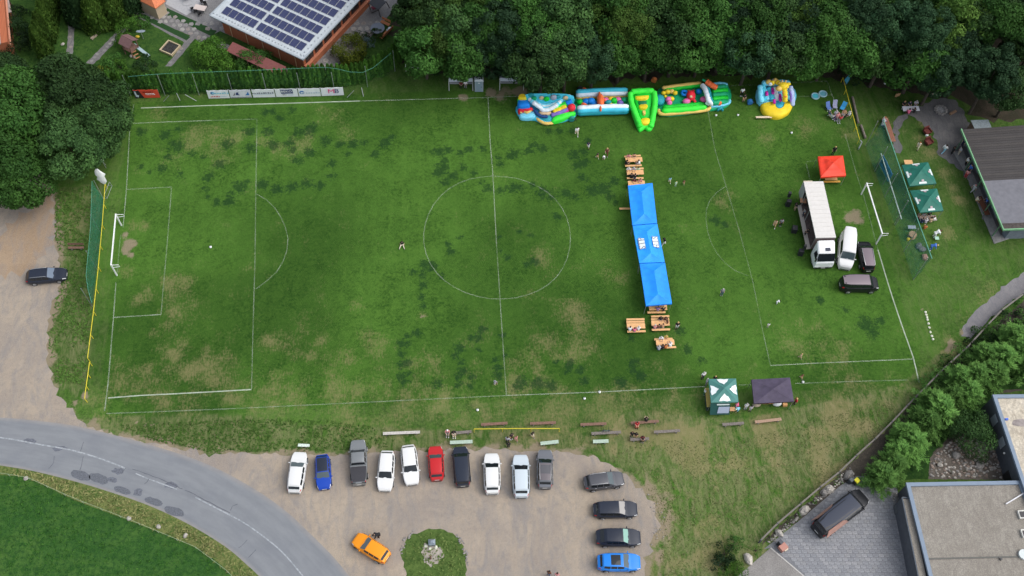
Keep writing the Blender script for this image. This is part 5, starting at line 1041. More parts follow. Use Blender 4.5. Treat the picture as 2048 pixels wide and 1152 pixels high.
mb = MB(); mb.box(x0+2.06, x0+2.17, -1.1, 1.1, .4, .6); mb.build('bumper', BLKP, tk)
mb = MB(); mb.box(x0+2.172, x0+2.18, -.26, .26, .47, .58); mb.build('number_plate', PLATE, tk)
a, b = wheel_meshes(.5, .3)
for x in (x0+1.1, -h+1.7):
    for sg in (1, -1): wv = link('wheel', a, tk, (x, sg*1.06, .5)); wv.rotation_euler = (0, 0, 0 if sg > 0 else math.pi); link('rim', b, wv)
# ---------------------------------------------------------------- goals, rails, nets
WHT = M('white_paint', (.78, .80, .80), .45); YLW = M('yellow_paint', (.62, .52, .035), .5); STEEL = M('galvanised', (.40, .43, .44), .4, metal=.6); WOODL = M('beer_wood', (.66, .38, .17), .55, .10, 4)
WOODB = M('bench_brown', (.18, .105, .075), .8, .25, 6); WOODG = M('bench_green', (.36, .46, .38), .7, .15, 5); WOODD = M('bench_weathered', (.17, .15, .135), .85, .3, 6); LEGM = M('leg_green', (.03, .07, .045), .5)
def netmat(name, c, a):
    m = M(name, c, .8); n = m.node_tree.nodes; l = m.node_tree.links; tc = n.new('ShaderNodeNewGeometry'); nz = n.new('ShaderNodeTexNoise'); nz.inputs['Scale'].default_value = 2.2; nz.inputs['Detail'].default_value = 5
    l.new(tc.outputs['Position'], nz.inputs['Vector']); mr = n.new('ShaderNodeMapRange'); mr.inputs['From Min'].default_value = .3; mr.inputs['From Max'].default_value = .7; mr.inputs['To Min'].default_value = max(0, a-.12); mr.inputs['To Max'].default_value = min(1, a+.12)
    l.new(nz.outputs['Fac'], mr.inputs['Value']); l.new(mr.outputs[0], n['Principled BSDF'].inputs['Alpha']); return m
NETG = netmat('net_green', (.015, .15, .085), .55); NETD = netmat('net_dark', (.03, .14, .05), .07); NETT = netmat('net_teal', (.03, .20, .15), .42)
def goal(label, a, b, back, sgn):
    A, B = G(*a), G(*b); d = (B-A).normalized(); bk = Vector((-d.y, d.x, 0))*sgn; h = 2.5
    t = thing('football_goal', label, 'goal', (A+B)/2, 0, 'football goals')
    for p in (A, B): mb = MB(); mb.beam(p, p+up*h, .14); mb.build('goal_post', WHT, t, world=True)
    mb = MB(); mb.beam(A+up*h-d*.07, B+up*h+d*.07, .14); mb.build('crossbar', WHT, t, world=True)
    for p in (A, B):
        mb = MB(); mb.tube([p+up*(h-.03), p+up*(h-.1)+bk*.85, p+up*(h-.5)+bk*.9, p+up*(h-.62)+bk*.05], .035, 6); mb.build('net_bracket', WHT, t, world=True)
    return t
goal('white football goal with bare frame in front of the green net on the left', (243, 451), (234, 551), 1, 1)
for o in [o for o in COL.objects if o.name == 'football_goal']: pass
goal('white football goal with bare frame beside the parked vehicles on the right', (1722, 389), (1752, 488), 1, 1)
def flip_check(): pass
def rail(label, pts, z=1.0, n=6, mat=YLW, lean=0, name='railing', r=.045, postm=None):
    P = Gs(pts, z); t = thing(name, label, 'railing', Vector((P[0].x, P[0].y, 0)))
    mb = MB(); mb.tube(P, r, 8); mb.build('rail', mat, t, world=True)
    for p in resample(P, n): mb = MB(); mb.tube([(p.x, p.y, -.05), (p.x, p.y, z-.02)], .04, 6); mb.build('post', postm or mat, t, world=True)
    return t
rail('long yellow rail along the goal line in front of the green net', [(210, 368), (205, 440), (196, 540), (186, 630), (175, 716)], 1.05, 9)
rail('short yellow rail that continues the long one towards the road', [(179, 724), (174, 760), (169, 797)], 1.05, 4)
rail('yellow rail standing in the grass above the parked cars', [(948, 858), (1033, 857), (1119, 857)], .95, 4)
rail('yellow rail on the far right touchline below the blue banner', [(1686, 155), (1700, 210), (1719, 278)], 1.05, 6)
mb = MB(); a, b, c = G(1719, 279, 1.0), G(1724, 284, .9), G(1718, 296, .3); t = thing('gate_pipe', 'pale bent pipe at the lower end of the right yellow rail', 'pipe', Vector((b.x, b.y, 0))); mb.tube([a+(b-a)*.3, b, c, Vector((c.x, c.y, -.02))], .09, 8); mb.build('pipe', STEEL, t, world=True)
def net(label, base, top, mat, posts, z, name='ball_net', rows=10, sag=.0, pm=STEEL, toprail=None):
    A = resample(Gs(base), rows); B = resample(Gs(top, z), rows); t = thing(name, label, 'net', A[0])
    mb = MB(); n = 5; vs = []
    for i, (a, b) in enumerate(zip(A, B)):
        b = Vector((b.x, b.y, z))
        for k in range(n+1): p = a.lerp(b, k/n); p.z = .05+(p.z-.05)*1; vs.append(p+Vector((.12*math.sin(i*2.1+k), .12*math.cos(i*1.7+k*1.3), 0))*(math.sin(math.pi*k/n)))
    mb.add(vs, [(i*(n+1)+k, (i+1)*(n+1)+k, (i+1)*(n+1)+k+1, i*(n+1)+k+1) for i in range(rows-1) for k in range(n)]); mb.build('net', mat, t, world=True)
    for p in resample(Gs(base), posts): mb = MB(); mb.tube([(p.x, p.y, -.05), (p.x, p.y, z)], .045, 6); mb.build('post', pm, t, world=True)
    mb = MB(); mb.tube(B, .02 if not toprail else toprail, 6); mb.build('top_cable', M('cable_green', (.10, .32, .24), .5), t, world=True)
    return t
net('green ball net leaning behind the left goal', [(208, 400), (203, 460), (195, 530), (184, 612)], [(184, 362), (181, 455), (171, 560), (183, 605)], NETG, 4, 4.3)
net('dark green net fence in front of the thuja hedge, carrying the advertising boards', [(262, 192), (400, 190), (560, 188), (690, 186), (735, 174), (790, 143)], [(256, 153), (330, 147), (500, 141), (660, 134), (700, 144), (735, 145), (782, 106)], NETD, 9, 4.2, rows=22)
net('tall teal net fence behind the right goal', [(1731, 292), (1760, 372), (1795, 465), (1826, 560)], [(1767, 240), (1798, 330), (1830, 425), (1864, 517)], NETT, 6, 5.3, rows=16, toprail=.06)
for k, (a, b) in enumerate([((338, 191), (327, 203)), ((353, 186), (360, 201)), ((370, 189), (393, 202)), ((708, 181), (694, 195)), ((723, 175), (727, 193))]):
    p, q = G(*b), G(*a, .9); t = thing('fence_brace', 'thin grey fence brace, %s' % ['left one in the gap between the red and white boards', 'in the middle of the gap between the boards', 'right one in the gap, next to the white boards', 'just right of the board with two large letters', 'at the bend of the fence near the wood'][k], 'brace', p); mb = MB(); mb.tube([p, q], .04, 6); mb.build('pole', STEEL, t, world=True)
def textobj(body, size, mat, parent, M4, name='lettering', sx=1):
    cu = bpy.data.curves.new(name, 'FONT'); cu.body = body; cu.size = size*1.35; cu.align_x = 'CENTER'; cu.align_y = 'CENTER'; cu.extrude = .004; cu.resolution_u = 2; cu.materials.append(mat)
    tmp = bpy.data.objects.new(name, cu); me = bpy.data.meshes.new_from_object(tmp); bpy.data.objects.remove(tmp)
    o = bpy.data.objects.new(name, me); COL.objects.link(o); o.parent = parent; o.matrix_local = M4; o.scale.x *= sx
    return o
def smudge(n, size, mat, parent, M4, name='print_line'):
    '''a line of print too blurred to read in the photograph: letter sized blocks'''
    mb = MB(); rd_ = random.Random(n); s = size*1.35
    for k in range(n):
        x = (k-n/2)*s*.68; h_ = s*rd_.choice((.5, .7, .7, .5)); w_ = s*rd_.uniform(.35, .55); mb.box(x, x+w_, -s*.35, -s*.35+h_, 0, .005)
    o = mb.build(name, mat, parent); o.matrix_local = M4; return o
def board(name, label, a, b, h, mat, cat='advertising board', group='advertising boards', tilt=.0, wavy=.02):
    A, B = G(*a), G(*b); d = B-A; rz = math.atan2(d.y, d.x); L_ = d.length-.12
    t = thing(name, label, cat, (A+B)/2, rz, group); mb = MB(); n = 8; vs = []
    for k in range(n+1):
        x = -L_/2+L_*k/n; w_ = wavy*math.sin(k*1.9+L_); vs += [(x, 0, .1), (x, w_, h+w_), (x, .04, .1), (x, .04+w_, h+w_)]
    fs = [(4*k, 4*k+4, 4*k+5, 4*k+1) for k in range(n)]+[(4*k+2, 4*k+3, 4*k+7, 4*k+6) for k in range(n)]+[(4*k+1, 4*k+5, 4*k+7, 4*k+3) for k in range(n)]
    mb.add(vs, fs); mb.build('panel', mat, t)
    for x in (-L_/2+.03, L_/2-.03): mb = MB(); mb.box(x-.03, x+.03, .045, .10, 0, h+.05); mb.build('stake', STEEL, t)
    return t, L_
def face(x, z, y=-.03): return Matrix.Translation((x, y-.03, z*1.45)) @ Matrix.Rotation(R(90), 4, 'X')
INK = {k: M('ink_'+k, c, .6) for k, c in dict(blue=(.03, .16, .45), cyan=(.25, .55, .70), red=(.55, .05, .06), pink=(.70, .06, .22), grey=(.22, .25, .30), black=(.02, .02, .025), pale=(.50, .58, .66), white=(.8, .8, .8), navy=(.03, .05, .16), dkred=(.20, .01, .01)).items()}
def plate(t, mat, pts, name='print', y0=-.010, y1=-.004):
    y0 -= .03; y1 -= .03; mb = MB(); mb.hexa([(x, y1, z*1.45) for x, z in pts], [(x, y0, z*1.45) for x, z in pts]); return mb.build(name, mat, t)
BDW = M('board_white', (.74, .77, .80), .5)
t, L_ = board('advertising_board', 'red and black advertising board with a pale animal head, nearest the left trees', (271, 197), (322, 196), 1.7, M('board_red', (.62, .07, .04), .5))
plate(t, INK['black'], [(-L_/2, .1), (-L_*.14, .1), (-L_*.27, 1.15), (-L_/2, 1.15)]); plate(t, INK['pale'], [(-.46*L_, .3), (-.36*L_, .2), (-.32*L_, .45), (-.40*L_, .55), (-.41*L_, 1.0), (-.47*L_, 1.0)], y0=-.02, y1=-.011)
plate(t, INK['white'], [(-.02*L_, .5), (.34*L_, .5), (.31*L_, .72), (-.05*L_, .72)]); smudge(6, .26, INK['dkred'], t, face(.1*L_, .92)); smudge(6, .2, INK['red'], t, face(.15*L_, .61, -.02))
t, L_ = board('advertising_board', 'white advertising board with a blue disc and red print, first of the white row', (417, 198), (461, 197), 1.7, BDW)
mb = MB(); mb.tube([(-.25*L_, -.034, 1.2), (-.25*L_, -.042, 1.2)], .27, 14); mb.build('logo', INK['blue'], t); smudge(7, .36, INK['cyan'], t, face(.14*L_, .84)); smudge(6, .24, INK['red'], t, face(-.14*L_, .36)); plate(t, INK['pale'], [(.05*L_, .3), (.4*L_, .3), (.4*L_, .38), (.05*L_, .38)])
t, L_ = board('advertising_board', 'white advertising board with two small dark emblems, second of the white row', (461, 197), (505, 196), 1.7, M('board_grey', (.62, .64, .70), .5))
plate(t, INK['black'], [(-.36*L_, .42), (-.26*L_, .5), (-.24*L_, .9), (-.29*L_, .6)]); plate(t, INK['navy'], [(-.22*L_, .5), (-.02*L_, .45), (-.10*L_, .66), (-.06*L_, .84), (-.17*L_, .86)]); plate(t, INK['blue'], [(.22*L_, .45), (.42*L_, .45), (.38*L_, .92), (.32*L_, .66)]); plate(t, INK['black'], [(-.48*L_, .13), (.48*L_, .16), (.48*L_, .2), (-.48*L_, .17)])
t, L_ = board('advertising_board', 'white advertising board with one long line of grey blue print, third of the white row', (506, 196), (552, 195), 1.7, BDW)
plate(t, INK['pale'], [(-.43*L_, .48), (.43*L_, .52), (.43*L_, .58), (-.43*L_, .54)]); smudge(10, .32, INK['grey'], t, face(0, .72))
t, L_ = board('advertising_board', 'white advertising board with a black box and pale letters, fourth of the white row', (552, 195), (598, 194), 1.7, BDW)
plate(t, INK['navy'], [(-.24*L_, .55), (.30*L_, .55), (.28*L_, 1.12), (-.26*L_, 1.12)]); textobj('BEKO', .44, INK['white'], t, face(.01*L_, .84, -.02)); textobj('BAU', .2, INK['black'], t, face(-.1*L_, .40)); plate(t, INK['pale'], [(.06*L_, .32), (.30*L_, .32), (.30*L_, .42), (.06*L_, .42)])
t, L_ = board('advertising_board', 'white advertising board with a blue square badge, fifth of the white row', (598, 194), (643, 193), 1.7, BDW)
mb = MB(); mb.tube([(-.34*L_, -.034, .96), (-.34*L_, -.042, .96)], .36, 6); mb.build('logo', INK['blue'], t); plate(t, INK['white'], [(-.41*L_, .72), (-.27*L_, .72), (-.34*L_, .58)], y0=-.022, y1=-.013); smudge(9, .36, INK['pale'], t, face(.12*L_, .62))
t, L_ = board('advertising_board', 'white advertising board with two large letters in pink and blue, last of the white row', (643, 193), (689, 191), 1.7, BDW)
textobj('M', .86, INK['pink'], t, face(-.04*L_, .70), sx=1.1); textobj('B', .86, INK['navy'], t, face(.20*L_, .70)); plate(t, INK['pale'], [(-.40*L_, .27), (.40*L_, .27), (.40*L_, .31), (-.40*L_, .31)])
t, L_ = board('banner', 'blue advertising banner fixed to the net fence behind the right goal', (1757, 327), (1776, 366), 1.9, M('board_blue', (.07, .28, .66), .5), 'banner', None); smudge(5, .6, INK['navy'], t, face(.1, .75))
p, q = G(1762, 307, 2.1), G(1803, 438, 2.1); t = thing('fence_rail', 'white pipe rail along the teal net fence above the blue banner', 'railing', Vector((p.x, p.y, 0))); mb = MB(); mb.tube([p, q], .075, 8); mb.build('rail', M('pipe_pale', (.50, .60, .58), .5), t, world=True)
for k in range(4): a = p.lerp(q, .03+.31*k); mb = MB(); mb.tube([(a.x, a.y, 0), a], .05, 6); mb.build('post', STEEL, t, world=True)
# white draped pole and lamp on the left
p = G(210, 370); t = thing('draped_pole', 'pole wrapped in a white cloth at the upper end of the left yellow rail', 'pole', p)
mb = MB(); mb.tube([(0, 0, 0), (0, 0, 2.6)], .05, 6); mb.build('pole', STEEL, t)
mb = MB(); vs = []
for i in range(7):
    z = .2+i*.55; wv = [.10, .40, .55, .50, .62, .38, .12][i]
    for k in range(8): a = k*.785; vs.append((wv*math.cos(a)*(1+.2*math.sin(i*2+k)), wv*.35*math.sin(a), z+.06*math.sin(k*2.2+i)))
mb.add(vs, [(i*8+k, i*8+(k+1) % 8, (i+1)*8+(k+1) % 8, (i+1)*8+k) for i in range(6) for k in range(8)]); mb.build('cloth', M('cloth_white', (.80, .82, .84), .8), t, 40)
p = G(212, 336); t = thing('lamp_post', 'grey post with a white round lamp behind the white draped pole', 'lamp', p); mb = MB(); mb.tube([(0, 0, 0), (0, 0, 1.6)], .04, 6); mb.build('pole', STEEL, t); mb = MB(); mb.ball((0, 0, 1.75), .24, .24, .3, 12, 8); mb.build('lamp_head', WHT, t, 60); mb = MB(); mb.beam((0, 0, 1.3), (-.9, .15, 1.2), .04); mb.beam((0, 0, 1.3), (.35, -.35, 1.1), .04); mb.build('arm', STEEL, t)
p = G(219, 384); t = thing('training_goal', 'small grey training goal lying beside the left yellow rail', 'goal', p, R(78)); mb = MB()
for a, b in (((-1, 0, 0), (1, 0, 0)), ((-1, 0, 0), (-1, .5, 0)), ((1, 0, 0), (1, .5, 0)), ((-1, 0, .0), (-1, .1, .8)), ((1, 0, 0), (1, .1, .8)), ((-1, .1, .8), (1, .1, .8))): mb.tube([a, b], .035, 6)
mb.build('frame', STEEL, t); mb = MB(); mb.add([(-1, .5, .02), (1, .5, .02), (1, .1, .78), (-1, .1, .78)], [(0, 1, 2, 3)]); mb.build('net', netmat('net_grey', (.4, .4, .38), .3), t)
p = G(812, 142); t = thing('pipe_frame', 'white pipe frame at the edge of the wood, right of the hedge bend', 'frame', p); mb = MB(); mb.tube([p, p+up*1.6], .05, 6); mb.tube([p+up*.9, G(852, 144)+up*.7], .05, 6); mb.build('frame', WHT, t, world=True)
# flag on the right rail
p = G(1690, 172); t = thing('beach_flag', 'teal feather flag at the upper end of the right yellow rail', 'flag', p); mb = MB(); mb.tube([(0, 0, 0), (0, 0, 2.4)], .03, 6); mb.build('pole', STEEL, t); mb = MB(); mb.hexa([(0, 0, .5), (.15, 0, .45), (.15, .015, .45), (0, .015, .5)], [(-.45, 0, 1.3), (.25, 0, 1.2), (.25, .015, 1.2), (-.45, .015, 1.3)]); mb.hexa([(-.45, 0, 1.305), (.25, 0, 1.205), (.25, .015, 1.205), (-.45, .015, 1.305)], [(-.04, 0, 2.6), (.04, 0, 2.6), (.04, .015, 2.6), (-.04, .015, 2.6)]); mb.build('cloth', M('flag_teal', (.03, .26, .40), .7), t)
# ---------------------------------------------------------------- tents
def gazebo(name, label, px, ze, zp, mat, ridge=0, val=.28, legm=None, group=None, rim=None, steps=0):
    E = Gs(px, ze); c = centre(E); t = thing(name, label, 'tent', Vector((c.x, c.y, 0)), 0, group); E = [Vector((p.x, p.y, ze)) for p in E]
    if ridge: m0 = (E[0]+E[1])/2; m1 = (E[2]+E[3])/2; r0 = m0.lerp(m1, ridge); r1 = m1.lerp(m0, ridge)
    else: r0 = r1 = Vector((c.x, c.y, ze))
    r0 = Vector((r0.x, r0.y, zp)); r1 = Vector((r1.x, r1.y, zp))
    quads = [(E[0], E[1], r0, r0), (E[1], E[2], r1, r0), (E[2], E[3], r1, r1), (E[3], E[0], r0, r1)]
    for a, b, c1, c0 in quads:
        mb = MB(); n = 6; vs = []
        for i in range(n+1):
            for j in range(n+1):
                s, q_ = i/n, j/n; p = (a.lerp(b, s)).lerp(c0.lerp(c1, s), q_); sag = -.10*math.sin(math.pi*q_)*(.4+.6*math.sin(math.pi*s))
                if steps: p.z = ze+(zp-ze)*(q_+.09*math.sin(q_*steps*2*math.pi)/1.0)
                vs.append(p+Vector((0, 0, sag)))
        mb.add(vs, [(i*(n+1)+j, (i+1)*(n+1)+j, (i+1)*(n+1)+j+1, i*(n+1)+j+1) for i in range(n) for j in range(n)]); mb.build('canopy_panel', mat, t, 60, world=True)
        mb = MB(); o_ = (b-a).normalized().cross(up)*.012; mb.hexa([a-up*val, b-up*val, b-up*val+o_, a-up*val+o_], [a-up*.003, b-up*.003, b+o_-up*.003, a+o_-up*.003]); mb.build('valance', rim or mat, t, world=True)
    cc_ = centre(E)
    for p in E: p2 = cc_+(p-cc_)*.97; mb = MB(); mb.beam((p2.x, p2.y, 0), (p2.x, p2.y, ze-.05), .05); mb.build('leg', legm or STEEL, t, world=True)
    return t, E, r0, r1
TB = M('canopy_blue', (.010, .26, .90), .55, .10, 1.6, bump=.5); TRD = M('canopy_red', (.85, .055, .025), .55, .10, 1.6, bump=.5); TG = M('canopy_green', (.012, .135, .10), .6, .15, 1.6, bump=.5); TP = M('canopy_purple', (.062, .050, .085), .7, .18, 1.6, bump=.6); TGG = M('canopy_sage', (.06, .20, .18), .6, .08, .9)
bt, bE, b0, b1 = gazebo('party_tent', 'upper blue party tent of the row of three on the pitch', [(1256, 371), (1305, 366), (1314, 446), (1265, 450)], 2.3, 2.62, TB, .22, group='blue party tents in a row')
bt2, bE, b0, b1 = gazebo('party_tent', 'middle blue party tent with two white printed panels on its roof', [(1265.5, 451.5), (1314.5, 447.5), (1329.5, 524), (1279, 526)], 2.3, 2.62, M('canopy_sky', (.016, .30, .90), .55, .10, 1.6, bump=.5), .22, group='blue party tents in a row')
for (A_, B_, C_, D_), s_ in (((bE[1], bE[2], b1, b0), 1), ((bE[3], bE[0], b0, b1), -1)):
    qd = quadpatch(A_, B_, C_, D_); n_ = (B_-A_).cross(D_-A_).normalized(); n_ = n_ if n_.z > 0 else -n_
    c4 = [qd(.32, .25)+n_*.03, qd(.66, .25)+n_*.03, qd(.66, .68)+n_*.03, qd(.32, .68)+n_*.03]; c4 = [p+up*.0 for p in c4]
    mb = MB(); mb.hexa([p-n_*.01 for p in c4], [p+n_*.02 for p in c4]); pn = mb.build('printed_panel', M('print_white', (.72, .80, .84), .6), bt2, world=True)
    x_ = (c4[1]-c4[0]).normalized(); y_ = n_.cross(x_); 
    m4 = Matrix((x_, y_, n_)).transposed().to_4x4(); m4.translation = centre(c4)+n_*.03; textobj('STP', .85, INK['grey'], pn, wmat(pn).inverted() @ m4)
gazebo('party_tent', 'lower blue party tent of the row, with tables sticking out beneath it', [(1279.5, 527.5), (1330, 525.5), (1344, 607), (1292, 611)], 2.3, 2.62, TB, .22, group='blue party tents in a row')
gazebo('pop_up_tent', 'red square pop up tent behind the stage truck', [(1636, 313), (1686, 311), (1692, 351), (1642, 354)], 2.3, 3.2, TRD, 0, .3, steps=2)
gazebo('beer_tent', 'upper dark green beer tent with pale print at its edges, right of the net fence', [(1804, 330), (1856, 324), (1873, 367), (1819, 372)], 2.3, 3.2, TG, 0, .2, group='green beer tents')
g1 = COL.objects['beer_tent']
gazebo('beer_tent', 'lower dark green beer tent with people seated in front of it', [(1820, 381), (1874, 377), (1887, 421), (1840, 425)], 2.3, 3.2, TG, 0, .2, group='green beer tents')
def roof_print(t, E, z, zp, mat, a0, a1, q0, q1, sides=(0, 1, 2, 3), name='print', shape=None):
    c = centre(E); ap = Vector((c.x, c.y, zp))
    for k in sides:
        a, b = E[k], E[(k+1) % 4]; f = lambda s, q_: a.lerp(b, s).lerp(ap, q_)+up*(.05-.10*math.sin(math.pi*q_)+.03)
        pts = shape or [(a0, q0), (a1, q0), (a1, q1), (a0, q1)]; top = [f(s, q_) for s, q_ in pts]
        mb = MB(); mb.hexa([p-up*.03 for p in top], [p+up*.0 for p in top]); mb.build(name, mat, t, world=True)
PRW = M('print_pale', (.62, .70, .70), .6); PRG = M('print_dim', (.42, .34, .36), .6)
for nm in ('beer_tent', 'beer_tent.001'):
    t = COL.objects[nm]; px = [(1804, 330), (1856, 324), (1873, 367), (1819, 372)] if nm == 'beer_tent' else [(1820, 381), (1874, 377), (1887, 421), (1840, 425)]
    E = [Vector((p.x, p.y, 2.3)) for p in Gs(px, 2.3)]; roof_print(t, E, 2.3, 3.2, PRW, .34, .66, .06, .2); roof_print(t, E, 2.3, 3.2, PRG, .42, .55, .22, .36)
px = [(1417, 758), (1472, 757), (1477, 804), (1422, 805)]
wt_, E, _, _ = gazebo('market_tent', 'sage green tent with large white emblems on its roof, near the lower touchline', px, 2.4, 3.1, TGG, 0, .2)
roof_print(wt_, E, 2.4, 3.1, M('emblem_white', (.74, .80, .80), .6), 0, 0, 0, 0, (0, 1, 2, 3), 'emblem', [(.26, .10), (.42, .04), (.55, .10), (.72, .06), (.72, .30), (.66, .42), (.52, .62), (.38, .46), (.28, .40)])
roof_print(wt_, E, 2.4, 3.1, M('emblem_grey', (.34, .44, .46), .6), .36, .62, .20, .235, (0, 1, 2, 3), 'emblem_line')
roof_print(wt_, E, 2.4, 3.1, M('emblem_grey', (.34, .44, .46), .6), .40, .60, .36, .39, (0, 2), 'emblem_line')
f4 = [E[3]-up*.25, E[3].lerp(E[2], .72)-up*.25]; dn = Vector((.1, -1.0, 0)).normalized()
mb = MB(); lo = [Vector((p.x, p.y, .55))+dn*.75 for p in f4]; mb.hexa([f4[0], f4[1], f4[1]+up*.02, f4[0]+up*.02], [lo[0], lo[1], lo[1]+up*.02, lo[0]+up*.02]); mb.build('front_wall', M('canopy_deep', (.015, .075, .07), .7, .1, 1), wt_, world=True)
qd = quadpatch(f4[0], f4[1], lo[1], lo[0]); mb = MB(); c4 = [qd(s, q_)+Vector((0, -.03, .03)) for s, q_ in ((.42, .3), (.98, .3), (.95, .85), (.36, .85))]; mb.hexa(c4, [p+Vector((0, -.02, .02)) for p in c4]); mb.build('emblem', M('emblem_blue', (.36, .42, .55), .6), wt_, world=True)
mb = MB(); c4 = [qd(s, q_)+Vector((0, -.03, .03)) for s, q_ in ((.32, .06), (.95, .06), (.95, .16), (.32, .16))]; mb.hexa(c4, [p+Vector((0, -.02, .02)) for p in c4]); mb.build('emblem_line', PRW, wt_, world=True)
a, b = G(1414, 776, 1.05), G(1418, 814, 1.05); t = thing('bar_counter', 'yellow topped bar counter along the left side of the sage green tent', 'counter', Vector((a.x, a.y, 0)))
mb = MB(); mb.beam(a, b, .5, .06); mb.build('counter_top', M('counter_yellow', (.42, .34, .09), .6), t, world=True); mb = MB(); mb.beam(a-up*.55, b-up*.55, .3, 1.0); mb.build('counter_front', M('counter_dark', (.03, .05, .05), .7), t, world=True)
pt_t, pE, _, _ = gazebo('pop_up_tent', 'dark purple pop up tent with a sagging roof, near the lower touchline', [(1503, 759), (1580, 755), (1588, 803), (1508, 807)], 2.3, 2.75, TP, 0, .25, rim=M('canopy_purple2', (.03, .02, .04), .7))
def table(name, label, u, v, ang, L_, W_, H_, top, cat='table', z=None, group=None, legm=None, legs=True, rz=None):
    p = G(u, v, H_); p.z = 0; t = thing(name, label, cat, p, rz if rz is not None else head((u-20, v), (u+20, v+20*math.tan(R(ang))), H_), group)
    mb = MB(); mb.box(-L_/2, L_/2, -W_/2, W_/2, H_-.04, H_); mb.build('tabletop' if cat == 'table' else 'seat', top, t)
    for s in (1, -1):
        mb = MB(); x = s*(L_/2-.25)
        for y in (-W_*.38, W_*.38): mb.beam((x, y, 0), (x, y*.9, H_-.045), .04)
        mb.beam((x, -W_*.38, H_*.4), (x, W_*.38, H_*.4), .03); mb.build('leg', legm or LEGM, t)
    return t
table('serving_table', 'orange serving table under the front edge of the purple tent', 1530, 803, -2, 1.9, .6, .85, M('orange_top', (.62, .28, .08), .5)); table('serving_table', 'small orange counter at the right corner of the sage green tent', 1461, 818, -2, 1.1, .5, .95, M('tan_top', (.50, .28, .14), .6))
for u, v, lb, c, sz in ((1514, 808, 'beige sack at the left front corner of the purple tent', (.45, .37, .28), .5), (1555, 806, 'white tray on the ground below the purple tent edge', (.7, .72, .74), .55), (1571, 807, 'small orange box at the right front of the purple tent', (.55, .30, .12), .3)):
    p = G(u, v, .5); p.z = 0; t = thing('sack' if 'sack' in lb else 'tray' if 'tray' in lb else 'box', lb, 'sack' if 'sack' in lb else 'tray' if 'tray' in lb else 'box', p); mb = MB(); mb.ball((0, 0, .3), sz, sz*.6, .3, 10, 6) if 'box' not in lb else mb.box(-.25, .25, -.22, .22, 0, .4); mb.build('body', M('c_%d' % u, c, .7), t, 40)
# ---------------------------------------------------------------- beer tables and benches
bg_ = 'beer benches on the pitch'; tg_ = 'beer tables on the pitch'
for u, v, a, lb in ((1268, 319, -4, 'orange beer table at the top of the row, two people behind it'), (1270.5, 344.5, -3, 'orange beer table second from the top, above the blue tents'), (1273, 366, -3, 'beer table half hidden under the upper edge of the blue tents'),
                    (1272, 651.5, -2, 'orange beer table left below the blue tents, with a pink clad person at it'), (1321, 646, -2, 'orange beer table straight below the blue tents'), (1330.5, 684.5, -4, 'lowest orange beer table, slightly turned'), (1316, 615, -2, 'beer table under the lower end of the blue tents')):
    table('beer_table', lb, u, v, a, 2.2, .72, .76, WOODL, 'table', None, tg_)
for u, v, a, lb in ((1265, 312, -8, 'beer bench behind the topmost table'), (1267, 331, -4, 'beer bench in front of the topmost table'), (1270.5, 337, -3, 'beer bench behind the second table from the top'), (1270.5, 356, -1, 'beer bench between the second table and the blue tents'),
                    (1271, 638.5, -2, 'outer beer bench behind the left lower table'), (1271, 643.5, -2, 'inner beer bench behind the left lower table'), (1273, 662.5, -3, 'beer bench in front of the left lower table, with a pink clad person'), (1320.5, 632.5, -2, 'outer beer bench behind the table straight below the tents'), (1320.5, 638, -2, 'inner beer bench behind the table straight below the tents'), (1322, 659, -3, 'beer bench in front of the table straight below the tents'), (1327, 678, -4, 'beer bench behind the lowest table'), (1334, 694.5, -4, 'beer bench in front of the lowest table'), (1313, 624.5, -2, 'beer bench just below the blue tent edge'), (1256, 417, 0, 'beer bench end poking out left of the upper blue tent')):
    table('beer_bench', lb, u, v, a, 2.2, .27, .48, WOODL, 'bench', None, bg_)
table('beer_bench', 'beer bench in front of the red tent', 1664, 363, -1, 2.2, .27, .48, M('bench_orange', (.60, .32, .06), .6), 'bench'); table('beer_table', 'beer table under the front edge of the red tent', 1662, 356, -1, 1.6, .6, .76, WOODL)
table('beer_bench', 'pale bench lying in front of the yellow giraffe slide', 1528, 234, -1, 2.2, .3, .45, M('bench_pale', (.68, .56, .42), .6), 'bench')
table('beer_table', 'orange table end behind the upper beer tent', 1817, 324, 0, 1.1, .7, .76, WOODL); table('beer_table', 'grey table in front of the lower beer tent, people seated round it', 1856, 436, -3, 2.2, .8, .76, M('table_grey', (.30, .27, .25), .7))
table('picnic_table', 'table with a white cloth on the gravel terrace', 1822, 217, -2, 2.3, .8, .78, M('cloth_table', (.62, .64, .70), .8)); table('terrace_table', 'long brown table under the clubhouse eave', 1967, 411, 0, 2.9, .7, .76, M('table_brown', (.14, .055, .03), .6), rz=head((1954, 385), (1978, 435)))
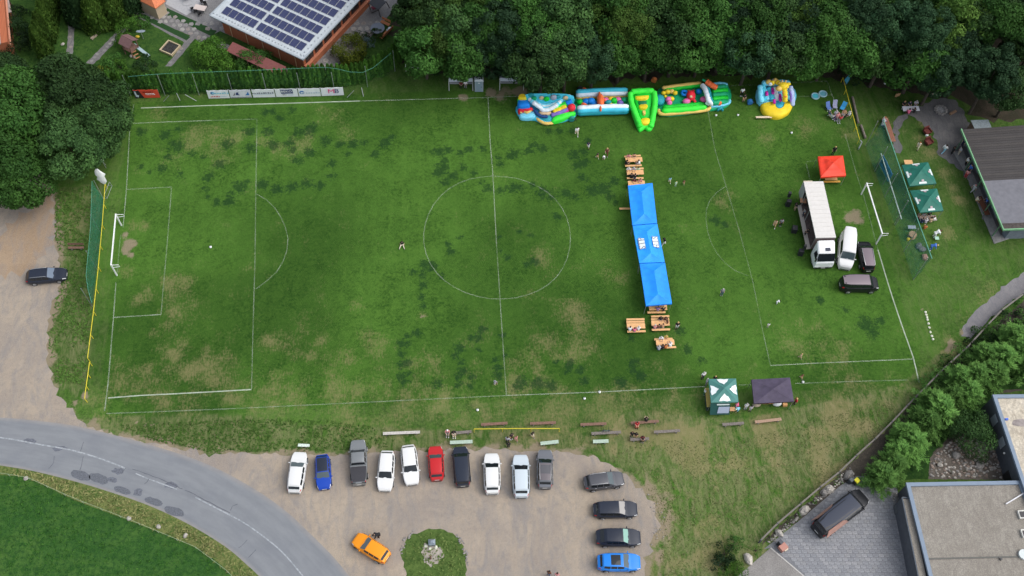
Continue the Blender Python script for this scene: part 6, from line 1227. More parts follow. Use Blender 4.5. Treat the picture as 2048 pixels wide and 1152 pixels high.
for u0, v0, u1, v1, m, lb in ((962, 849, 1015, 846, WOODB, 'brown plank bench left above the yellow rail'), (1060, 847, 1112, 845, WOODB, 'brown plank bench right above the yellow rail'), (1161, 849, 1213, 847, WOODB, 'brown plank bench right of the yellow rail'), (1262, 846, 1318, 842, WOODB, 'brown plank bench with a red clad person on it'), (1308, 864, 1360, 861, WOODD, 'weathered bench at the right end of the lower row'), (1445, 849, 1488, 846, WOODD, 'dull brown bench below the sage green tent'), (1510, 844, 1563, 838, M('bench_tan', (.36, .24, .17), .8, .1, 5), 'tan plank bench below the purple tent'), (905, 866, 943, 863, WOODD, 'dark bench with two seated people, above the black people carrier'), (1183, 867, 1242, 864, WOODD, 'weathered bench with a bicycle leaning on it'), (1261, 879, 1298, 877, WOODD, 'short grey bench with three people'), (766, 867, 840, 864, M('bench_white', (.45, .43, .40), .8, .2, 5), 'long pale bench above the white cars'),
    (900, 885, 945, 883, WOODG, 'pale green plank bench above the black people carrier'), (1081, 887, 1117, 883, WOODG, 'pale green plank bench above the grey car'), (1186, 883, 1217, 882, WOODG, 'short pale green bench at the corner of the yard'), (596, 890, 619, 891, M('bench_mint', (.55, .64, .58), .7, .2, 5), 'mint green board bench above the left white wagon'), (136, 495, 168, 495, WOODB, 'brown bench with a backrest beside the left gravel')):
    a, b = G(u0, v0, .45), G(u1, v1, .45); L_ = (b-a).length; c_ = (a+b)/2; t = thing('park_bench', lb, 'bench', Vector((c_.x, c_.y, 0)), math.atan2(b.y-a.y, b.x-a.x), 'plank benches round the pitch')
    wd = .34 if m is not WOODG else .42
    for k in range(2): mb = MB(); y = (-.25+.5*k)*wd; mb.box(-L_/2, L_/2, y-wd*.24, y+wd*.24, .41, .46); mb.build('plank', m, t)
    for s in (1, -1): mb = MB(); mb.box(s*(L_/2-.4)-.08, s*(L_/2-.4)+.08, -wd*.42, wd*.42, 0, .405); mb.build('leg', M('bench_leg', (.22, .21, .20), .9, .2, 5), t)
    if 'backrest' in lb:
        for k in range(2): mb = MB(); mb.box(-L_/2, L_/2, .26+.05*k, .31+.05*k, .58+.2*k, .74+.2*k); mb.build('backrest', m, t)
for u0, v0, u1, v1, lb in ((1705, 194, 1717, 246, 'long grey log beside the right yellow rail'), (1722, 250, 1731, 276, 'short grey log beside the lower end of the right yellow rail')):
    a, b = G(u0, v0, .25), G(u1, v1, .25); t = thing('log', lb, 'log', Vector((a.x, a.y, 0))); mb = MB(); mb.tube([a, b], .17, 8); mb.build('trunk', M('log_grey', (.16, .14, .12), .9, .25, 4), t, 50, world=True)
# ---------------------------------------------------------------- dugouts and toilet
CORR = M('corrugated', (.36, .39, .44), .45, .1, 3, metal=.3)
for u, v, lb in ((922, 178, 'dugout shelter with a grey corrugated roof, left of the portable toilet'), (1023, 177, 'dugout shelter half under the branches, right of the portable toilet')):
    p = G(u, v); t = thing('dugout', lb, 'shelter', p, head((u-20, v), (u+20, v)), 'team dugouts'); w_ = 1.62
    for k in range(10): x = -w_+.02+k*(2*w_-.04)/10; mb = MB(); mb.hexa([(x, .15, 2.0), (x+.3, .15, 2.0), (x+.3, 1.55, 1.75), (x, 1.55, 1.75)], [(x+.02, .15, 2.06), (x+.26, .15, 2.06), (x+.26, 1.55, 1.81), (x+.02, 1.55, 1.81)]); mb.build('roof_sheet', CORR, t)
    mb = MB(); mb.box(-w_, w_, 1.35, 1.42, 0, 1.74); mb.build('back_wall', M('dugout_wall', (.07, .08, .085), .7), t)
    mb = MB(); mb.hexa([(-w_, -.05, 1.55), (w_, -.05, 1.55), (w_, -.02, 1.6), (-w_, -.02, 1.6)], [(-w_, .15, 1.99), (w_, .15, 1.99), (w_, .18, 2.0), (-w_, .18, 2.0)]); mb.build('front_sheet', M('dugout_pale', (.42, .46, .54), .5), t)
    for s in (1, -1):
        mb = MB(); mb.beam((s*w_, .1, 2.0), (s*w_, -.35, .05), .09); mb.beam((s*w_, 1.5, 1.7), (s*w_, 1.5, 0), .09); mb.build('post', M('post_pale', (.45, .47, .48), .5), t)
    mb = MB(); mb.box(-w_+.1, w_-.1, .55, .95, .40, .46); mb.build('bench_seat', M('seat_pale', (.40, .42, .45), .6), t)
p = G(958, 183); t = thing('portable_toilet', 'pale grey portable toilet between the two dugouts', 'toilet', p, head((940, 183), (976, 183))); TL = M('toilet_grey', (.30, .37, .43), .5)
mb = MB(); mb.box(-.58, .58, -.05, 1.1, 0, 2.15); mb.build('cabin', TL, t); mb = MB(); mb.hexa([(-.62, -.09, 2.152), (.62, -.09, 2.152), (.62, 1.14, 2.152), (-.62, 1.14, 2.152)], [(-.5, .05, 2.4), (.5, .05, 2.4), (.5, 1, 2.4), (-.5, 1, 2.4)]); mb.build('roof', M('toilet_roof', (.52, .58, .63), .5), t)
mb = MB(); mb.box(-.40, .40, -.085, -.052, .08, 2.0); d_ = mb.build('door', M('toilet_door', (.24, .32, .40), .5), t); mb = MB(); mb.box(-.12, .12, -.10, -.087, 1.75, 1.9); mb.build('sign', WHT, d_); mb = MB(); mb.box(.27, .34, -.12, -.087, .95, 1.1); mb.build('handle', BLKP, d_)
# ---------------------------------------------------------------- inflatables
def inf(name, c, var=.06): return M('pvc_'+name, c, .5, var*2, 1.2, spec=.2, bump=.25)
IC = {k: inf(k, c) for k, c in dict(cyan=(.06, .50, .68), sky=(.20, .66, .88), white=(.72, .82, .90), teal=(.02, .30, .36), blue=(.01, .22, .74), navy=(.02, .07, .22), red=(.72, .03, .05), orange=(.80, .16, .05), yellow=(.80, .60, .03), gold=(.72, .50, .14), green=(.01, .55, .04), lime=(.05, .78, .06), emerald=(.01, .36, .16), dgreen=(.01, .16, .07), pink=(.75, .16, .42), magenta=(.58, .03, .38), purple=(.20, .14, .48), lilac=(.42, .52, .78), sand=(.62, .46, .28), grey=(.30, .33, .42)).items()}
def pad(name, px, z0, z1, m, par, n=4, puff=.12, closed=True, zt=None):
    """a puffy cushion whose rounded outline is px (seen at its top)"""
    zs = zt or [z1]*len(px); P = spline([G(p[0], p[1], z) for p, z in zip(px, zs)], n, True); c = centre(P); mb = MB(); N = len(P); vs = []
    for k, (sc, dz) in enumerate(((.985, None), (1.0, -.45), (.965, -.1), (.80, .0))):
        for p in P:
            q_ = c+(p-c)*sc; zz = z0 if dz is None else z0+(p.z-z0)*(1+dz); vs.append((q_.x, q_.y, zz+(puff if k == 3 else 0)))
    a = sum(P[i].x*P[(i+1) % N].y-P[(i+1) % N].x*P[i].y for i in range(N))
    fs = [(k*N+i, k*N+(i+1) % N, (k+1)*N+(i+1) % N, (k+1)*N+i) for k in range(3) for i in range(N)]+[tuple(range(3*N, 4*N))]
    if a < 0: fs = [f_[::-1] for f_ in fs]
    mb.add(vs, fs); return mb.build(name, IC[m], par, 70, world=True)
def roll(name, px, z, r, m, par, n=6, flat=1):
    zs = z if hasattr(z, '__len__') else [z]*len(px); P = spline([G(p[0], p[1], z_) for p, z_ in zip(px, zs)], n); mb = MB(); k = len(P)
    mb.tube(P, [r*(.55 if i in (0, k-1) else 1)*(1+.06*math.sin(i*1.7)) for i in range(k)], 10, flat=flat); return mb.build(name, IC[m], par, 70, world=True)
def blob(name, u, v, z, rx, ry, rz_, m, par): p = G(u, v, z); mb = MB(); mb.ball((p.x, p.y, p.z), rx, ry, rz_, 14, 8); return mb.build(name, IC[m], par, 80, world=True)
ig = 'inflatable play castles along the far touchline'
i1 = thing('bouncy_slide', 'blue inflatable wave slide with rainbow ramp and red ball, leftmost of the inflatables', 'inflatable', G(1095, 222), 0, ig)
pad('base', [(1040, 206), (1040, 234), (1070, 238), (1096, 246), (1150, 232), (1148, 202)], 0, .45, 'cyan', i1)
pad('back_wall', [(1046, 188), (1142, 188), (1143, 198), (1120, 207), (1070, 207), (1050, 198)], .3, 2.0, 'cyan', i1, zt=[2.3, 2.3, 1.9, 1.3, 1.3, 1.9])
for k, (du, m) in enumerate(((0, 'sky'), (5, 'white'), (10, 'sky'), (15, 'white'))):
    roll('wave', [(1053+du*.8, 193+du*.75), (1072+du*.5, 206+du*.55), (1086, 211+du*.6), (1104-du*.3, 210+du*.55), (1126-du*.7, 200+du*.6)], [1.9, 1.35, 1.1, 1.25, 1.7], .30, m, i1)
for u, v, m, s in ((1062, 192, 'teal', .55), (1068, 197, 'emerald', .4), (1083, 196, 'sand', .35), (1093, 198, 'green', .42), (1107, 195, 'grey', .5), (1116, 194, 'teal', .4), (1131, 196, 'sand', .38), (1138, 192, 'white', .3)): blob('fish', u, v, 2.0, s, s*.6, s, m, i1)
pad('tower_panel', [(1037, 196), (1052, 196), (1060, 208), (1058, 212), (1037, 212)], .4, 1.7, 'blue', i1); pad('tower_cap', [(1038, 190), (1048, 188), (1053, 196), (1037, 196)], .4, 2.2, 'yellow', i1); pad('tower_band', [(1037, 195), (1052, 195), (1053, 198), (1037, 198)], .4, 2.0, 'lime', i1)
pad('red_band', [(1038, 214), (1064, 214), (1064, 220), (1050, 222), (1038, 223)], .3, 1.1, 'red', i1); roll('orange_wave', [(1040, 225), (1047, 222), (1054, 225), (1064, 219)], .9, .17, 'gold', i1); pad('front_pad', [(1040, 227), (1066, 222), (1072, 232), (1060, 236), (1042, 235)], .1, .7, 'sky', i1)
roll('pool_edge', [(1069, 220), (1076, 229), (1086, 233), (1096, 233)], .9, .22, 'navy', i1); pad('pool', [(1074, 228), (1082, 222), (1097, 222), (1106, 231), (1100, 241), (1086, 240)], .2, .62, 'teal', i1); pad('pool_step', [(1078, 222), (1102, 222), (1100, 229), (1082, 229)], .3, .85, 'sand', i1)
roll('ramp', [(1105, 221), (1122, 213), (1140, 203)], [.9, 1.3, 1.8], .36, 'lime', i1); roll('ramp', [(1106, 225), (1122, 217), (1132, 211)], [.9, 1.2, 1.5], .36, 'yellow', i1); roll('ramp', [(1132, 207), (1144, 202)], [1.7, 2], .34, 'blue', i1); roll('ramp', [(1102, 231), (1120, 225), (1136, 217)], [.8, 1.0, 1.2], .3, 'purple', i1); roll('ramp', [(1122, 226), (1138, 220)], [.9, 1.1], .22, 'magenta', i1)
blob('ball', 1143, 215, 1.3, .55, .55, .6, 'red', i1); pad('bumper', [(1106, 234), (1130, 226), (1149, 222), (1148, 229), (1108, 243)], .2, .85, 'lime', i1); roll('rim', [(1072, 234), (1080, 242), (1093, 247), (1110, 244), (1130, 235), (1150, 227)], .35, .22, 'gold', i1)
i2 = thing('bouncy_castle', 'long inflatable pen with white and teal side rolls around colourful obstacles', 'inflatable', G(1203, 208), 0, ig)
pad('base', [(1151, 190), (1255, 186), (1258, 220), (1153, 225)], 0, .4, 'emerald', i2)
for a, b in (((1152, 184, 1255, 180), 'far'), ((1155, 216, 1257, 213), 'near')):
    u0, v0, u1, v1 = a
    roll('side_roll', [(u0, v0), ((u0+u1)/2, (v0+v1)/2-1), (u1, v1)], 1.3, .36, 'cyan' if b == 'far' else 'white', i2); roll('side_roll', [(u0, v0+6), ((u0+u1)/2, (v0+v1)/2+5), (u1, v1+6)], 1.0, .40, 'white' if b == 'far' else 'cyan', i2); roll('side_roll', [(u0, v0+11), ((u0+u1)/2, (v0+v1)/2+10), (u1, v1+10)], .6, .38, 'teal' if b == 'near' else 'gold', i2)
for u, v, z, s, m in ((1160, 204, .8, .5, 'green'), (1172, 203, .9, .55, 'blue'), (1182, 202, 1.0, .6, 'blue'), (1188, 207, .8, .5, 'blue'), (1168, 209, .7, .45, 'orange'), (1211, 200, 1, .45, 'pink'), (1216, 205, .9, .5, 'teal'), (1222, 198, 1.0, .4, 'yellow'), (1228, 201, 1.0, .5, 'green'), (1236, 199, 1.0, .45, 'pink'), (1240, 206, .9, .5, 'purple'), (1249, 200, .9, .5, 'emerald'), (1220, 210, .7, .42, 'yellow'), (1232, 208, .7, .4, 'lime')): blob('obstacle', u, v, z, s, s*.8, s*.8, m, i2)
blob('fish_body', 1201, 201, 1.3, .5, 1.15, .7, 'orange', i2); blob('fish_fin', 1199, 189, 1.6, .18, .45, .3, 'orange', i2); blob('fish_tail', 1201, 217, 1.4, .16, .5, .3, 'orange', i2); blob('fish_fin', 1207, 200, 1.3, .35, .18, .2, 'orange', i2)
i3 = thing('bouncy_slide', 'bright green inflatable slide with yellow steps, tapering towards the pitch', 'inflatable', G(1286, 222), 0, ig)
pad('base', [(1258, 186), (1311, 183), (1313, 212), (1307, 252), (1297, 259), (1290, 255), (1283, 259), (1276, 256), (1260, 212)], 0, .5, 'lime', i3)
roll('side_roll', [(1261, 184), (1263, 205), (1276, 240), (1280, 255)], [2.0, 1.5, .8, .6], .40, 'lime', i3); roll('side_roll', [(1308, 182), (1310, 205), (1305, 238), (1301, 255)], [2.0, 1.5, .8, .6], .40, 'lime', i3); roll('head_roll', [(1262, 184), (1285, 182), (1308, 182)], 2.0, .42, 'lime', i3)
pad('slope', [(1268, 188), (1304, 186), (1304, 210), (1299, 240), (1284, 242), (1270, 208)], .3, 1.2, 'green', i3, zt=[1.8, 1.8, 1.2, .6, .6, 1.2])
pad('step', [(1270, 191), (1298, 188), (1296, 198), (1274, 199)], .4, 1.75, 'yellow', i3); pad('gap', [(1276, 200), (1294, 199), (1292, 208), (1279, 208)], .3, 1.5, 'dgreen', i3, puff=.02); pad('step', [(1278, 210), (1295, 209), (1293, 216), (1281, 217)], .4, 1.35, 'yellow', i3); pad('step', [(1285, 222), (1291, 222), (1291, 228), (1286, 228)], .3, 1.1, 'gold', i3); pad('landing', [(1283, 237), (1298, 236), (1301, 242), (1297, 248), (1285, 248), (1281, 243)], .3, .85, 'yellow', i3)
i4 = thing('bouncy_castle', 'large green inflatable playground with a red octopus and an orange carrot', 'inflatable', G(1385, 205), 0, ig)
pad('base', [(1314, 192), (1326, 172), (1404, 166), (1456, 170), (1459, 208), (1414, 220), (1322, 229)], 0, .45, 'emerald', i4)
roll('edge_roll', [(1324, 176), (1360, 171), (1402, 166)], 1.2, .26, 'gold', i4); roll('edge_roll', [(1328, 180), (1362, 175), (1402, 170)], .95, .34, 'green', i4); roll('edge_roll', [(1317, 219), (1324, 228), (1370, 225), (1412, 220), (1420, 214)], .5, .26, 'gold', i4); roll('edge_roll', [(1324, 222), (1370, 219), (1412, 214)], .75, .42, 'lime', i4); roll('edge_roll', [(1326, 215), (1370, 212), (1408, 208)], .7, .36, 'green', i4)
blob('dome', 1318, 200, .9, .8, .9, .6, 'teal', i4)
for u, v, m, s in ((1327, 186, 'yellow', .35), (1335, 184, 'yellow', .4), (1343, 183, 'gold', .38), (1350, 186, 'yellow', .35), (1331, 193, 'yellow', .25), (1337, 199, 'pink', .45), (1343, 198, 'yellow', .4), (1339, 206, 'pink', .38)): blob('palm', u, v, 1.1, s, s*.8, s, m, i4)
mb = MB(); p = G(1369, 186, 1.0); ring = [(p.x+.36*math.cos(k*.524), p.y+.36*math.sin(k*.524), p.z) for k in range(13)]; mb.tube(ring, .19, 8, cap=False); mb.build('ring', IC['blue'], i4, 70, world=True); blob('bumper', 1398, 183, 1.0, .45, .4, .4, 'blue', i4)
blob('octopus_body', 1382, 191, 1.2, .62, .8, .6, 'red', i4)
for u, v in ((1376, 182), (1387, 181), (1374, 200), (1391, 205), (1388, 198), (1378, 205)): roll('octopus_arm', [(1382, 191), ((1382+u)/2, (191+v)/2), (u, v)], [1.2, 1.1, .9], .2, 'red', i4)
blob('octopus_eye', 1382, 193, 1.75, .2, .2, .15, 'sand', i4); blob('ball', 1373, 203, .9, .55, .42, .45, 'pink', i4); blob('ball', 1407, 199, .9, .5, .42, .45, 'pink', i4)
roll('arch', [(1404, 170), (1410, 178), (1414, 190), (1418, 202), (1424, 208)], [1.9, 2.1, 2.1, 1.8, 1.0], .34, 'white', i4); roll('arch', [(1411, 171), (1417, 182), (1420, 196), (1424, 205)], [1.6, 1.8, 1.8, 1.3], .3, 'teal', i4); blob('shark', 1419, 206, 1.2, .6, .35, .35, 'white', i4)
for k in range(5): roll('slide_lane', [(1424, 176+k*7.5), (1440, 174+k*7.6), (1455, 173+k*7.6)], [1.3, 1.0, .6], .36, 'green' if k % 2 else 'emerald', i4)
roll('slide_edge', [(1426, 169), (1442, 167), (1455, 170)], .9, .25, 'sky', i4); roll('slide_edge', [(1420, 213), (1440, 211), (1457, 206), (1459, 200)], .6, .22, 'sky', i4)
roll('carrot', [(1413, 163), (1421, 169), (1428, 173), (1434, 176)], [2.2, 2.2, 2.1, 2.0], .38, 'orange', i4); roll('carrot_leaf', [(1405, 159), (1412, 163)], 2.2, .14, 'emerald', i4); blob('ball', 1438, 206, 1.0, .4, .36, .4, 'orange', i4)
for du, dv in ((0, 0), (-5, -3), (5, -2), (-4, 4), (5, 4)): blob('turtle', 1440+du, 216+dv, .4, .4 if not du else .16, .35 if not du else .14, .25, 'teal', i4)
i5 = thing('bouncy_slide', 'yellow and blue inflatable slide with an orange giraffe, rightmost of the inflatables', 'inflatable', G(1553, 205), 0, ig)
pad('base', [(1519, 172), (1585, 172), (1586, 205), (1520, 208)], 0, .5, 'sky', i5)
pad('landing', [(1522, 208), (1536, 203), (1547, 203), (1551, 215), (1560, 219), (1569, 214), (1574, 203), (1582, 201), (1586, 210), (1578, 224), (1558, 233), (1540, 230), (1527, 222)], 0, .75, 'yellow', i5, n=3)
pad('pool', [(1548, 200), (1572, 200), (1571, 212), (1561, 218), (1551, 212)], .3, .6, 'cyan', i5)
for k, u in enumerate((1530, 1540, 1550, 1560)): roll('lane', [(u-4, 174), (u+1, 186), (u+5, 201)], [1.9, 1.3, .8], .36, ('sky', 'cyan', 'white', 'sky')[k], i5)
for u, v, l in ((1533, 187, 4), (1545, 182, 6), (1560, 192, 11), (1548, 203, 4)): roll('stripe', [(u, v-l), (u+1, v+l)], 1.9 if v < 190 else 1.3, .2, 'magenta', i5)
roll('side_roll', [(1521, 170), (1521, 190), (1524, 205)], [2.2, 1.5, .9], .4, 'sky', i5); roll('side_roll', [(1526, 168), (1527, 186), (1529, 203)], [2.3, 1.6, .9], .34, 'cyan', i5); roll('side_roll', [(1580, 172), (1584, 190), (1585, 212)], [2.2, 1.6, .6], .36, 'lilac', i5); roll('stripe', [(1579, 182), (1582, 192), (1581, 204)], [2.2, 1.8, 1.3], .16, 'purple', i5)
roll('back_roll', [(1524, 167), (1550, 165), (1580, 166)], 2.3, .42, 'sky', i5)
for u, v, s, m in ((1537, 164, .4, 'gold'), (1544, 166, .42, 'yellow'), (1550, 161, .4, 'gold'), (1546, 161, .28, 'grey'), (1541, 168, .3, 'white'), (1556, 165, .4, 'yellow')): blob('animal', u, v, 2.7, s, s*.8, s, m, i5)
roll('giraffe_neck', [(1570, 204), (1570, 190), (1569, 178)], [1.4, 2.2, 2.8], .36, 'yellow', i5); blob('giraffe_head', 1567, 172, 3.0, .75, .6, .5, 'yellow', i5); blob('giraffe_snout', 1558, 177, 2.9, .45, .4, .35, 'gold', i5); blob('giraffe_ear', 1577, 168, 3.1, .35, .25, .2, 'yellow', i5); blob('giraffe_ear', 1560, 167, 3.1, .3, .22, .2, 'gold', i5)
for du in (-3, 3): roll('giraffe_horn', [(1568+du, 166), (1568+du*1.3, 160)], [3.2, 3.5], .12, 'sand', i5)
for u, v in ((1572, 174), (1567, 185), (1571, 193)): blob('giraffe_spot', u, v, 3.2 if v < 180 else 2.6, .16, .14, .1, 'orange', i5)
# blowers, pools, balls, equipment
for u, v, c, lb in ((1168, 181, (.70, .14, .04), 'orange air blower behind the white and teal inflatable pen'), (1308, 160, (.62, .20, .06), 'orange air blower behind the large green playground'), (1500, 204, (.03, .16, .42), 'blue air blower left of the giraffe slide'), (1143, 238, (.02, .22, .20), 'teal air blower in front of the wave slide'), (1160, 178, (.03, .03, .035), 'black fan behind the gap between the first two inflatables')):
    p = G(u, v, .4); p.z = 0; t = thing('air_blower', lb, 'blower', p, random.random()*6); mb = MB(); mb.tube([(0, -.22, .42), (0, .22, .42)], .38, 14); mb.build('housing', M('blow_%d' % u, c, .5), t, 40); mb = MB(); mb.box(-.3, .3, -.25, .25, 0, .1); mb.build('foot', BLKP, t); mb = MB(); mb.tube([(.2, 0, .3), (.65, 0, .25)], .14, 10); mb.build('outlet', BLKP, t, 40)
for u, v, c, lb in ((1631, 191.5, (.10, .52, .62), 'round turquoise paddling pool, the left of two'), (1646, 187, (.17, .46, .55), 'round paler paddling pool, the right of two, nearer the corner')):
    p = G(u, v, .2); p.z = 0; t = thing('paddling_pool', lb, 'paddling pool', p, 0, 'paddling pools'); mb = MB(); mb.tube([(.52*math.cos(k*.349), .52*math.sin(k*.349), .14) for k in range(19)], .10, 8, cap=False); mb.build('rim', M('pool_rim', (.30, .50, .56), .4), t, 60); mb = MB(); mb.tube([(0, 0, .02), (0, 0, .14)], .5, 18); mb.build('water', M('pool_%d' % u, c, .1), t)
for u, v, lb in ((1199, 784, 'white football on the lower touchline'), (1169, 797, 'white football just below the lower touchline'), (955, 820, 'white football in the grass above the yellow rail'), (1432, 230.5, 'small white ball below the turtle of the green playground'), (1476, 230, 'small white ball between the green playground and the giraffe slide'), (1583, 265.5, 'white ball in the penalty area below the giraffe slide'), (1606, 764, 'white football at the feet of the brown clad child'), (421, 494, 'small white ball in the left penalty area'), (1770, 167, 'white ball at the edge of the wood above the right yellow rail')):
    p = G(u, v, .11); t = thing('ball', lb, 'ball', p, 0, 'balls on the grass'); mb = MB(); mb.ball((0, 0, 0.02), .16, n=12, m=8); mb.build('shell', WHT, t, 80); mb = MB(); mb.tube([(0, .02, .13), (0, .03, .185)], .05, 5); mb.build('patch', INK['black'], t)
for u, v, w_, d_, h_, lb, st in ((1577, 406, .55, .5, 1.1, 'black loudspeaker left of the truck stage, upper pair', 0), (1579, 389, .35, .35, .9, 'black loudspeaker on a stand above the upper speaker', 1), (1589, 459, .62, .7, .9, 'large black loudspeaker box on the grass in front of the stage', 0), (1602, 505, .6, .5, 1.0, 'black loudspeaker near the truck cab', 0), (1610, 494, .3, .3, .8, 'small black loudspeaker on a stand beside the truck cab', 1)):
    p = G(u, v, .6); p.z = 0; t = thing('loudspeaker', lb, 'loudspeaker', p, R(-12), 'loudspeakers of the stage'); z0 = 1.3 if st else 0; p2 = G(u, v, z0+h_/2); t.location = (p2.x, p2.y, 0)
    mb = MB(); mb.box(-w_/2, w_/2, -d_/2, d_/2, z0, z0+h_); mb.build('cabinet', M('speaker_black', (.02, .021, .026), .6), t); mb = MB(); mb.box(-w_/2-.012, -w_/2-.002, -d_/2+.04, d_/2-.04, z0+.05, z0+h_-.05); mb.build('grille', M('grille', (.04, .04, .045), .5), t)
    if st:
        for k in range(3): mb = MB(); a = k*2.1; mb.beam((0, 0, .7), (.4*math.cos(a), .4*math.sin(a), 0), .03); mb.build('leg', BLKP, t)
        mb = MB(); mb.beam((0, 0, .5), (0, 0, z0), .04); mb.build('pole', BLKP, t)
p = G(1604, 407, 1.15); t = thing('mixing_desk', 'small orange wooden desk on the truck stage', 'desk', p, R(-12)); mb = MB(); mb.box(-.4, .4, -.35, .35, .65, .7); mb.build('desktop', M('desk_orange', (.52, .27, .16), .6), t)
for x, y in ((-.35, -.3), (.35, -.3), (-.35, .3), (.35, .3)): mb = MB(); mb.box(x-.03, x+.03, y-.03, y+.03, 0, .648); mb.build('leg', BLKP, t)
# bicycle leaning on the weathered bench
p = G(1211, 863, .5); t = thing('bicycle', 'grey bicycle leaning on the weathered bench', 'bicycle', (p.x, p.y, 0), head((1190, 864), (1232, 862)))
for x in (-.52, .52):
    mb = MB(); mb.tube([(x+.33*math.cos(k*.4488), .08*math.sin(k*.4488), .34+.33*math.sin(k*.4488)) for k in range(15)], .025, 6, cap=False); w_ = mb.build('wheel', BLKP, t, 60); mb = MB()
    for k in range(6): a = k*1.047; mb.tube([(x, 0, .34), (x+.31*math.cos(a), .07*math.sin(a), .34+.31*math.sin(a))], .006, 4)
    mb.build('spokes', STEEL, w_)
mb = MB()
for a, b in (((-.52, 0, .34), (-.1, 0, .30)), ((-.52, 0, .34), (-.2, 0, .80)), ((-.1, 0, .3), (-.22, 0, .9)), ((-.1, 0, .3), (.38, 0, .82)), ((-.2, 0, .78), (.38, 0, .86)), ((.52, 0, .34), (.36, 0, .95))): mb.tube([a, b], .022, 6)
mb.build('frame', M('bike_blue', (.12, .15, .24), .4), t); mb = MB(); mb.tube([(.3, -.3, 1.0), (.36, 0, .97), (.3, .3, 1.0)], .02, 6); mb.build('handlebar', BLKP, t); mb = MB(); mb.ball((-.24, 0, .93), .14, .07, .04, 8, 5); mb.build('saddle', BLKP, t, 60)
# ---------------------------------------------------------------- stones, bins, fences
def rock(name, label, u, v, rx, ry, rz_, m, seed=0, group=None, parent=None, cat='stone', z=0):
    random.seed(seed+u); p = G(u, v, rz_*.5); mb = MB(); mb.ball((0, 0, rz_*.35), rx, ry, rz_, 9, 6, jit=.16)
    if parent: return mb.build(name, m, parent)
    o = mb.build(name, m, None); o.location = (p.x, p.y, z); o.rotation_euler = (0, 0, random.random()*3); return tag(o, label, cat, group)
ST = M('stone_pale', (.36, .34, .31), .9, .25, 4, bump=.4); STG = M('stone_grey', (.22, .21, .20), .9, .3, 4, bump=.4)
for k, (u, v) in enumerate([(52, 956), (258, 1037), (317, 1053), (371, 1071)]): rock('stone', ['pale stone in the roadside verge at the left edge of the photo', 'pale stone in the straw verge, second from the left', 'pale stone in the straw verge, third from the left', 'pale stone in the straw verge, nearest the bottom'][k], u, v, .28, .24, .22, ST, k, 'stones in the roadside verge')
for k, (u, v) in enumerate([(1851, 624), (1852.5, 629), (1854, 634), (1855, 639), (1857, 647), (1859, 655), (1861, 664), (1864, 672), (1866, 678)]): rock('stone', 'small white stone of the short row beyond the right touchline', u, v, .17, .15, .12, M('stone_white', (.62, .64, .52), .9), k, 'row of white stones')
for k, (u, v, a, b, c, m, lb) in enumerate([(1697, 950, .75, .45, .5, STG, 'flat grey boulder behind the yellow bin'), (1658, 978, .62, .5, .55, ST, 'pale boulder in the stone bed, second from the yellow bin'), (1648, 985, .45, .4, .4, STG, 'grey boulder touching the second pale boulder'), (1609, 1020, .72, .45, .5, ST, 'pale slab boulder at the middle of the stone bed'), (1558, 1066, .55, .35, .5, ST, 'pale upright boulder near the lower end of the fence'), (1497, 1118, .72, .45, .5, M('boulder_white', (.46, .43, .38), .9, .15, 3, bump=.3), 'large white boulder beside the concrete slab'), (1912, 910, .55, .5, .55, STG, 'grey boulder at the top of the rock bed'), (1960, 930, .6, .5, .3, STG, 'flat grey stone near the wall of the taller wing'), (1880, 930, .35, .3, .3, ST, 'pale round stone at the left of the rock bed')]): rock('boulder', lb, u, v, a, b, c, m, k, 'boulders of the garden beds')
def pebbles(name, px, n, s, mats, seed):
    rs = np.random.RandomState(seed); P = [(p.x, p.y) for p in Gs(px)]; mb = MB(); k = 0; xs = [p[0] for p in P]; ys = [p[1] for p in P]; random.seed(seed)
    while k < n:
        x, y = rs.uniform(min(xs), max(xs)), rs.uniform(min(ys), max(ys))
        if inside(np.array([x]), np.array([y]), P)[0]: q_ = s*rs.uniform(.5, 1.3); mb.ball((x, y, q_*.25), q_, q_*.8, q_*.6, 6, 4, int(rs.randint(len(mats))), .15); k += 1
    return tag(mb.build(name, mats), kind='stuff')
pebbles('rock_bed_stones', [(1858, 956), (1862, 918), (1888, 892), (1925, 872), (1975, 884), (2030, 956)], 420, .17, [ST, STG, M('stone_brown', (.24, .19, .16), .9, .3, 4)], 1)
pebbles('bed_stones', [(1530, 1088), (1570, 1050), (1650, 980), (1700, 935), (1712, 950), (1640, 1000), (1600, 1035), (1545, 1085)], 150, .15, [ST, STG], 2)
pebbles('wall_stones', [(1780, 985), (1795, 985), (1803, 1012), (1790, 1012)], 40, .14, [ST, STG], 3)
pebbles('yard_edge_stones', [(1265, 965), (1300, 985), (1330, 1030), (1335, 1075), (1300, 1095), (1310, 1040), (1290, 990)], 60, .08, [M('grit_tan', (.27, .235, .18), .9, .2, 5), STG], 4)
pebbles('island_stones', [(840, 1100), (850, 1090), (880, 1093), (888, 1112), (872, 1132), (850, 1126)], 16, .09, [ST, STG], 5)
pebbles('island_edge_stones', [(800, 1105), (806, 1078), (830, 1058), (826, 1064), (810, 1090), (806, 1110)], 26, .12, [STG], 6); pebbles('island_edge_stones', [(905, 1062), (925, 1078), (936, 1105), (938, 1140), (930, 1120), (922, 1090)], 34, .12, [STG], 7)
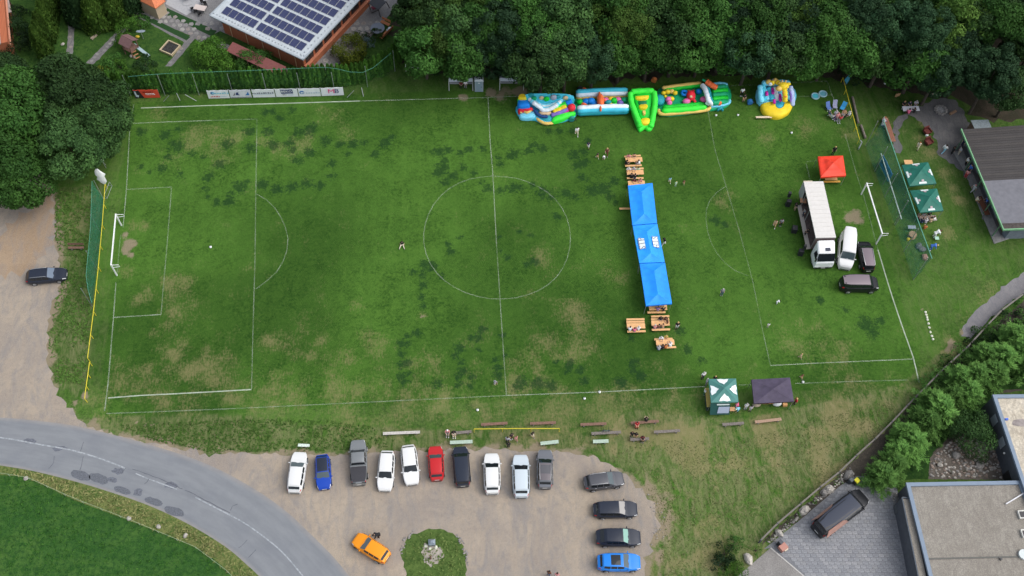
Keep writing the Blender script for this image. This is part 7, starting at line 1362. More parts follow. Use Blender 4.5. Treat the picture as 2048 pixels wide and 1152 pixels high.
p = G(864, 1088); t = thing('lantern', 'grey metal lantern box on the traffic island', 'lantern', p); mb = MB(); mb.box(-.3, .3, -.25, .25, 0, .7); mb.build('box', M('zinc', (.22, .27, .31), .4, metal=.5), t); mb = MB(); mb.hexa([(-.38, -.33, .702), (.38, -.33, .702), (.38, .33, .702), (-.38, .33, .702)], [(-.1, -.1, .95), (.1, -.1, .95), (.1, .1, .95), (-.1, .1, .95)]); mb.build('lid', M('zinc2', (.26, .31, .36), .4, metal=.5), t)
for k, (u, v) in enumerate([(852, 1092), (860, 1097), (872, 1094)]): rock('stone', ['white stone left of the lantern on the island', 'white stone in front of the lantern on the island', 'white stone right of the lantern on the island'][k], u, v, .2, .17, .15, M('stone_white', (.62, .64, .52), .9), k)
p = G(861, 1117); o = thing('post', 'short dark wooden post in the bare patch of the island', 'post', p); mb = MB(); mb.tube([(0, 0, -.05), (.02, 0, .5), (.05, .02, .9)], [.13, .12, .06], 7); mb.build('stake', WOODB, o)
for u, v, c, lid, lb, w_ in ((1712, 963, (.03, .03, .035), (.72, .66, .02), 'wheeled bin with a bright yellow lid beside the drive', .5), (1701, 962, (.05, .06, .07), (.06, .075, .09), 'dark wheeled bin left of the yellow lidded bin', .45), (1560, 1086, (.03, .03, .035), (.05, .055, .07), 'dark bin at the lower corner of the drive', .42)):
    p = G(u, v, .6); p.z = 0; t = thing('wheeled_bin', lb, 'bin', p, R(35), 'bins beside the drive'); mb = MB(); mb.hexa([(-w_*.42, -w_*.42, .06), (w_*.42, -w_*.42, .06), (w_*.42, w_*.42, .06), (-w_*.42, w_*.42, .06)], [(-w_/2, -w_/2, 1), (w_/2, -w_/2, 1), (w_/2, w_/2, 1), (-w_/2, w_/2, 1)]); mb.build('tub', M('tub_%d' % u, c, .6), t); mb = MB(); mb.hexa([(-w_*.55, -w_*.55, 1.002), (w_*.55, -w_*.55, 1.002), (w_*.55, w_*.55, 1.002), (-w_*.55, w_*.55, 1.002)], [(-w_*.45, -w_*.45, 1.08), (w_*.45, -w_*.45, 1.08), (w_*.45, w_*.45, 1.12), (-w_*.45, w_*.45, 1.12)]); mb.build('lid', M('lid_%d' % u, lid, .5), t)
    for s in (1, -1): mb = MB(); mb.tube([(s*w_*.45-.02, w_*.4, .1), (s*w_*.45+.02, w_*.4, .1)], .1, 10); mb.build('wheel', BLKP, t)
p = G(1566, 1095, .5); p.z = 0; t = thing('handcart', 'rose coloured box cart beside the dark bin on the drive', 'cart', p, R(30)); mb = MB(); mb.box(-.42, .42, -.35, .35, .2, .8); mb.build('tray', M('cart_rose', (.42, .20, .16), .6), t); mb = MB(); mb.box(-.1, .35, -.46, -.36, .35, .6); mb.build('bag', M('cart_bag', (.66, .58, .44), .7), t)
for x in (-.3, .3):
    for y in (-.3, .3): mb = MB(); mb.tube([(x, y-.03, .12), (x, y+.03, .12)], .12, 10); mb.build('wheel', BLKP, t)
FW = M('fence_wood', (.17, .155, .14), .85, .2, 5); TF = [(1522, 1080), (1555, 1047), (1602, 1007), (1641, 974), (1679, 944), (1713, 911), (1750, 878), (1784, 844), (1815, 811), (1850, 775), (1890, 735), (1935, 694), (1975, 650), (2004, 620), (2047, 588), (2110, 540)]
P = Gs(TF, 1.0); t = thing('timber_fence', 'grey timber fence of rails and posts between the hillside and the gardens', 'fence', Vector((P[8].x, P[8].y, 0)))
for p in P: mb = MB(); mb.beam((p.x, p.y, -.1), (p.x, p.y, 1.12), .16); mb.build('post', M('fence_post', (.10, .10, .105), .8, .2, 4), t, world=True)
for a, b in zip(P, P[1:]):
    d = (b-a).normalized()*.09
    mb = MB(); mb.beam(a+d, b-d, .17, .13); mb.build('rail', FW, t, world=True)
    mb = MB(); mb.beam(a+d-up*.5, b-d-up*.5, .06, .16); mb.build('rail', FW, t, world=True)
wp = resample(Gs([(-60, 940), (0, 950), (55, 957), (150, 1000), (260, 1042), (395, 1098), (460, 1148), (540, 1240)]), 18); t = thing('wire_fence', 'thin pale wire fence between the straw verge and the meadow', 'fence', wp[5])
for p in wp: mb = MB(); mb.tube([p, p+up*.75], .025, 5); mb.build('post', M('post_plastic', (.30, .38, .28), .6), t, world=True)
for a, b in zip(wp, wp[1:]): mb = MB(); mb.tube([a+up*.7, b+up*.7], .016, 4, cap=False); mb.build('wire', M('wire_pale', (.36, .46, .30), .6), t, world=True)
# ---------------------------------------------------------------- garden furniture, top left
p = G(266, 106); t = thing('playhouse', 'wooden play tower with a brown pitched roof and a grey slide', 'play tower', p, R(-35)); PW = M('play_wood', (.16, .09, .07), .8, .2, 5)
for x in (-.7, .7):
    for y in (-.7, .7): mb = MB(); mb.beam((x, y, 0), (x, y, 2.3), .11); mb.build('post', PW, t)
mb = MB(); mb.box(-.75, .75, -.75, .75, 1.1, 1.18); mb.build('platform', PW, t)
for s in (1, -1):
    mb = MB(); mb.hexa([(-.95, s*.02, 2.95), (.95, s*.02, 2.95), (.95, s*1.0, 2.25), (-.95, s*1.0, 2.25)], [(-.95, s*.02, 3.02), (.95, s*.02, 3.02), (.95, s*1.0, 2.32), (-.95, s*1.0, 2.32)]); mb.build('roof', M('play_roof', (.15, .085, .085), .7, .1, 4), t)
sd = bpy.data.objects.new('x', None)
a, b = G(272, 100)+up*1.15, G(299, 114)+up*.15; mb = MB(); mb.beam(a, b, .45, .06); mb.build('slide', M('slide_grey', (.24, .33, .37), .35), t, world=True)
for k in range(4): c_ = G(267+k*3.2, 108+k*3)+up*(1.0-k*.27); mb = MB(); mb.beam(c_-Vector((.3, .2, 0)), c_+Vector((.3, .2, 0)), .16, .05); mb.build('step', M('step_orange', (.40, .20, .10), .7), t, world=True)
p = G(287, 78); t = thing('basketball_hoop', 'grey oval basketball board on a pole beside the play tower', 'hoop', p); mb = MB(); mb.tube([(0, 0, 0), (0, 0, 1.5)], .05, 6); mb.build('pole', STEEL, t); mb = MB(); mb.tube([(0, 0, 1.5), (0, .04, 1.56)], .62, 18); mb.build('board', M('hoop_board', (.28, .34, .40), .5), t)
mb = MB(); mb.ball((-.55, -.35, .9), .3, .2, .2); mb.build('seat', M('yellow_seat', (.65, .45, .04), .5), t)
p = G(341, 98); t = thing('sandbox', 'square raised bed with a pale timber frame and dark soil beside the path', 'sandbox', p, head((325, 104), (343, 112)))
for x0, x1, y0, y1 in ((-1.05, 1.05, -1.05, -.9), (-1.05, 1.05, .9, 1.05), (-1.05, -.9, -.895, .895), (.9, 1.05, -.895, .895)): mb = MB(); mb.box(x0, x1, y0, y1, 0, .35); mb.build('frame_board', M('frame_pale', (.45, .37, .24), .8, .15, 5), t)
mb = MB(); mb.box(-.89, .89, -.89, .89, 0, .2); mb.build('soil', M('soil_dark', (.03, .03, .028), .95, .8, 6), t)
p = G(755, 56, .8); p.z = 0; t = thing('round_table', 'round slate grey garden table beside the wood', 'table', p); mb = MB(); mb.tube([(0, 0, .72), (0, 0, .80)], 1.0, 24); mb.build('tabletop', M('slate_top', (.16, .19, .24), .6), t); mb = MB(); mb.tube([(0, 0, 0), (0, 0, .71)], .12, 8); mb.build('leg', BLKP, t)
OB = M('bench_orange2', (.42, .16, .07), .7)
for k, (a, b) in enumerate((((762, 42), (779, 50)), ((783, 55), (762, 76)))):
    p, q = G(*a, .45), G(*b, .45); t = thing('garden_bench', ['orange brown bench behind the round table', 'orange brown bench right of the round table, with cushions'][k], 'bench', Vector((p.x, p.y, 0))); mb = MB(); mb.beam(p, q, .5, .06); mb.build('seat', OB, t, world=True); d = (q-p).normalized().cross(up)*(.32 if k == 0 else .32); mb = MB(); mb.beam(p+up*.4-d, q+up*.4-d, .06, .4); mb.build('backrest', OB, t, world=True)
    for s in (.1, .9): c_ = p.lerp(q, s); mb = MB(); mb.beam((c_.x, c_.y, 0), (c_.x, c_.y, .41), .08); mb.build('leg', OB, t, world=True)
    if k: 
        for s, m in ((.15, IC['white']), (.32, M('cushion_grey', (.35, .40, .40), .8))): c_ = p.lerp(q, s)+up*.15; mb = MB(); mb.ball((c_.x, c_.y, c_.z), .28, .25, .16, 8, 5); mb.build('cushion', m, t, 60, world=True)
gz = thing('swing_seat', 'garden swing with a dark grey canopy on the patio', 'swing seat', G(768, 18)); c4 = [G(u, v, 1.9) for u, v in ((737, 7), (757, 20), (773, 4), (752, -10))]; mb = MB(); mb.hexa(c4, [p+up*.06 for p in c4]); mb.build('canopy', M('canopy_grey', (.04, .045, .055), .7), gz, world=True)
for a, b in (((757, 20, 1.85), (761, 34, 0)), ((757, 20, 1.85), (743, 26, 0)), ((773, 4, 1.85), (779, 16, 0)), ((737, 7, 1.85), (741, 20, 0))): mb = MB(); mb.beam(G(*a), G(*b), .09); mb.build('leg', BLKP, gz, world=True)
a, b = G(744, 17, .5), G(760, 8, .5); mb = MB(); mb.beam(a, b, .6, .12); mb.build('seat', M('swing_red', (.20, .03, .06), .8), gz, world=True)
p = G(400, 15, .75); p.z = 0; t = table('garden_table', 'garden table with a pale top and dark chairs on the patio', 400, 15, 22, 1.7, .95, .75, M('table_pale', (.52, .45, .42), .5)); 
for k, (u, v) in enumerate([(404, 4), (411, 9), (391, 22), (399, 27), (384, 17)]):
    p = G(u, v, .4); p.z = 0; c_ = thing('garden_chair', ['dark chair behind the garden table', 'dark chair behind the garden table, on the right', 'dark chair in front of the garden table', 'dark chair at the near corner of the garden table', 'dark chair at the left end of the garden table'][k], 'chair', p, R(22)+(0 if k > 1 else math.pi), 'chairs round the garden table'); mb = MB(); mb.box(-.22, .22, -.22, .22, .42, .47); mb.build('seat', BLKP, c_); mb = MB(); mb.box(-.22, .22, -.25, -.20, .48, .9); mb.build('backrest', BLKP, c_)
    for x in (-.18, .18):
        for y in (-.18, .18): mb = MB(); mb.box(x-.02, x+.02, y-.02, y+.02, 0, .418); mb.build('leg', BLKP, c_)
p = G(375, 4); t = thing('egg_chair', 'round black garden chair on a ring stand at the top edge', 'chair', p); mb = MB(); mb.ball((0, .4, .9), .55, .5, .5, 12, 8); mb.build('shell', BLKP, t, 60); mb = MB(); mb.tube([(.7*math.cos(k*.5236), .7*math.sin(k*.5236)-.1, .03) for k in range(13)], .04, 6, cap=False); mb.tube([(0, .5, .05), (0, .7, 1.5)], .05, 6); mb.build('stand', STEEL, t)
a, b = G(183, 79), G(222, 46); t = thing('timber_edging', 'pale timber beam lying on the lawn beside the dark conifers', 'beam', a); mb = MB(); mb.beam(a+up*.1, b+up*.1, .35, .2); mb.build('beam', M('beam_pale', (.30, .25, .19), .85, .2, 4), t, world=True)
t = thing('edging', 'thin pale edging of the narrow lawn beside the cypress hedge', 'edging', G(82, 80)); mb = MB(); mb.tube([q_+up*.05 for q_ in spline(Gs([(74, 116), (82, 80), (88, 50), (93, 36), (105, 30), (120, 29)]), 5)], .07, 5); mb.build('kerb', M('edging_tan', (.22, .19, .12), .9), t, world=True)
rock('stone', 'white stone on the narrow lawn left of the stone path', 125, 88, .3, .24, .15, ST, 3)
for k, (u, v) in enumerate([(262, 112), (268, 114)]): rock('stone', ['white round stone at the foot of the play tower', 'second white stone below the play tower'][k], u, v, .2, .2, .2, ST, k)
rock('stone', 'pale boulder at the top of the diagonal stone path', 276, 29, .4, .35, .35, STG, 4)
# right side clutter
p = G(1881, 221); t = thing('fire_pit', 'round stone fire pit on the gravel terrace', 'fire pit', p)
for k in range(12): a = k*.5236; mb = MB(); mb.ball((.75*math.cos(a), .75*math.sin(a), .12), .22, .2, .18, 7, 5, jit=.15); mb.build('stone', STG, t)
mb = MB(); mb.tube([(0, 0, -.02), (0, 0, .05)], .62, 14); mb.build('ash', M('ash', (.30, .30, .30), .95, .4, 5), t)
for u0, v0, u1, v1, lb in ((1862, 190, 1874, 188, 'pale timber beam lying under the trees above the fire pit'), (1900, 228, 1912, 222, 'orange brown log beside the fire pit')):
    a, b = G(u0, v0, .2), G(u1, v1, .2); t = thing('beam', lb, 'beam', Vector((a.x, a.y, 0))); mb = MB(); mb.beam(a, b, .3, .25); mb.build('timber', M('tb_%d' % u0, (.40, .36, .28) if u0 < 1900 else (.30, .19, .12), .8, .2, 4), t, world=True)
p = G(1795, 191, .5); p.z = 0; t = thing('sign', 'orange wooden sign board at the edge of the wood', 'sign', p, R(10)); mb = MB(); mb.box(-.35, .35, -.03, .03, .3, .9); mb.build('panel', M('sign_orange', (.42, .25, .13), .7), t); mb = MB(); mb.box(-.04, .04, .035, .09, 0, .95); mb.build('post', WOODB, t)
a, b = G(1770, 236, .45), G(1786, 283, .45); t = thing('terrace_bench', 'long reddish brown table bench beside the net fence end', 'bench', Vector((a.x, a.y, 0)))
for k in range(3): d = (b-a).normalized().cross(up)*(.28*(k-1)); mb = MB(); mb.beam(a+d, b+d, .25, .05); mb.build('plank', M('terrace_red', (.26, .11, .07), .7, .15, 5), t, world=True)
for s in (.1, .5, .9): c_ = a.lerp(b, s); mb = MB(); mb.beam((c_.x, c_.y, 0), (c_.x, c_.y, .42), .3); mb.build('leg', WOODB, t, world=True)
t = table('camp_table', 'small blue grey table at the foot of the net fence', 1824, 454, 3, 1.0, .5, .7, M('camp_grey', (.30, .36, .44), .6)); 
p = G(1825, 470, .5); p.z = 0; t = thing('cable_drum', 'round tan wooden cable drum near the net fence foot', 'cable drum', p)
for z in (.1, .62): mb = MB(); mb.tube([(0, 0, z), (0, 0, z+.07)], .5, 16); mb.build('disc', M('drum_tan', (.36, .25, .16), .8, .15, 4), t)
mb = MB(); mb.tube([(0, 0, .171), (0, 0, .619)], .28, 12); mb.build('core', WOODB, t)
p = G(1815, 480); t = thing('watering_can', 'yellow plastic can beside the cable drum', 'can', p); mb = MB(); mb.tube([(0, 0, 0), (0, 0, .35), (0, 0, .45)], [.2, .2, .08], 10); mb.tube([(.18, 0, .1), (.45, 0, .42)], .05, 6); mb.build('body', YLW, t)
t = table('stool', 'small mint green stool below the man in white', 1874, 476, 0, .5, .45, .45, M('stool_mint', (.36, .58, .46), .6))
for k, (u, v, c, lb) in enumerate([(1838, 491, (.12, .13, .14), 'grey pile of bags behind the net fence foot'), (1845, 498, (.17, .17, .18), 'pale grey sack on the pile behind the net fence foot'), (1850, 514, (.42, .24, .20), 'reddish sack at the lower end of the net fence')]): rock('sack', lb, u, v, .5, .4, .35, M('sack_%d' % k, c, .8, .2, 4), k, cat='sack')
for k, (u, v, c, lb) in enumerate([(1658, 216, (.10, .18, .44), 'blue folding chair, left of the three in the corner group'), (1670, 213, (.30, .32, .46), 'grey blue striped folding chair in the middle of the corner group'), (1685, 216, (.04, .30, .58), 'bright blue folding chair, right of the corner group')]):
    p = G(u, v, .4); p.z = 0; t = thing('folding_chair', lb, 'chair', p, R([15, -5, -35][k]), 'folding chairs in the corner'); m = M('chair_%d' % k, c, .7); mb = MB(); mb.box(-.3, .3, -.3, .25, .4, .44); mb.build('seat', m, t); mb = MB(); mb.hexa([(-.3, .25, .45), (.3, .25, .45), (.3, .3, .45), (-.3, .3, .45)], [(-.3, .65, 1.0), (.3, .65, 1.0), (.3, .7, 1.0), (-.3, .7, 1.0)]); mb.build('backrest', m, t)
    for x in (-.27, .27): mb = MB(); mb.beam((x, -.3, 0), (x, .3, .42), .03); mb.beam((x, .3, 0), (x, -.3, .42), .03); mb.build('leg', STEEL, t)
for u, v, lb in ((1855, 263, 'dark red padded chair on the gravel terrace, upper of the pair'), (1858, 284, 'dark red padded chair on the gravel terrace, lower of the pair')):
    p = G(u, v, .4); p.z = 0; t = thing('padded_chair', lb, 'chair', p, R(20), 'dark red terrace chairs'); m = M('chair_maroon', (.12, .025, .02), .7); mb = MB(); mb.box(-.4, .4, -.35, .35, .3, .45); mb.build('seat', m, t); mb = MB(); mb.box(-.4, .4, .36, .5, .3, 1.0); mb.build('backrest', m, t)
    for x in (-.45, .45): mb = MB(); mb.box(x-.05, x+.05, -.35, .35, .3, .65); mb.build('armrest', m, t)
    for x in (-.33, .33): mb = MB(); mb.box(x-.03, x+.03, -.3, .3, 0, .298); mb.build('leg', BLKP, t)
p = G(1853, 272, .5); t = thing('bag', 'white bag on the upper dark red chair', 'bag', (p.x, p.y, .45)); mb = MB(); mb.ball((0, 0, .18), .22, .17, .2, 9, 6); mb.build('body', WHT, t, 60); mb = MB(); mb.tube([(-.1, 0, .35), (0, 0, .48), (.1, 0, .35)], .02, 5); mb.build('handle', BLKP, t)
# ---------------------------------------------------------------- people
SKIN = [M('skin_%d' % k, c, .6) for k, c in enumerate(((.52, .33, .24), (.44, .26, .18), (.60, .40, .30)))]
EYE = M('eye_dark', (.02, .015, .012), .3)
def remesh(caps, vox=.021):
    mb = MB()
    for p0, p1, r0, r1, lb in caps:
        p0, p1 = Vector(p0), Vector(p1); n = max(1, int((p1-p0).length/(.6*max(.03, min(r0, r1)))))
        mb.tube([p0, p1], [r0, r1], 10) if (p1-p0).length > 1e-4 else None
        mb.ball(p0, r0, n=12, m=8); mb.ball(p1, r1, n=12, m=8)
    me = mb.mesh('tmp', SKIN[0]); o = link('tmp', me); md = o.modifiers.new('r', 'REMESH'); md.mode = 'VOXEL'; md.voxel_size = vox; md.use_smooth_shade = True
    sm = o.modifiers.new('s', 'SMOOTH'); sm.factor = .5; sm.iterations = 3
    dg = bpy.context.evaluated_depsgraph_get(); ev = o.evaluated_get(dg); m2 = bpy.data.meshes.new_from_object(ev)
    bpy.data.objects.remove(o); bpy.data.meshes.remove(me); return m2
def pose(name, hip, chest, headp, hdir, arms, legs, kid=1.0, hair='short', skirt=False):
    """arms/legs: per side (joint1, joint2, end). Returns body, shirt, trousers, shoes and hair meshes."""
    hip, chest, headp, hdir = Vector(hip), Vector(chest), Vector(headp), Vector(hdir).normalized()
    ax = (chest-hip).normalized(); side = Vector((0, 1, 0)); fwd = side.cross(ax)
    C = [(hip+side*.08, hip-side*.08, .12, .12, 'leg'), (hip, hip.lerp(chest, .5), .125, .125, 'torso'), (hip.lerp(chest, .55)+side*.05, hip.lerp(chest, .55)-side*.05, .115, .115, 'torso'),
         (chest+side*.10, chest-side*.10, .12, .12, 'torso'), (chest+ax*.09+side*.16, chest+ax*.09-side*.16, .065, .065, 'torso'), (chest+ax*.1, headp-hdir*.02-ax*.07, .06, .055, 'neck')]
    hx = hdir; C += [(headp-hx*.02, headp+hx*.02+Vector((0, 0, .03)), .095, .088, 'head'), (headp+hx*.05-Vector((0, 0, .06)), headp+hx*.06-Vector((0, 0, .07)), .055, .045, 'head'), (headp+hx*.105, headp+hx*.115-Vector((0, 0, .015)), .016, .018, 'head')]
    hs = hx.cross(Vector((0, 0, 1))); hs = hs.normalized() if hs.length > .1 else side
    for s in (1, -1): C.append((headp+hs*s*.09, headp+hs*s*.10+Vector((0, 0, -.03)), .02, .018, 'head'))
    fing = []
    for s, (sh, el, wr) in zip((1, -1), arms):
        sh, el, wr = Vector(sh), Vector(el), Vector(wr); d = (wr-el).normalized(); hd = wr+d*.07
        C += [(sh, el, .058, .043, 'uarm'), (el, wr, .043, .030, 'farm'), (wr, hd, .033, .036, 'hand')]
        lat = d.cross(Vector((0, 0, 1))); lat = lat.normalized() if lat.length > .2 else side; dn = lat.cross(d)
        for k in range(4):
            b = hd+lat*(.027-.018*k); L_ = (.062, .072, .068, .052)[k]; fing.append(([b, b+d*(.03+L_*.5)-dn*.005, b+d*(.02+L_)-dn*.028], [.0095, .009, .007]))
        b = wr+d*.02+lat*.033*s; fing.append(([b, b+lat*.03*s+d*.03, b+lat*.035*s+d*.062-dn*.01], [.011, .010, .008]))
    for s, (h_, kn, an) in zip((1, -1), legs):
        h_, kn, an = Vector(h_), Vector(kn), Vector(an); td = (an-kn).normalized(); toe = Vector((1, 0, -.0)) if abs(td.z) > .5 else Vector((.2, 0, 1))
        toe = (toe-td*toe.dot(td)*.6).normalized()
        C += [(h_, kn, .092, .060, 'leg'), (kn, kn.lerp(an, .4), .058, .056, 'shin'), (kn.lerp(an, .4), an, .056, .038, 'shin'), (an, an+toe*.14+td*.03, .045, .036, 'foot')]
    me = remesh(C); nv = len(me.vertices); P = np.zeros(nv*3); me.vertices.foreach_get('co', P); P = P.reshape(-1, 3); N = np.zeros(nv*3); me.vertices.foreach_get('normal', N); N = N.reshape(-1, 3)
    best = np.full(nv, 9.); lab = np.zeros(nv, int); names = [c[4] for c in C]
    for k, (p0, p1, r0, r1, lb) in enumerate(C):
        a, b = np.array(p0), np.array(p1); d = b-a; L2 = max(1e-9, d @ d); t_ = np.clip(((P-a) @ d)/L2, 0, 1); dist = np.linalg.norm(P-(a+t_[:, None]*d), axis=1)-(r0+(r1-r0)*t_); q_ = dist < best; best[q_] = dist[q_]; lab[q_] = k
    vl = np.array([names[k] for k in lab]); faces = [tuple(p.vertices) for p in me.polygons]
    ft = [vl[f[0]] for f in faces]
    def part(keep, off, nm):
        fs = [f for f in faces if keep(f)]; use = sorted({i for f in fs for i in f}); mp = {i: k for k, i in enumerate(use)}; m = bpy.data.meshes.new(nm)
        m.from_pydata([tuple(P[i]+N[i]*off) for i in use], [], [tuple(mp[i] for i in f) for f in fs]); m.materials.append(SKIN[0]); m.polygons.foreach_set('use_smooth', [True]*len(m.polygons)); m.update(); return m
    hp, hd_ = np.array(headp), np.array(hdir); top = lambda i: vl[i] == 'head' and ((P[i]-hp) @ np.array([0, 0, 1])*.8-(P[i]-hp) @ hd_*.75) > -.012
    O = {}
    O['shirt'] = part(lambda f: vl[f[0]] in ('torso', 'uarm'), .014, 'shirt_mesh'); O['long_shirt'] = part(lambda f: vl[f[0]] in ('torso', 'uarm', 'farm'), .014, 'shirt_mesh')
    O['trousers'] = part(lambda f: vl[f[0]] in ('leg', 'shin'), .012, 'trousers_mesh'); O['shorts'] = part(lambda f: vl[f[0]] == 'leg', .016, 'shorts_mesh')
    O['shoes'] = part(lambda f: vl[f[0]] == 'foot', .010, 'shoes_mesh'); O['hair'] = part(lambda f: top(f[0]) and top(f[1]) and top(f[2]), .018, 'hair_mesh')
    # body: add fingers and eyes
    mb = MB(); mb.v = [tuple(v) for v in P]; mb.f = list(faces); mb.m = [0]*len(faces)
    for pts, r in fing: mb.tube(pts, r, 6)
    for s in (1, -1): mb.ball(tuple(headp+hx*.088+hs*s*.034+Vector((0, 0, .012))), .011, n=6, m=4, mi=1)
    mb.ball(tuple(headp+hx*.095-Vector((0, 0, .055))), .006, .022, .006, 6, 4, 1)
    b = mb.mesh('body_mesh', [SKIN[0], EYE]); b.polygons.foreach_set('use_smooth', [True]*len(b.polygons)); O['body'] = b; bpy.data.meshes.remove(me); return O
A_ = lambda *a: a
st_leg = [((0, .09, .90), (.02, .10, .48), (0, .10, .08)), ((0, -.09, .90), (.0, -.10, .48), (-.02, -.11, .08))]
POSE = dict(
 S=pose('stand', (0, 0, .95), (0, 0, 1.28), (.02, 0, 1.60), (1, 0, -.1), [((0, .19, 1.40), (-.02, .25, 1.13), (.06, .24, .90)), ((0, -.19, 1.40), (-.02, -.25, 1.13), (.08, -.23, .91))], st_leg),
 W=pose('walk', (0, 0, .94), (.03, 0, 1.27), (.07, 0, 1.58), (1, 0, -.1), [((.03, .19, 1.39), (-.12, .25, 1.15), (-.10, .26, .92)), ((.03, -.19, 1.39), (.14, -.25, 1.15), (.28, -.22, .98))], [((0, .09, .90), (.20, .10, .52), (.26, .10, .10)), ((0, -.09, .90), (-.04, -.10, .48), (-.34, -.10, .15))]),
 B=pose('bend', (-.12, 0, .88), (.20, 0, 1.08), (.48, 0, 1.16), (1, 0, -.8), [((.26, .19, 1.14), (.36, .22, .86), (.45, .17, .62)), ((.26, -.19, 1.14), (.34, -.22, .86), (.47, -.15, .64))], [((-.12, .09, .84), (.06, .12, .46), (-.06, .12, .08)), ((-.12, -.09, .84), (.02, -.12, .46), (-.10, -.12, .08))]),
 T=pose('sit', (0, 0, .56), (.06, 0, .90), (.13, 0, 1.22), (1, 0, -.25), [((.08, .19, 1.02), (.20, .26, .80), (.42, .16, .80)), ((.08, -.19, 1.02), (.18, -.27, .80), (.40, -.14, .82))], [((.04, .09, .54), (.44, .12, .50), (.42, .12, .08)), ((.04, -.09, .54), (.44, -.12, .50), (.38, -.13, .08))]),
 L=pose('lounge', (0, 0, .52), (-.12, 0, .86), (-.12, 0, 1.18), (1, 0, 0), [((-.12, .19, .98), (-.02, .28, .74), (.20, .24, .60)), ((-.12, -.19, .98), (-.02, -.28, .74), (.20, -.22, .60))], [((.04, .09, .50), (.46, .13, .46), (.72, .13, .10)), ((.04, -.09, .50), (.46, -.13, .48), (.70, -.15, .10))]),
 G=pose('ground', (0, 0, .14), (-.06, 0, .48), (-.02, 0, .80), (1, 0, -.3), [((-.05, .19, .60), (-.14, .28, .36), (-.02, .32, .12)), ((-.05, -.19, .60), (-.10, -.28, .36), (.10, -.28, .16))], [((.04, .09, .12), (.42, .24, .22), (.80, .38, .07)), ((.04, -.09, .12), (.42, -.24, .22), (.80, -.38, .07))]))
CL = {}
def cloth(c):
    if isinstance(c, str): c = PAL[c]
    k = tuple(round(x, 3) for x in c)
    if k not in CL: CL[k] = M('cloth_%d' % len(CL), c, .8)
    return CL[k]
PAL = dict(white=(.74, .75, .76), cream=(.62, .56, .44), black=(.012, .012, .014), navy=(.015, .022, .06), grey=(.22, .22, .24), lgrey=(.42, .42, .46), blue=(.05, .15, .50), lblue=(.22, .50, .66), red=(.50, .03, .04), pink=(.70, .14, .26), rose=(.62, .26, .26), brown=(.16, .07, .04), beige=(.46, .34, .22), tan=(.55, .32, .18), green=(.05, .16, .08), mint=(.42, .62, .44), yellow=(.60, .46, .10), orange=(.60, .18, .05), purple=(.20, .13, .30), jeans=(.06, .10, .20), maroon=(.14, .02, .03), teal=(.04, .30, .34), blond=(.50, .34, .14), dark=(.022, .015, .010), hbrown=(.10, .05, .025), ginger=(.35, .14, .05), hgrey=(.45, .44, .42))
def person(u, v, ps, face_, shirt, legs, hair, label, s=1.0, shorts=False, group=None, z=0.0, hz=.85, long=False, skin=None):
    """u, v: middle of the figure in the photograph; face_: degrees the figure faces, 0 = right in the photo, 90 = away"""
    hh = {'S': .95, 'W': .95, 'B': .75, 'T': .75, 'L': .6, 'G': .35}[ps]*s+z
    p = G(u, v, hh); t = thing('person', label, 'person', (p.x, p.y, z), R(face_-4), group); t.scale = (s, s, s); O = POSE[ps]; rd_ = random.Random(u*7+v)
    def add(nm, key, m):
        o = link(nm, O[key], t); o.material_slots[0].link = 'OBJECT'; o.material_slots[0].material = m; return o
    add('body', 'body', SKIN[rd_.randrange(3)] if skin is None else SKIN[skin]); add('shirt', 'long_shirt' if long else 'shirt', cloth(shirt)); add('shorts' if shorts else 'trousers', 'shorts' if shorts else 'trousers', cloth(legs))
    add('shoes', 'shoes', cloth(rd_.choice(('white', 'black', 'grey')))); add('hair', 'hair', cloth(hair)); return t
p_ = person
p_(804, 487, 'G', -90, 'black', 'cream', 'dark', 'child with dark hair sitting on the open grass, pale legs spread', .85)
p_(990, 764, 'B', -60, 'grey', 'lgrey', 'hbrown', 'child in grey bending down near the lower end of the halfway line', .7)
p_(1154, 261, 'W', -80, 'white', 'cream', 'dark', 'man in a white shirt and cream trousers walking on the grass below the wave slide', 1.05)
p_(1177, 289, 'W', -95, 'navy', 'white', 'dark', 'person in a navy top and white shorts on the grass below the inflatables', .8, True)
p_(1195, 310, 'W', -60, 'black', 'tan', 'dark', 'child in a black top walking beside the child in white', .68, True)
p_(1208, 314, 'B', -100, 'white', 'white', 'dark', 'child in white bending down next to the woman in brown red', .65)
p_(1214, 302, 'W', -90, 'brown', 'maroon', 'blond', 'blond woman in brown red clothes walking with two children', 1.0)
p_(1340, 359, 'W', -80, 'lblue', 'cream', 'dark', 'child in light blue on the grass right of the tables', .68, True)
p_(1352, 367, 'S', -70, 'mint', 'mint', 'blond', 'child in pale green between two other children right of the tables', .62)
p_(1368, 364, 'W', -90, 'brown', 'tan', 'hbrown', 'small child in brown, rightmost of the three right of the tables', .55, True)
p_(1329, 482, 'W', 200, 'black', 'white', 'dark', 'person in a black top and white trousers beside the middle blue tent', 1.0)
p_(1445, 583, 'S', -90, 'grey', 'jeans', 'hgrey', 'person in grey standing on the open grass right of the blue tents', .95)
p_(1555, 604, 'B', 10, 'white', 'white', 'dark', 'small child in white bending on the grass below the white truck', .6)
p_(1537, 650, 'S', -90, 'white', 'cream', 'dark', 'small child in white standing on the grass above the lower right penalty line', .6)
p_(1602, 711, 'W', -60, 'beige', 'beige', 'blond', 'child in beige standing on the worn patch near the lower right penalty line', .72)
p_(1604, 752, 'W', -80, 'brown', 'tan', 'hbrown', 'child in brown with a football on the lower touchline', .68, True)
p_(1407, 750, 'S', -70, 'white', 'navy', 'hgrey', 'person in white at the upper left corner of the sage green tent', 1.05)
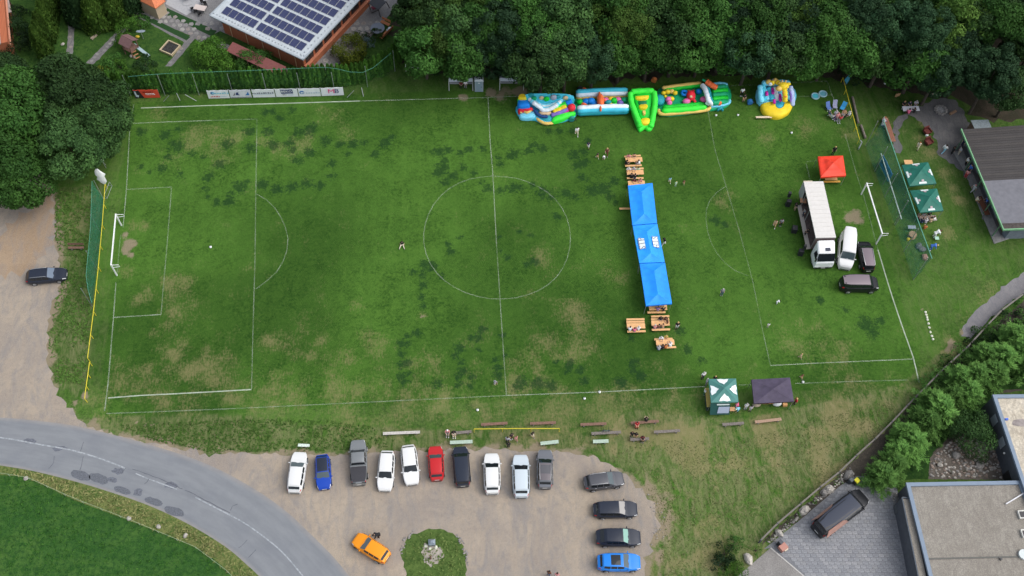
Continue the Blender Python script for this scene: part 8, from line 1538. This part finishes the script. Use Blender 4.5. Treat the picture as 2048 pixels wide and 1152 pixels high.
p_(1414, 763, 'S', -20, 'lgrey', 'grey', 'hgrey', 'person in pale grey at the left side of the sage green tent', 1.0)
p_(1430, 757, 'S', -90, 'black', 'black', 'blond', 'person in black behind the upper edge of the sage green tent', .9)
p_(1410, 783, 'S', 0, 'white', 'green', 'blond', 'person in white at the yellow bar counter', .9)
p_(1493, 812, 'S', -90, 'white', 'white', 'hgrey', 'woman in a white dress between the sage green and purple tents', .95)
p_(1475, 809, 'B', -120, 'pink', 'maroon', 'pink', 'person in pink beside the sage green tent front', .85)
p_(1477, 818, 'B', -150, 'lblue', 'green', 'mint', 'person in pale blue stooping in front of the sage green tent', .9)
p_(1502, 816, 'S', -80, 'lgrey', 'lgrey', 'dark', 'person at the left front leg of the purple tent', .9, True)
p_(1592, 802, 'S', 180, 'red', 'black', 'blond', 'person in red at the lower right corner of the purple tent', 1.0)
p_(1669, 300, 'S', -90, 'black', 'black', 'blond', 'person in black behind the red tent', 1.05)
p_(1551, 446, 'W', -100, 'beige', 'tan', 'hbrown', 'person in beige with bare legs in front of the stage speakers', .95, True)
p_(1563, 444, 'S', -90, 'grey', 'black', 'dark', 'person in grey and black beside the person in beige', .95)
p_(1485, 183, 'S', -90, 'white', 'black', 'black', 'person in black and white between the green playground and the giraffe slide', 1.0)
p_(1489, 195, 'S', -80, 'black', 'tan', 'dark', 'person in a black top with bare legs in front of the black and white one', .95, True)
p_(1592, 412, 'S', 20, 'black', 'beige', 'dark', 'musician in black at the edge of the truck stage', .95, group=None)
p_(1609, 424, 'S', 190, 'grey', 'navy', 'dark', 'singer standing on the truck stage', .9, z=1.12); p_(1618, 462, 'T', 190, 'black', 'black', 'dark', 'musician seated at the rear of the truck stage', .9, z=1.12)
gt = 'people at the beer tables'
for u, v, fc, a, b, h, lb, sc in ((1257, 312, -90, 'rose', 'jeans', 'hbrown', 'person in rose behind the topmost beer table', 1), (1268, 311, -90, 'tan', 'black', 'dark', 'dark haired person behind the topmost beer table', 1), (1252, 325, 0, 'black', 'black', 'dark', 'person in black at the left end of the topmost beer table', 1), (1279, 325, 170, 'white', 'grey', 'dark', 'person in white at the right end of the topmost beer table', 1),
    (1257, 338, -90, 'white', 'jeans', 'hgrey', 'person in white behind the second beer table', 1), (1267, 338, -90, 'lgrey', 'tan', 'hgrey', 'person in grey behind the second beer table', 1), (1276, 338, -90, 'mint', 'black', 'hbrown', 'person in pale green behind the second beer table', .9), (1263, 353, 90, 'black', 'black', 'dark', 'person in black at the front of the second beer table, on the left', 1), (1270, 354, 90, 'black', 'lgrey', 'dark', 'person in black at the front of the second beer table, on the right', 1), (1268, 361, -90, 'maroon', 'jeans', 'dark', 'person in maroon at the table under the upper tent edge', 1), (1280, 361, -90, 'rose', 'jeans', 'dark', 'person in rose at the table under the upper tent edge', 1),
    (1316, 619, 90, 'purple', 'jeans', 'hbrown', 'person in purple under the lower edge of the blue tents', 1), (1327, 619, 100, 'black', 'black', 'blond', 'person in black under the lower edge of the blue tents', 1),
    (1260, 659, 90, 'white', 'grey', 'dark', 'person in white at the left lower table, left of the one in pink', .95), (1269, 661, 90, 'pink', 'grey', 'dark', 'person in pink at the left lower table', .9), (1277, 658, 90, 'white', 'jeans', 'hgrey', 'person in white at the left lower table, right of the one in pink', .9),
    (1321, 636, -90, 'black', 'jeans', 'dark', 'dark clad person behind the table straight below the tents', 1), (1331, 637, -90, 'brown', 'black', 'dark', 'person in brown behind the table straight below the tents', 1), (1310, 655, 90, 'rose', 'jeans', 'hgrey', 'leftmost person in front of the table straight below the tents', .9), (1318, 654, 90, 'brown', 'jeans', 'dark', 'second person in front of the table straight below the tents', .9), (1326, 653, 90, 'tan', 'grey', 'hbrown', 'third person in front of the table straight below the tents', .9), (1336, 645, 180, 'brown', 'jeans', 'dark', 'person at the right end of the table straight below the tents', .9),
    (1322, 676, -90, 'white', 'jeans', 'hgrey', 'person in white behind the lowest table', 1), (1332, 673, -90, 'yellow', 'tan', 'blond', 'person in yellow behind the lowest table', .85), (1318, 697, 90, 'lgrey', 'jeans', 'hgrey', 'person in pale grey in front of the lowest table', .95), (1325, 695, 90, 'black', 'black', 'dark', 'person in black in front of the lowest table', .95), (1331, 694, 90, 'orange', 'black', 'dark', 'person in orange in front of the lowest table', .85), (1341, 690, 110, 'white', 'white', 'hgrey', 'person in white in front of the lowest table, on the right', 1)):
    p_(u, v, 'T', fc, a, b, h, lb, sc, group=gt)
p_(1355, 650, 'S', -90, 'black', 'white', 'blond', 'blond person in black with white shorts standing right of the lower tables', 1.0, True)
gl = 'people in the corner group'
for u, v, fc, a, b, h, lb in ((1659, 227, -40, 'navy', 'jeans', 'hgrey', 'person in navy at the left of the corner group'), (1665, 233, 120, 'lgrey', 'mint', 'dark', 'person in pale grey with long pale trousers in the corner group'), (1672, 228, -90, 'lgrey', 'purple', 'hgrey', 'person in grey on the middle folding chair'), (1676, 233, -80, 'rose', 'grey', 'rose', 'person in rose in the middle of the corner group'), (1681, 236, 100, 'red', 'tan', 'hbrown', 'person in red at the front of the corner group'), (1688, 226, -120, 'tan', 'grey', 'hbrown', 'person in tan in the corner group, right of the one in red'), (1697, 229, 190, 'white', 'black', 'hgrey', 'person in white at the right of the corner group')): p_(u, v, 'L', fc, a, b, h, lb, 1, group=gl)
p_(1765, 248, 'T', 20, 'white', 'jeans', 'hgrey', 'person in white seated at the reddish brown bench'); p_(1767, 239, 'T', 0, 'white', 'purple', 'ginger', 'ginger haired person seated at the reddish brown bench')
gw = 'people at the white clothed table'
for u, v, ps, fc, a, b, h, lb in ((1818, 224, 'T', 90, 'pink', 'maroon', 'dark', 'person in bright pink at the front of the white clothed table'), (1829, 222, 'T', 100, 'black', 'black', 'dark', 'person in black at the front of the white clothed table'), (1808, 206, 'T', -90, 'black', 'black', 'blond', 'blond person in black behind the white clothed table'), (1819, 206, 'T', -90, 'navy', 'black', 'dark', 'dark haired person behind the white clothed table'), (1832, 205, 'T', -100, 'lgrey', 'grey', 'hgrey', 'person in patterned grey behind the white clothed table')): p_(u, v, ps, fc, a, b, h, lb, 1, group=gw)
p_(1838, 290, 'W', -110, 'cream', 'cream', 'ginger', 'woman in a cream dress on the grass by the terrace', .95); p_(1890, 297, 'W', 30, 'white', 'lblue', 'dark', 'person in white and pale blue walking on the terrace', 1.05, long=True)
p_(1907, 300, 'S', 0, 'black', 'black', 'dark', 'person in black standing on the terrace near the clubhouse corner'); p_(1921, 301, 'S', 180, 'lgrey', 'cream', 'black', 'person in grey and cream under the clubhouse corner'); p_(1928, 284, 'S', 200, 'navy', 'navy', 'dark', 'person in navy under the green fascia')
p_(1935, 322, 'S', 190, 'white', 'black', 'hgrey', 'person in white at the clubhouse serving hatch'); p_(1941, 337, 'S', 200, 'blue', 'navy', 'hbrown', 'person in a blue shirt at the clubhouse serving hatch', 1.1); p_(1935, 347, 'S', 60, 'rose', 'red', 'dark', 'person in red rose clothes in front of the person in blue')
p_(1949, 376, 'W', 190, 'lgrey', 'lgrey', 'rose', 'person in pale grey leaning out from under the clubhouse eave'); p_(1954, 398, 'T', 0, 'cream', 'tan', 'dark', 'dark haired person at the long brown terrace table'); p_(1975, 401, 'T', 180, 'blue', 'navy', 'dark', 'person in blue behind the long brown terrace table')
gg = 'people in front of the lower beer tent'
for u, v, fc, a, b, h, lb in ((1835, 430, -30, 'brown', 'maroon', 'ginger', 'person in brown at the left of the grey table'), (1847, 429, -90, 'grey', 'black', 'dark', 'person in grey behind the grey table'), (1858, 427, -90, 'black', 'navy', 'dark', 'person in black behind the grey table'), (1852, 443, 90, 'lgrey', 'grey', 'hgrey', 'person in pale grey in front of the grey table'), (1862, 441, 90, 'beige', 'beige', 'dark', 'person in beige in front of the grey table'), (1869, 438, 150, 'white', 'beige', 'hbrown', 'person in white at the right end of the grey table'), (1844, 442, 60, 'navy', 'jeans', 'dark', 'person in navy in front of the grey table, on the left')): p_(u, v, 'T', fc, a, b, h, lb, 1, group=gg)
p_(1872, 467, 'B', 15, 'white', 'white', 'hbrown', 'man in white bending over below the beer tents', 1.15, long=True); p_(1865, 493, 'B', -10, 'blue', 'blue', 'blond', 'blond person in bright blue bending at the end of the net fence', 1.1, long=True); p_(1850, 455, 'T', 60, 'orange', 'brown', 'hbrown', 'person in orange brown seated below the grey table', .9)
gb = 'people on the benches above the yard'
p_(895, 862, 'T', -90, 'rose', 'grey', 'white', 'white haired person seated on the dark bench', 1, group=gb); p_(907, 864, 'T', -80, 'black', 'cream', 'dark', 'person in black seated beside the white haired one', 1, group=gb)
p_(1015, 879, 'S', -110, 'lgrey', 'black', 'dark', 'person in grey standing at the edge of the yard grass', 1.0, group=gb); p_(1017, 889, 'S', 90, 'black', 'black', 'dark', 'person in black at the yard edge, lower of the pair', .9, group=gb); p_(1023, 872, 'S', -60, 'black', 'brown', 'dark', 'dark clad person just below the yellow rail', .95, group=gb); p_(1032, 876, 'W', -70, 'rose', 'rose', 'hbrown', 'child in rose beside the dark clad person below the yellow rail', .75, group=gb); p_(1065, 868, 'W', -60, 'black', 'cream', 'dark', 'person in a black top with pale legs below the yellow rail', .85, True, group=gb)
p_(1274, 846, 'T', -90, 'red', 'red', 'dark', 'person in red on the brown plank bench', .9, group=gb); p_(1293, 840, 'T', 90, 'black', 'black', 'dark', 'person in black on the brown plank bench', .9, group=gb); p_(1264, 868, 'S', -90, 'black', 'black', 'hbrown', 'person in black standing at the left of the short grey bench', .9, group=gb); p_(1272, 870, 'S', -100, 'black', 'tan', 'dark', 'second person in black standing behind the short grey bench', .9, group=gb); p_(1285, 874, 'T', -90, 'maroon', 'black', 'dark', 'person in maroon seated on the short grey bench', .9, group=gb)
p_(756, 1070, 'B', 200, 'black', 'black', 'dark', 'person in black leaning towards the orange car', 1.1, long=True)
p_(1098, 1146, 'S', 60, 'brown', 'jeans', 'dark', 'dark haired person at the bottom edge of the yard, left of two', .95); p_(1114, 1150, 'S', 80, 'rose', 'white', 'dark', 'dark haired person at the bottom edge of the yard, right of two', .95)
p_(922, 166, 'T', -90, 'maroon', 'black', 'hbrown', 'person in maroon seated in the left dugout', .9); p_(931, 166, 'T', -90, 'white', 'grey', 'dark', 'person in white seated in the left dugout', .9)
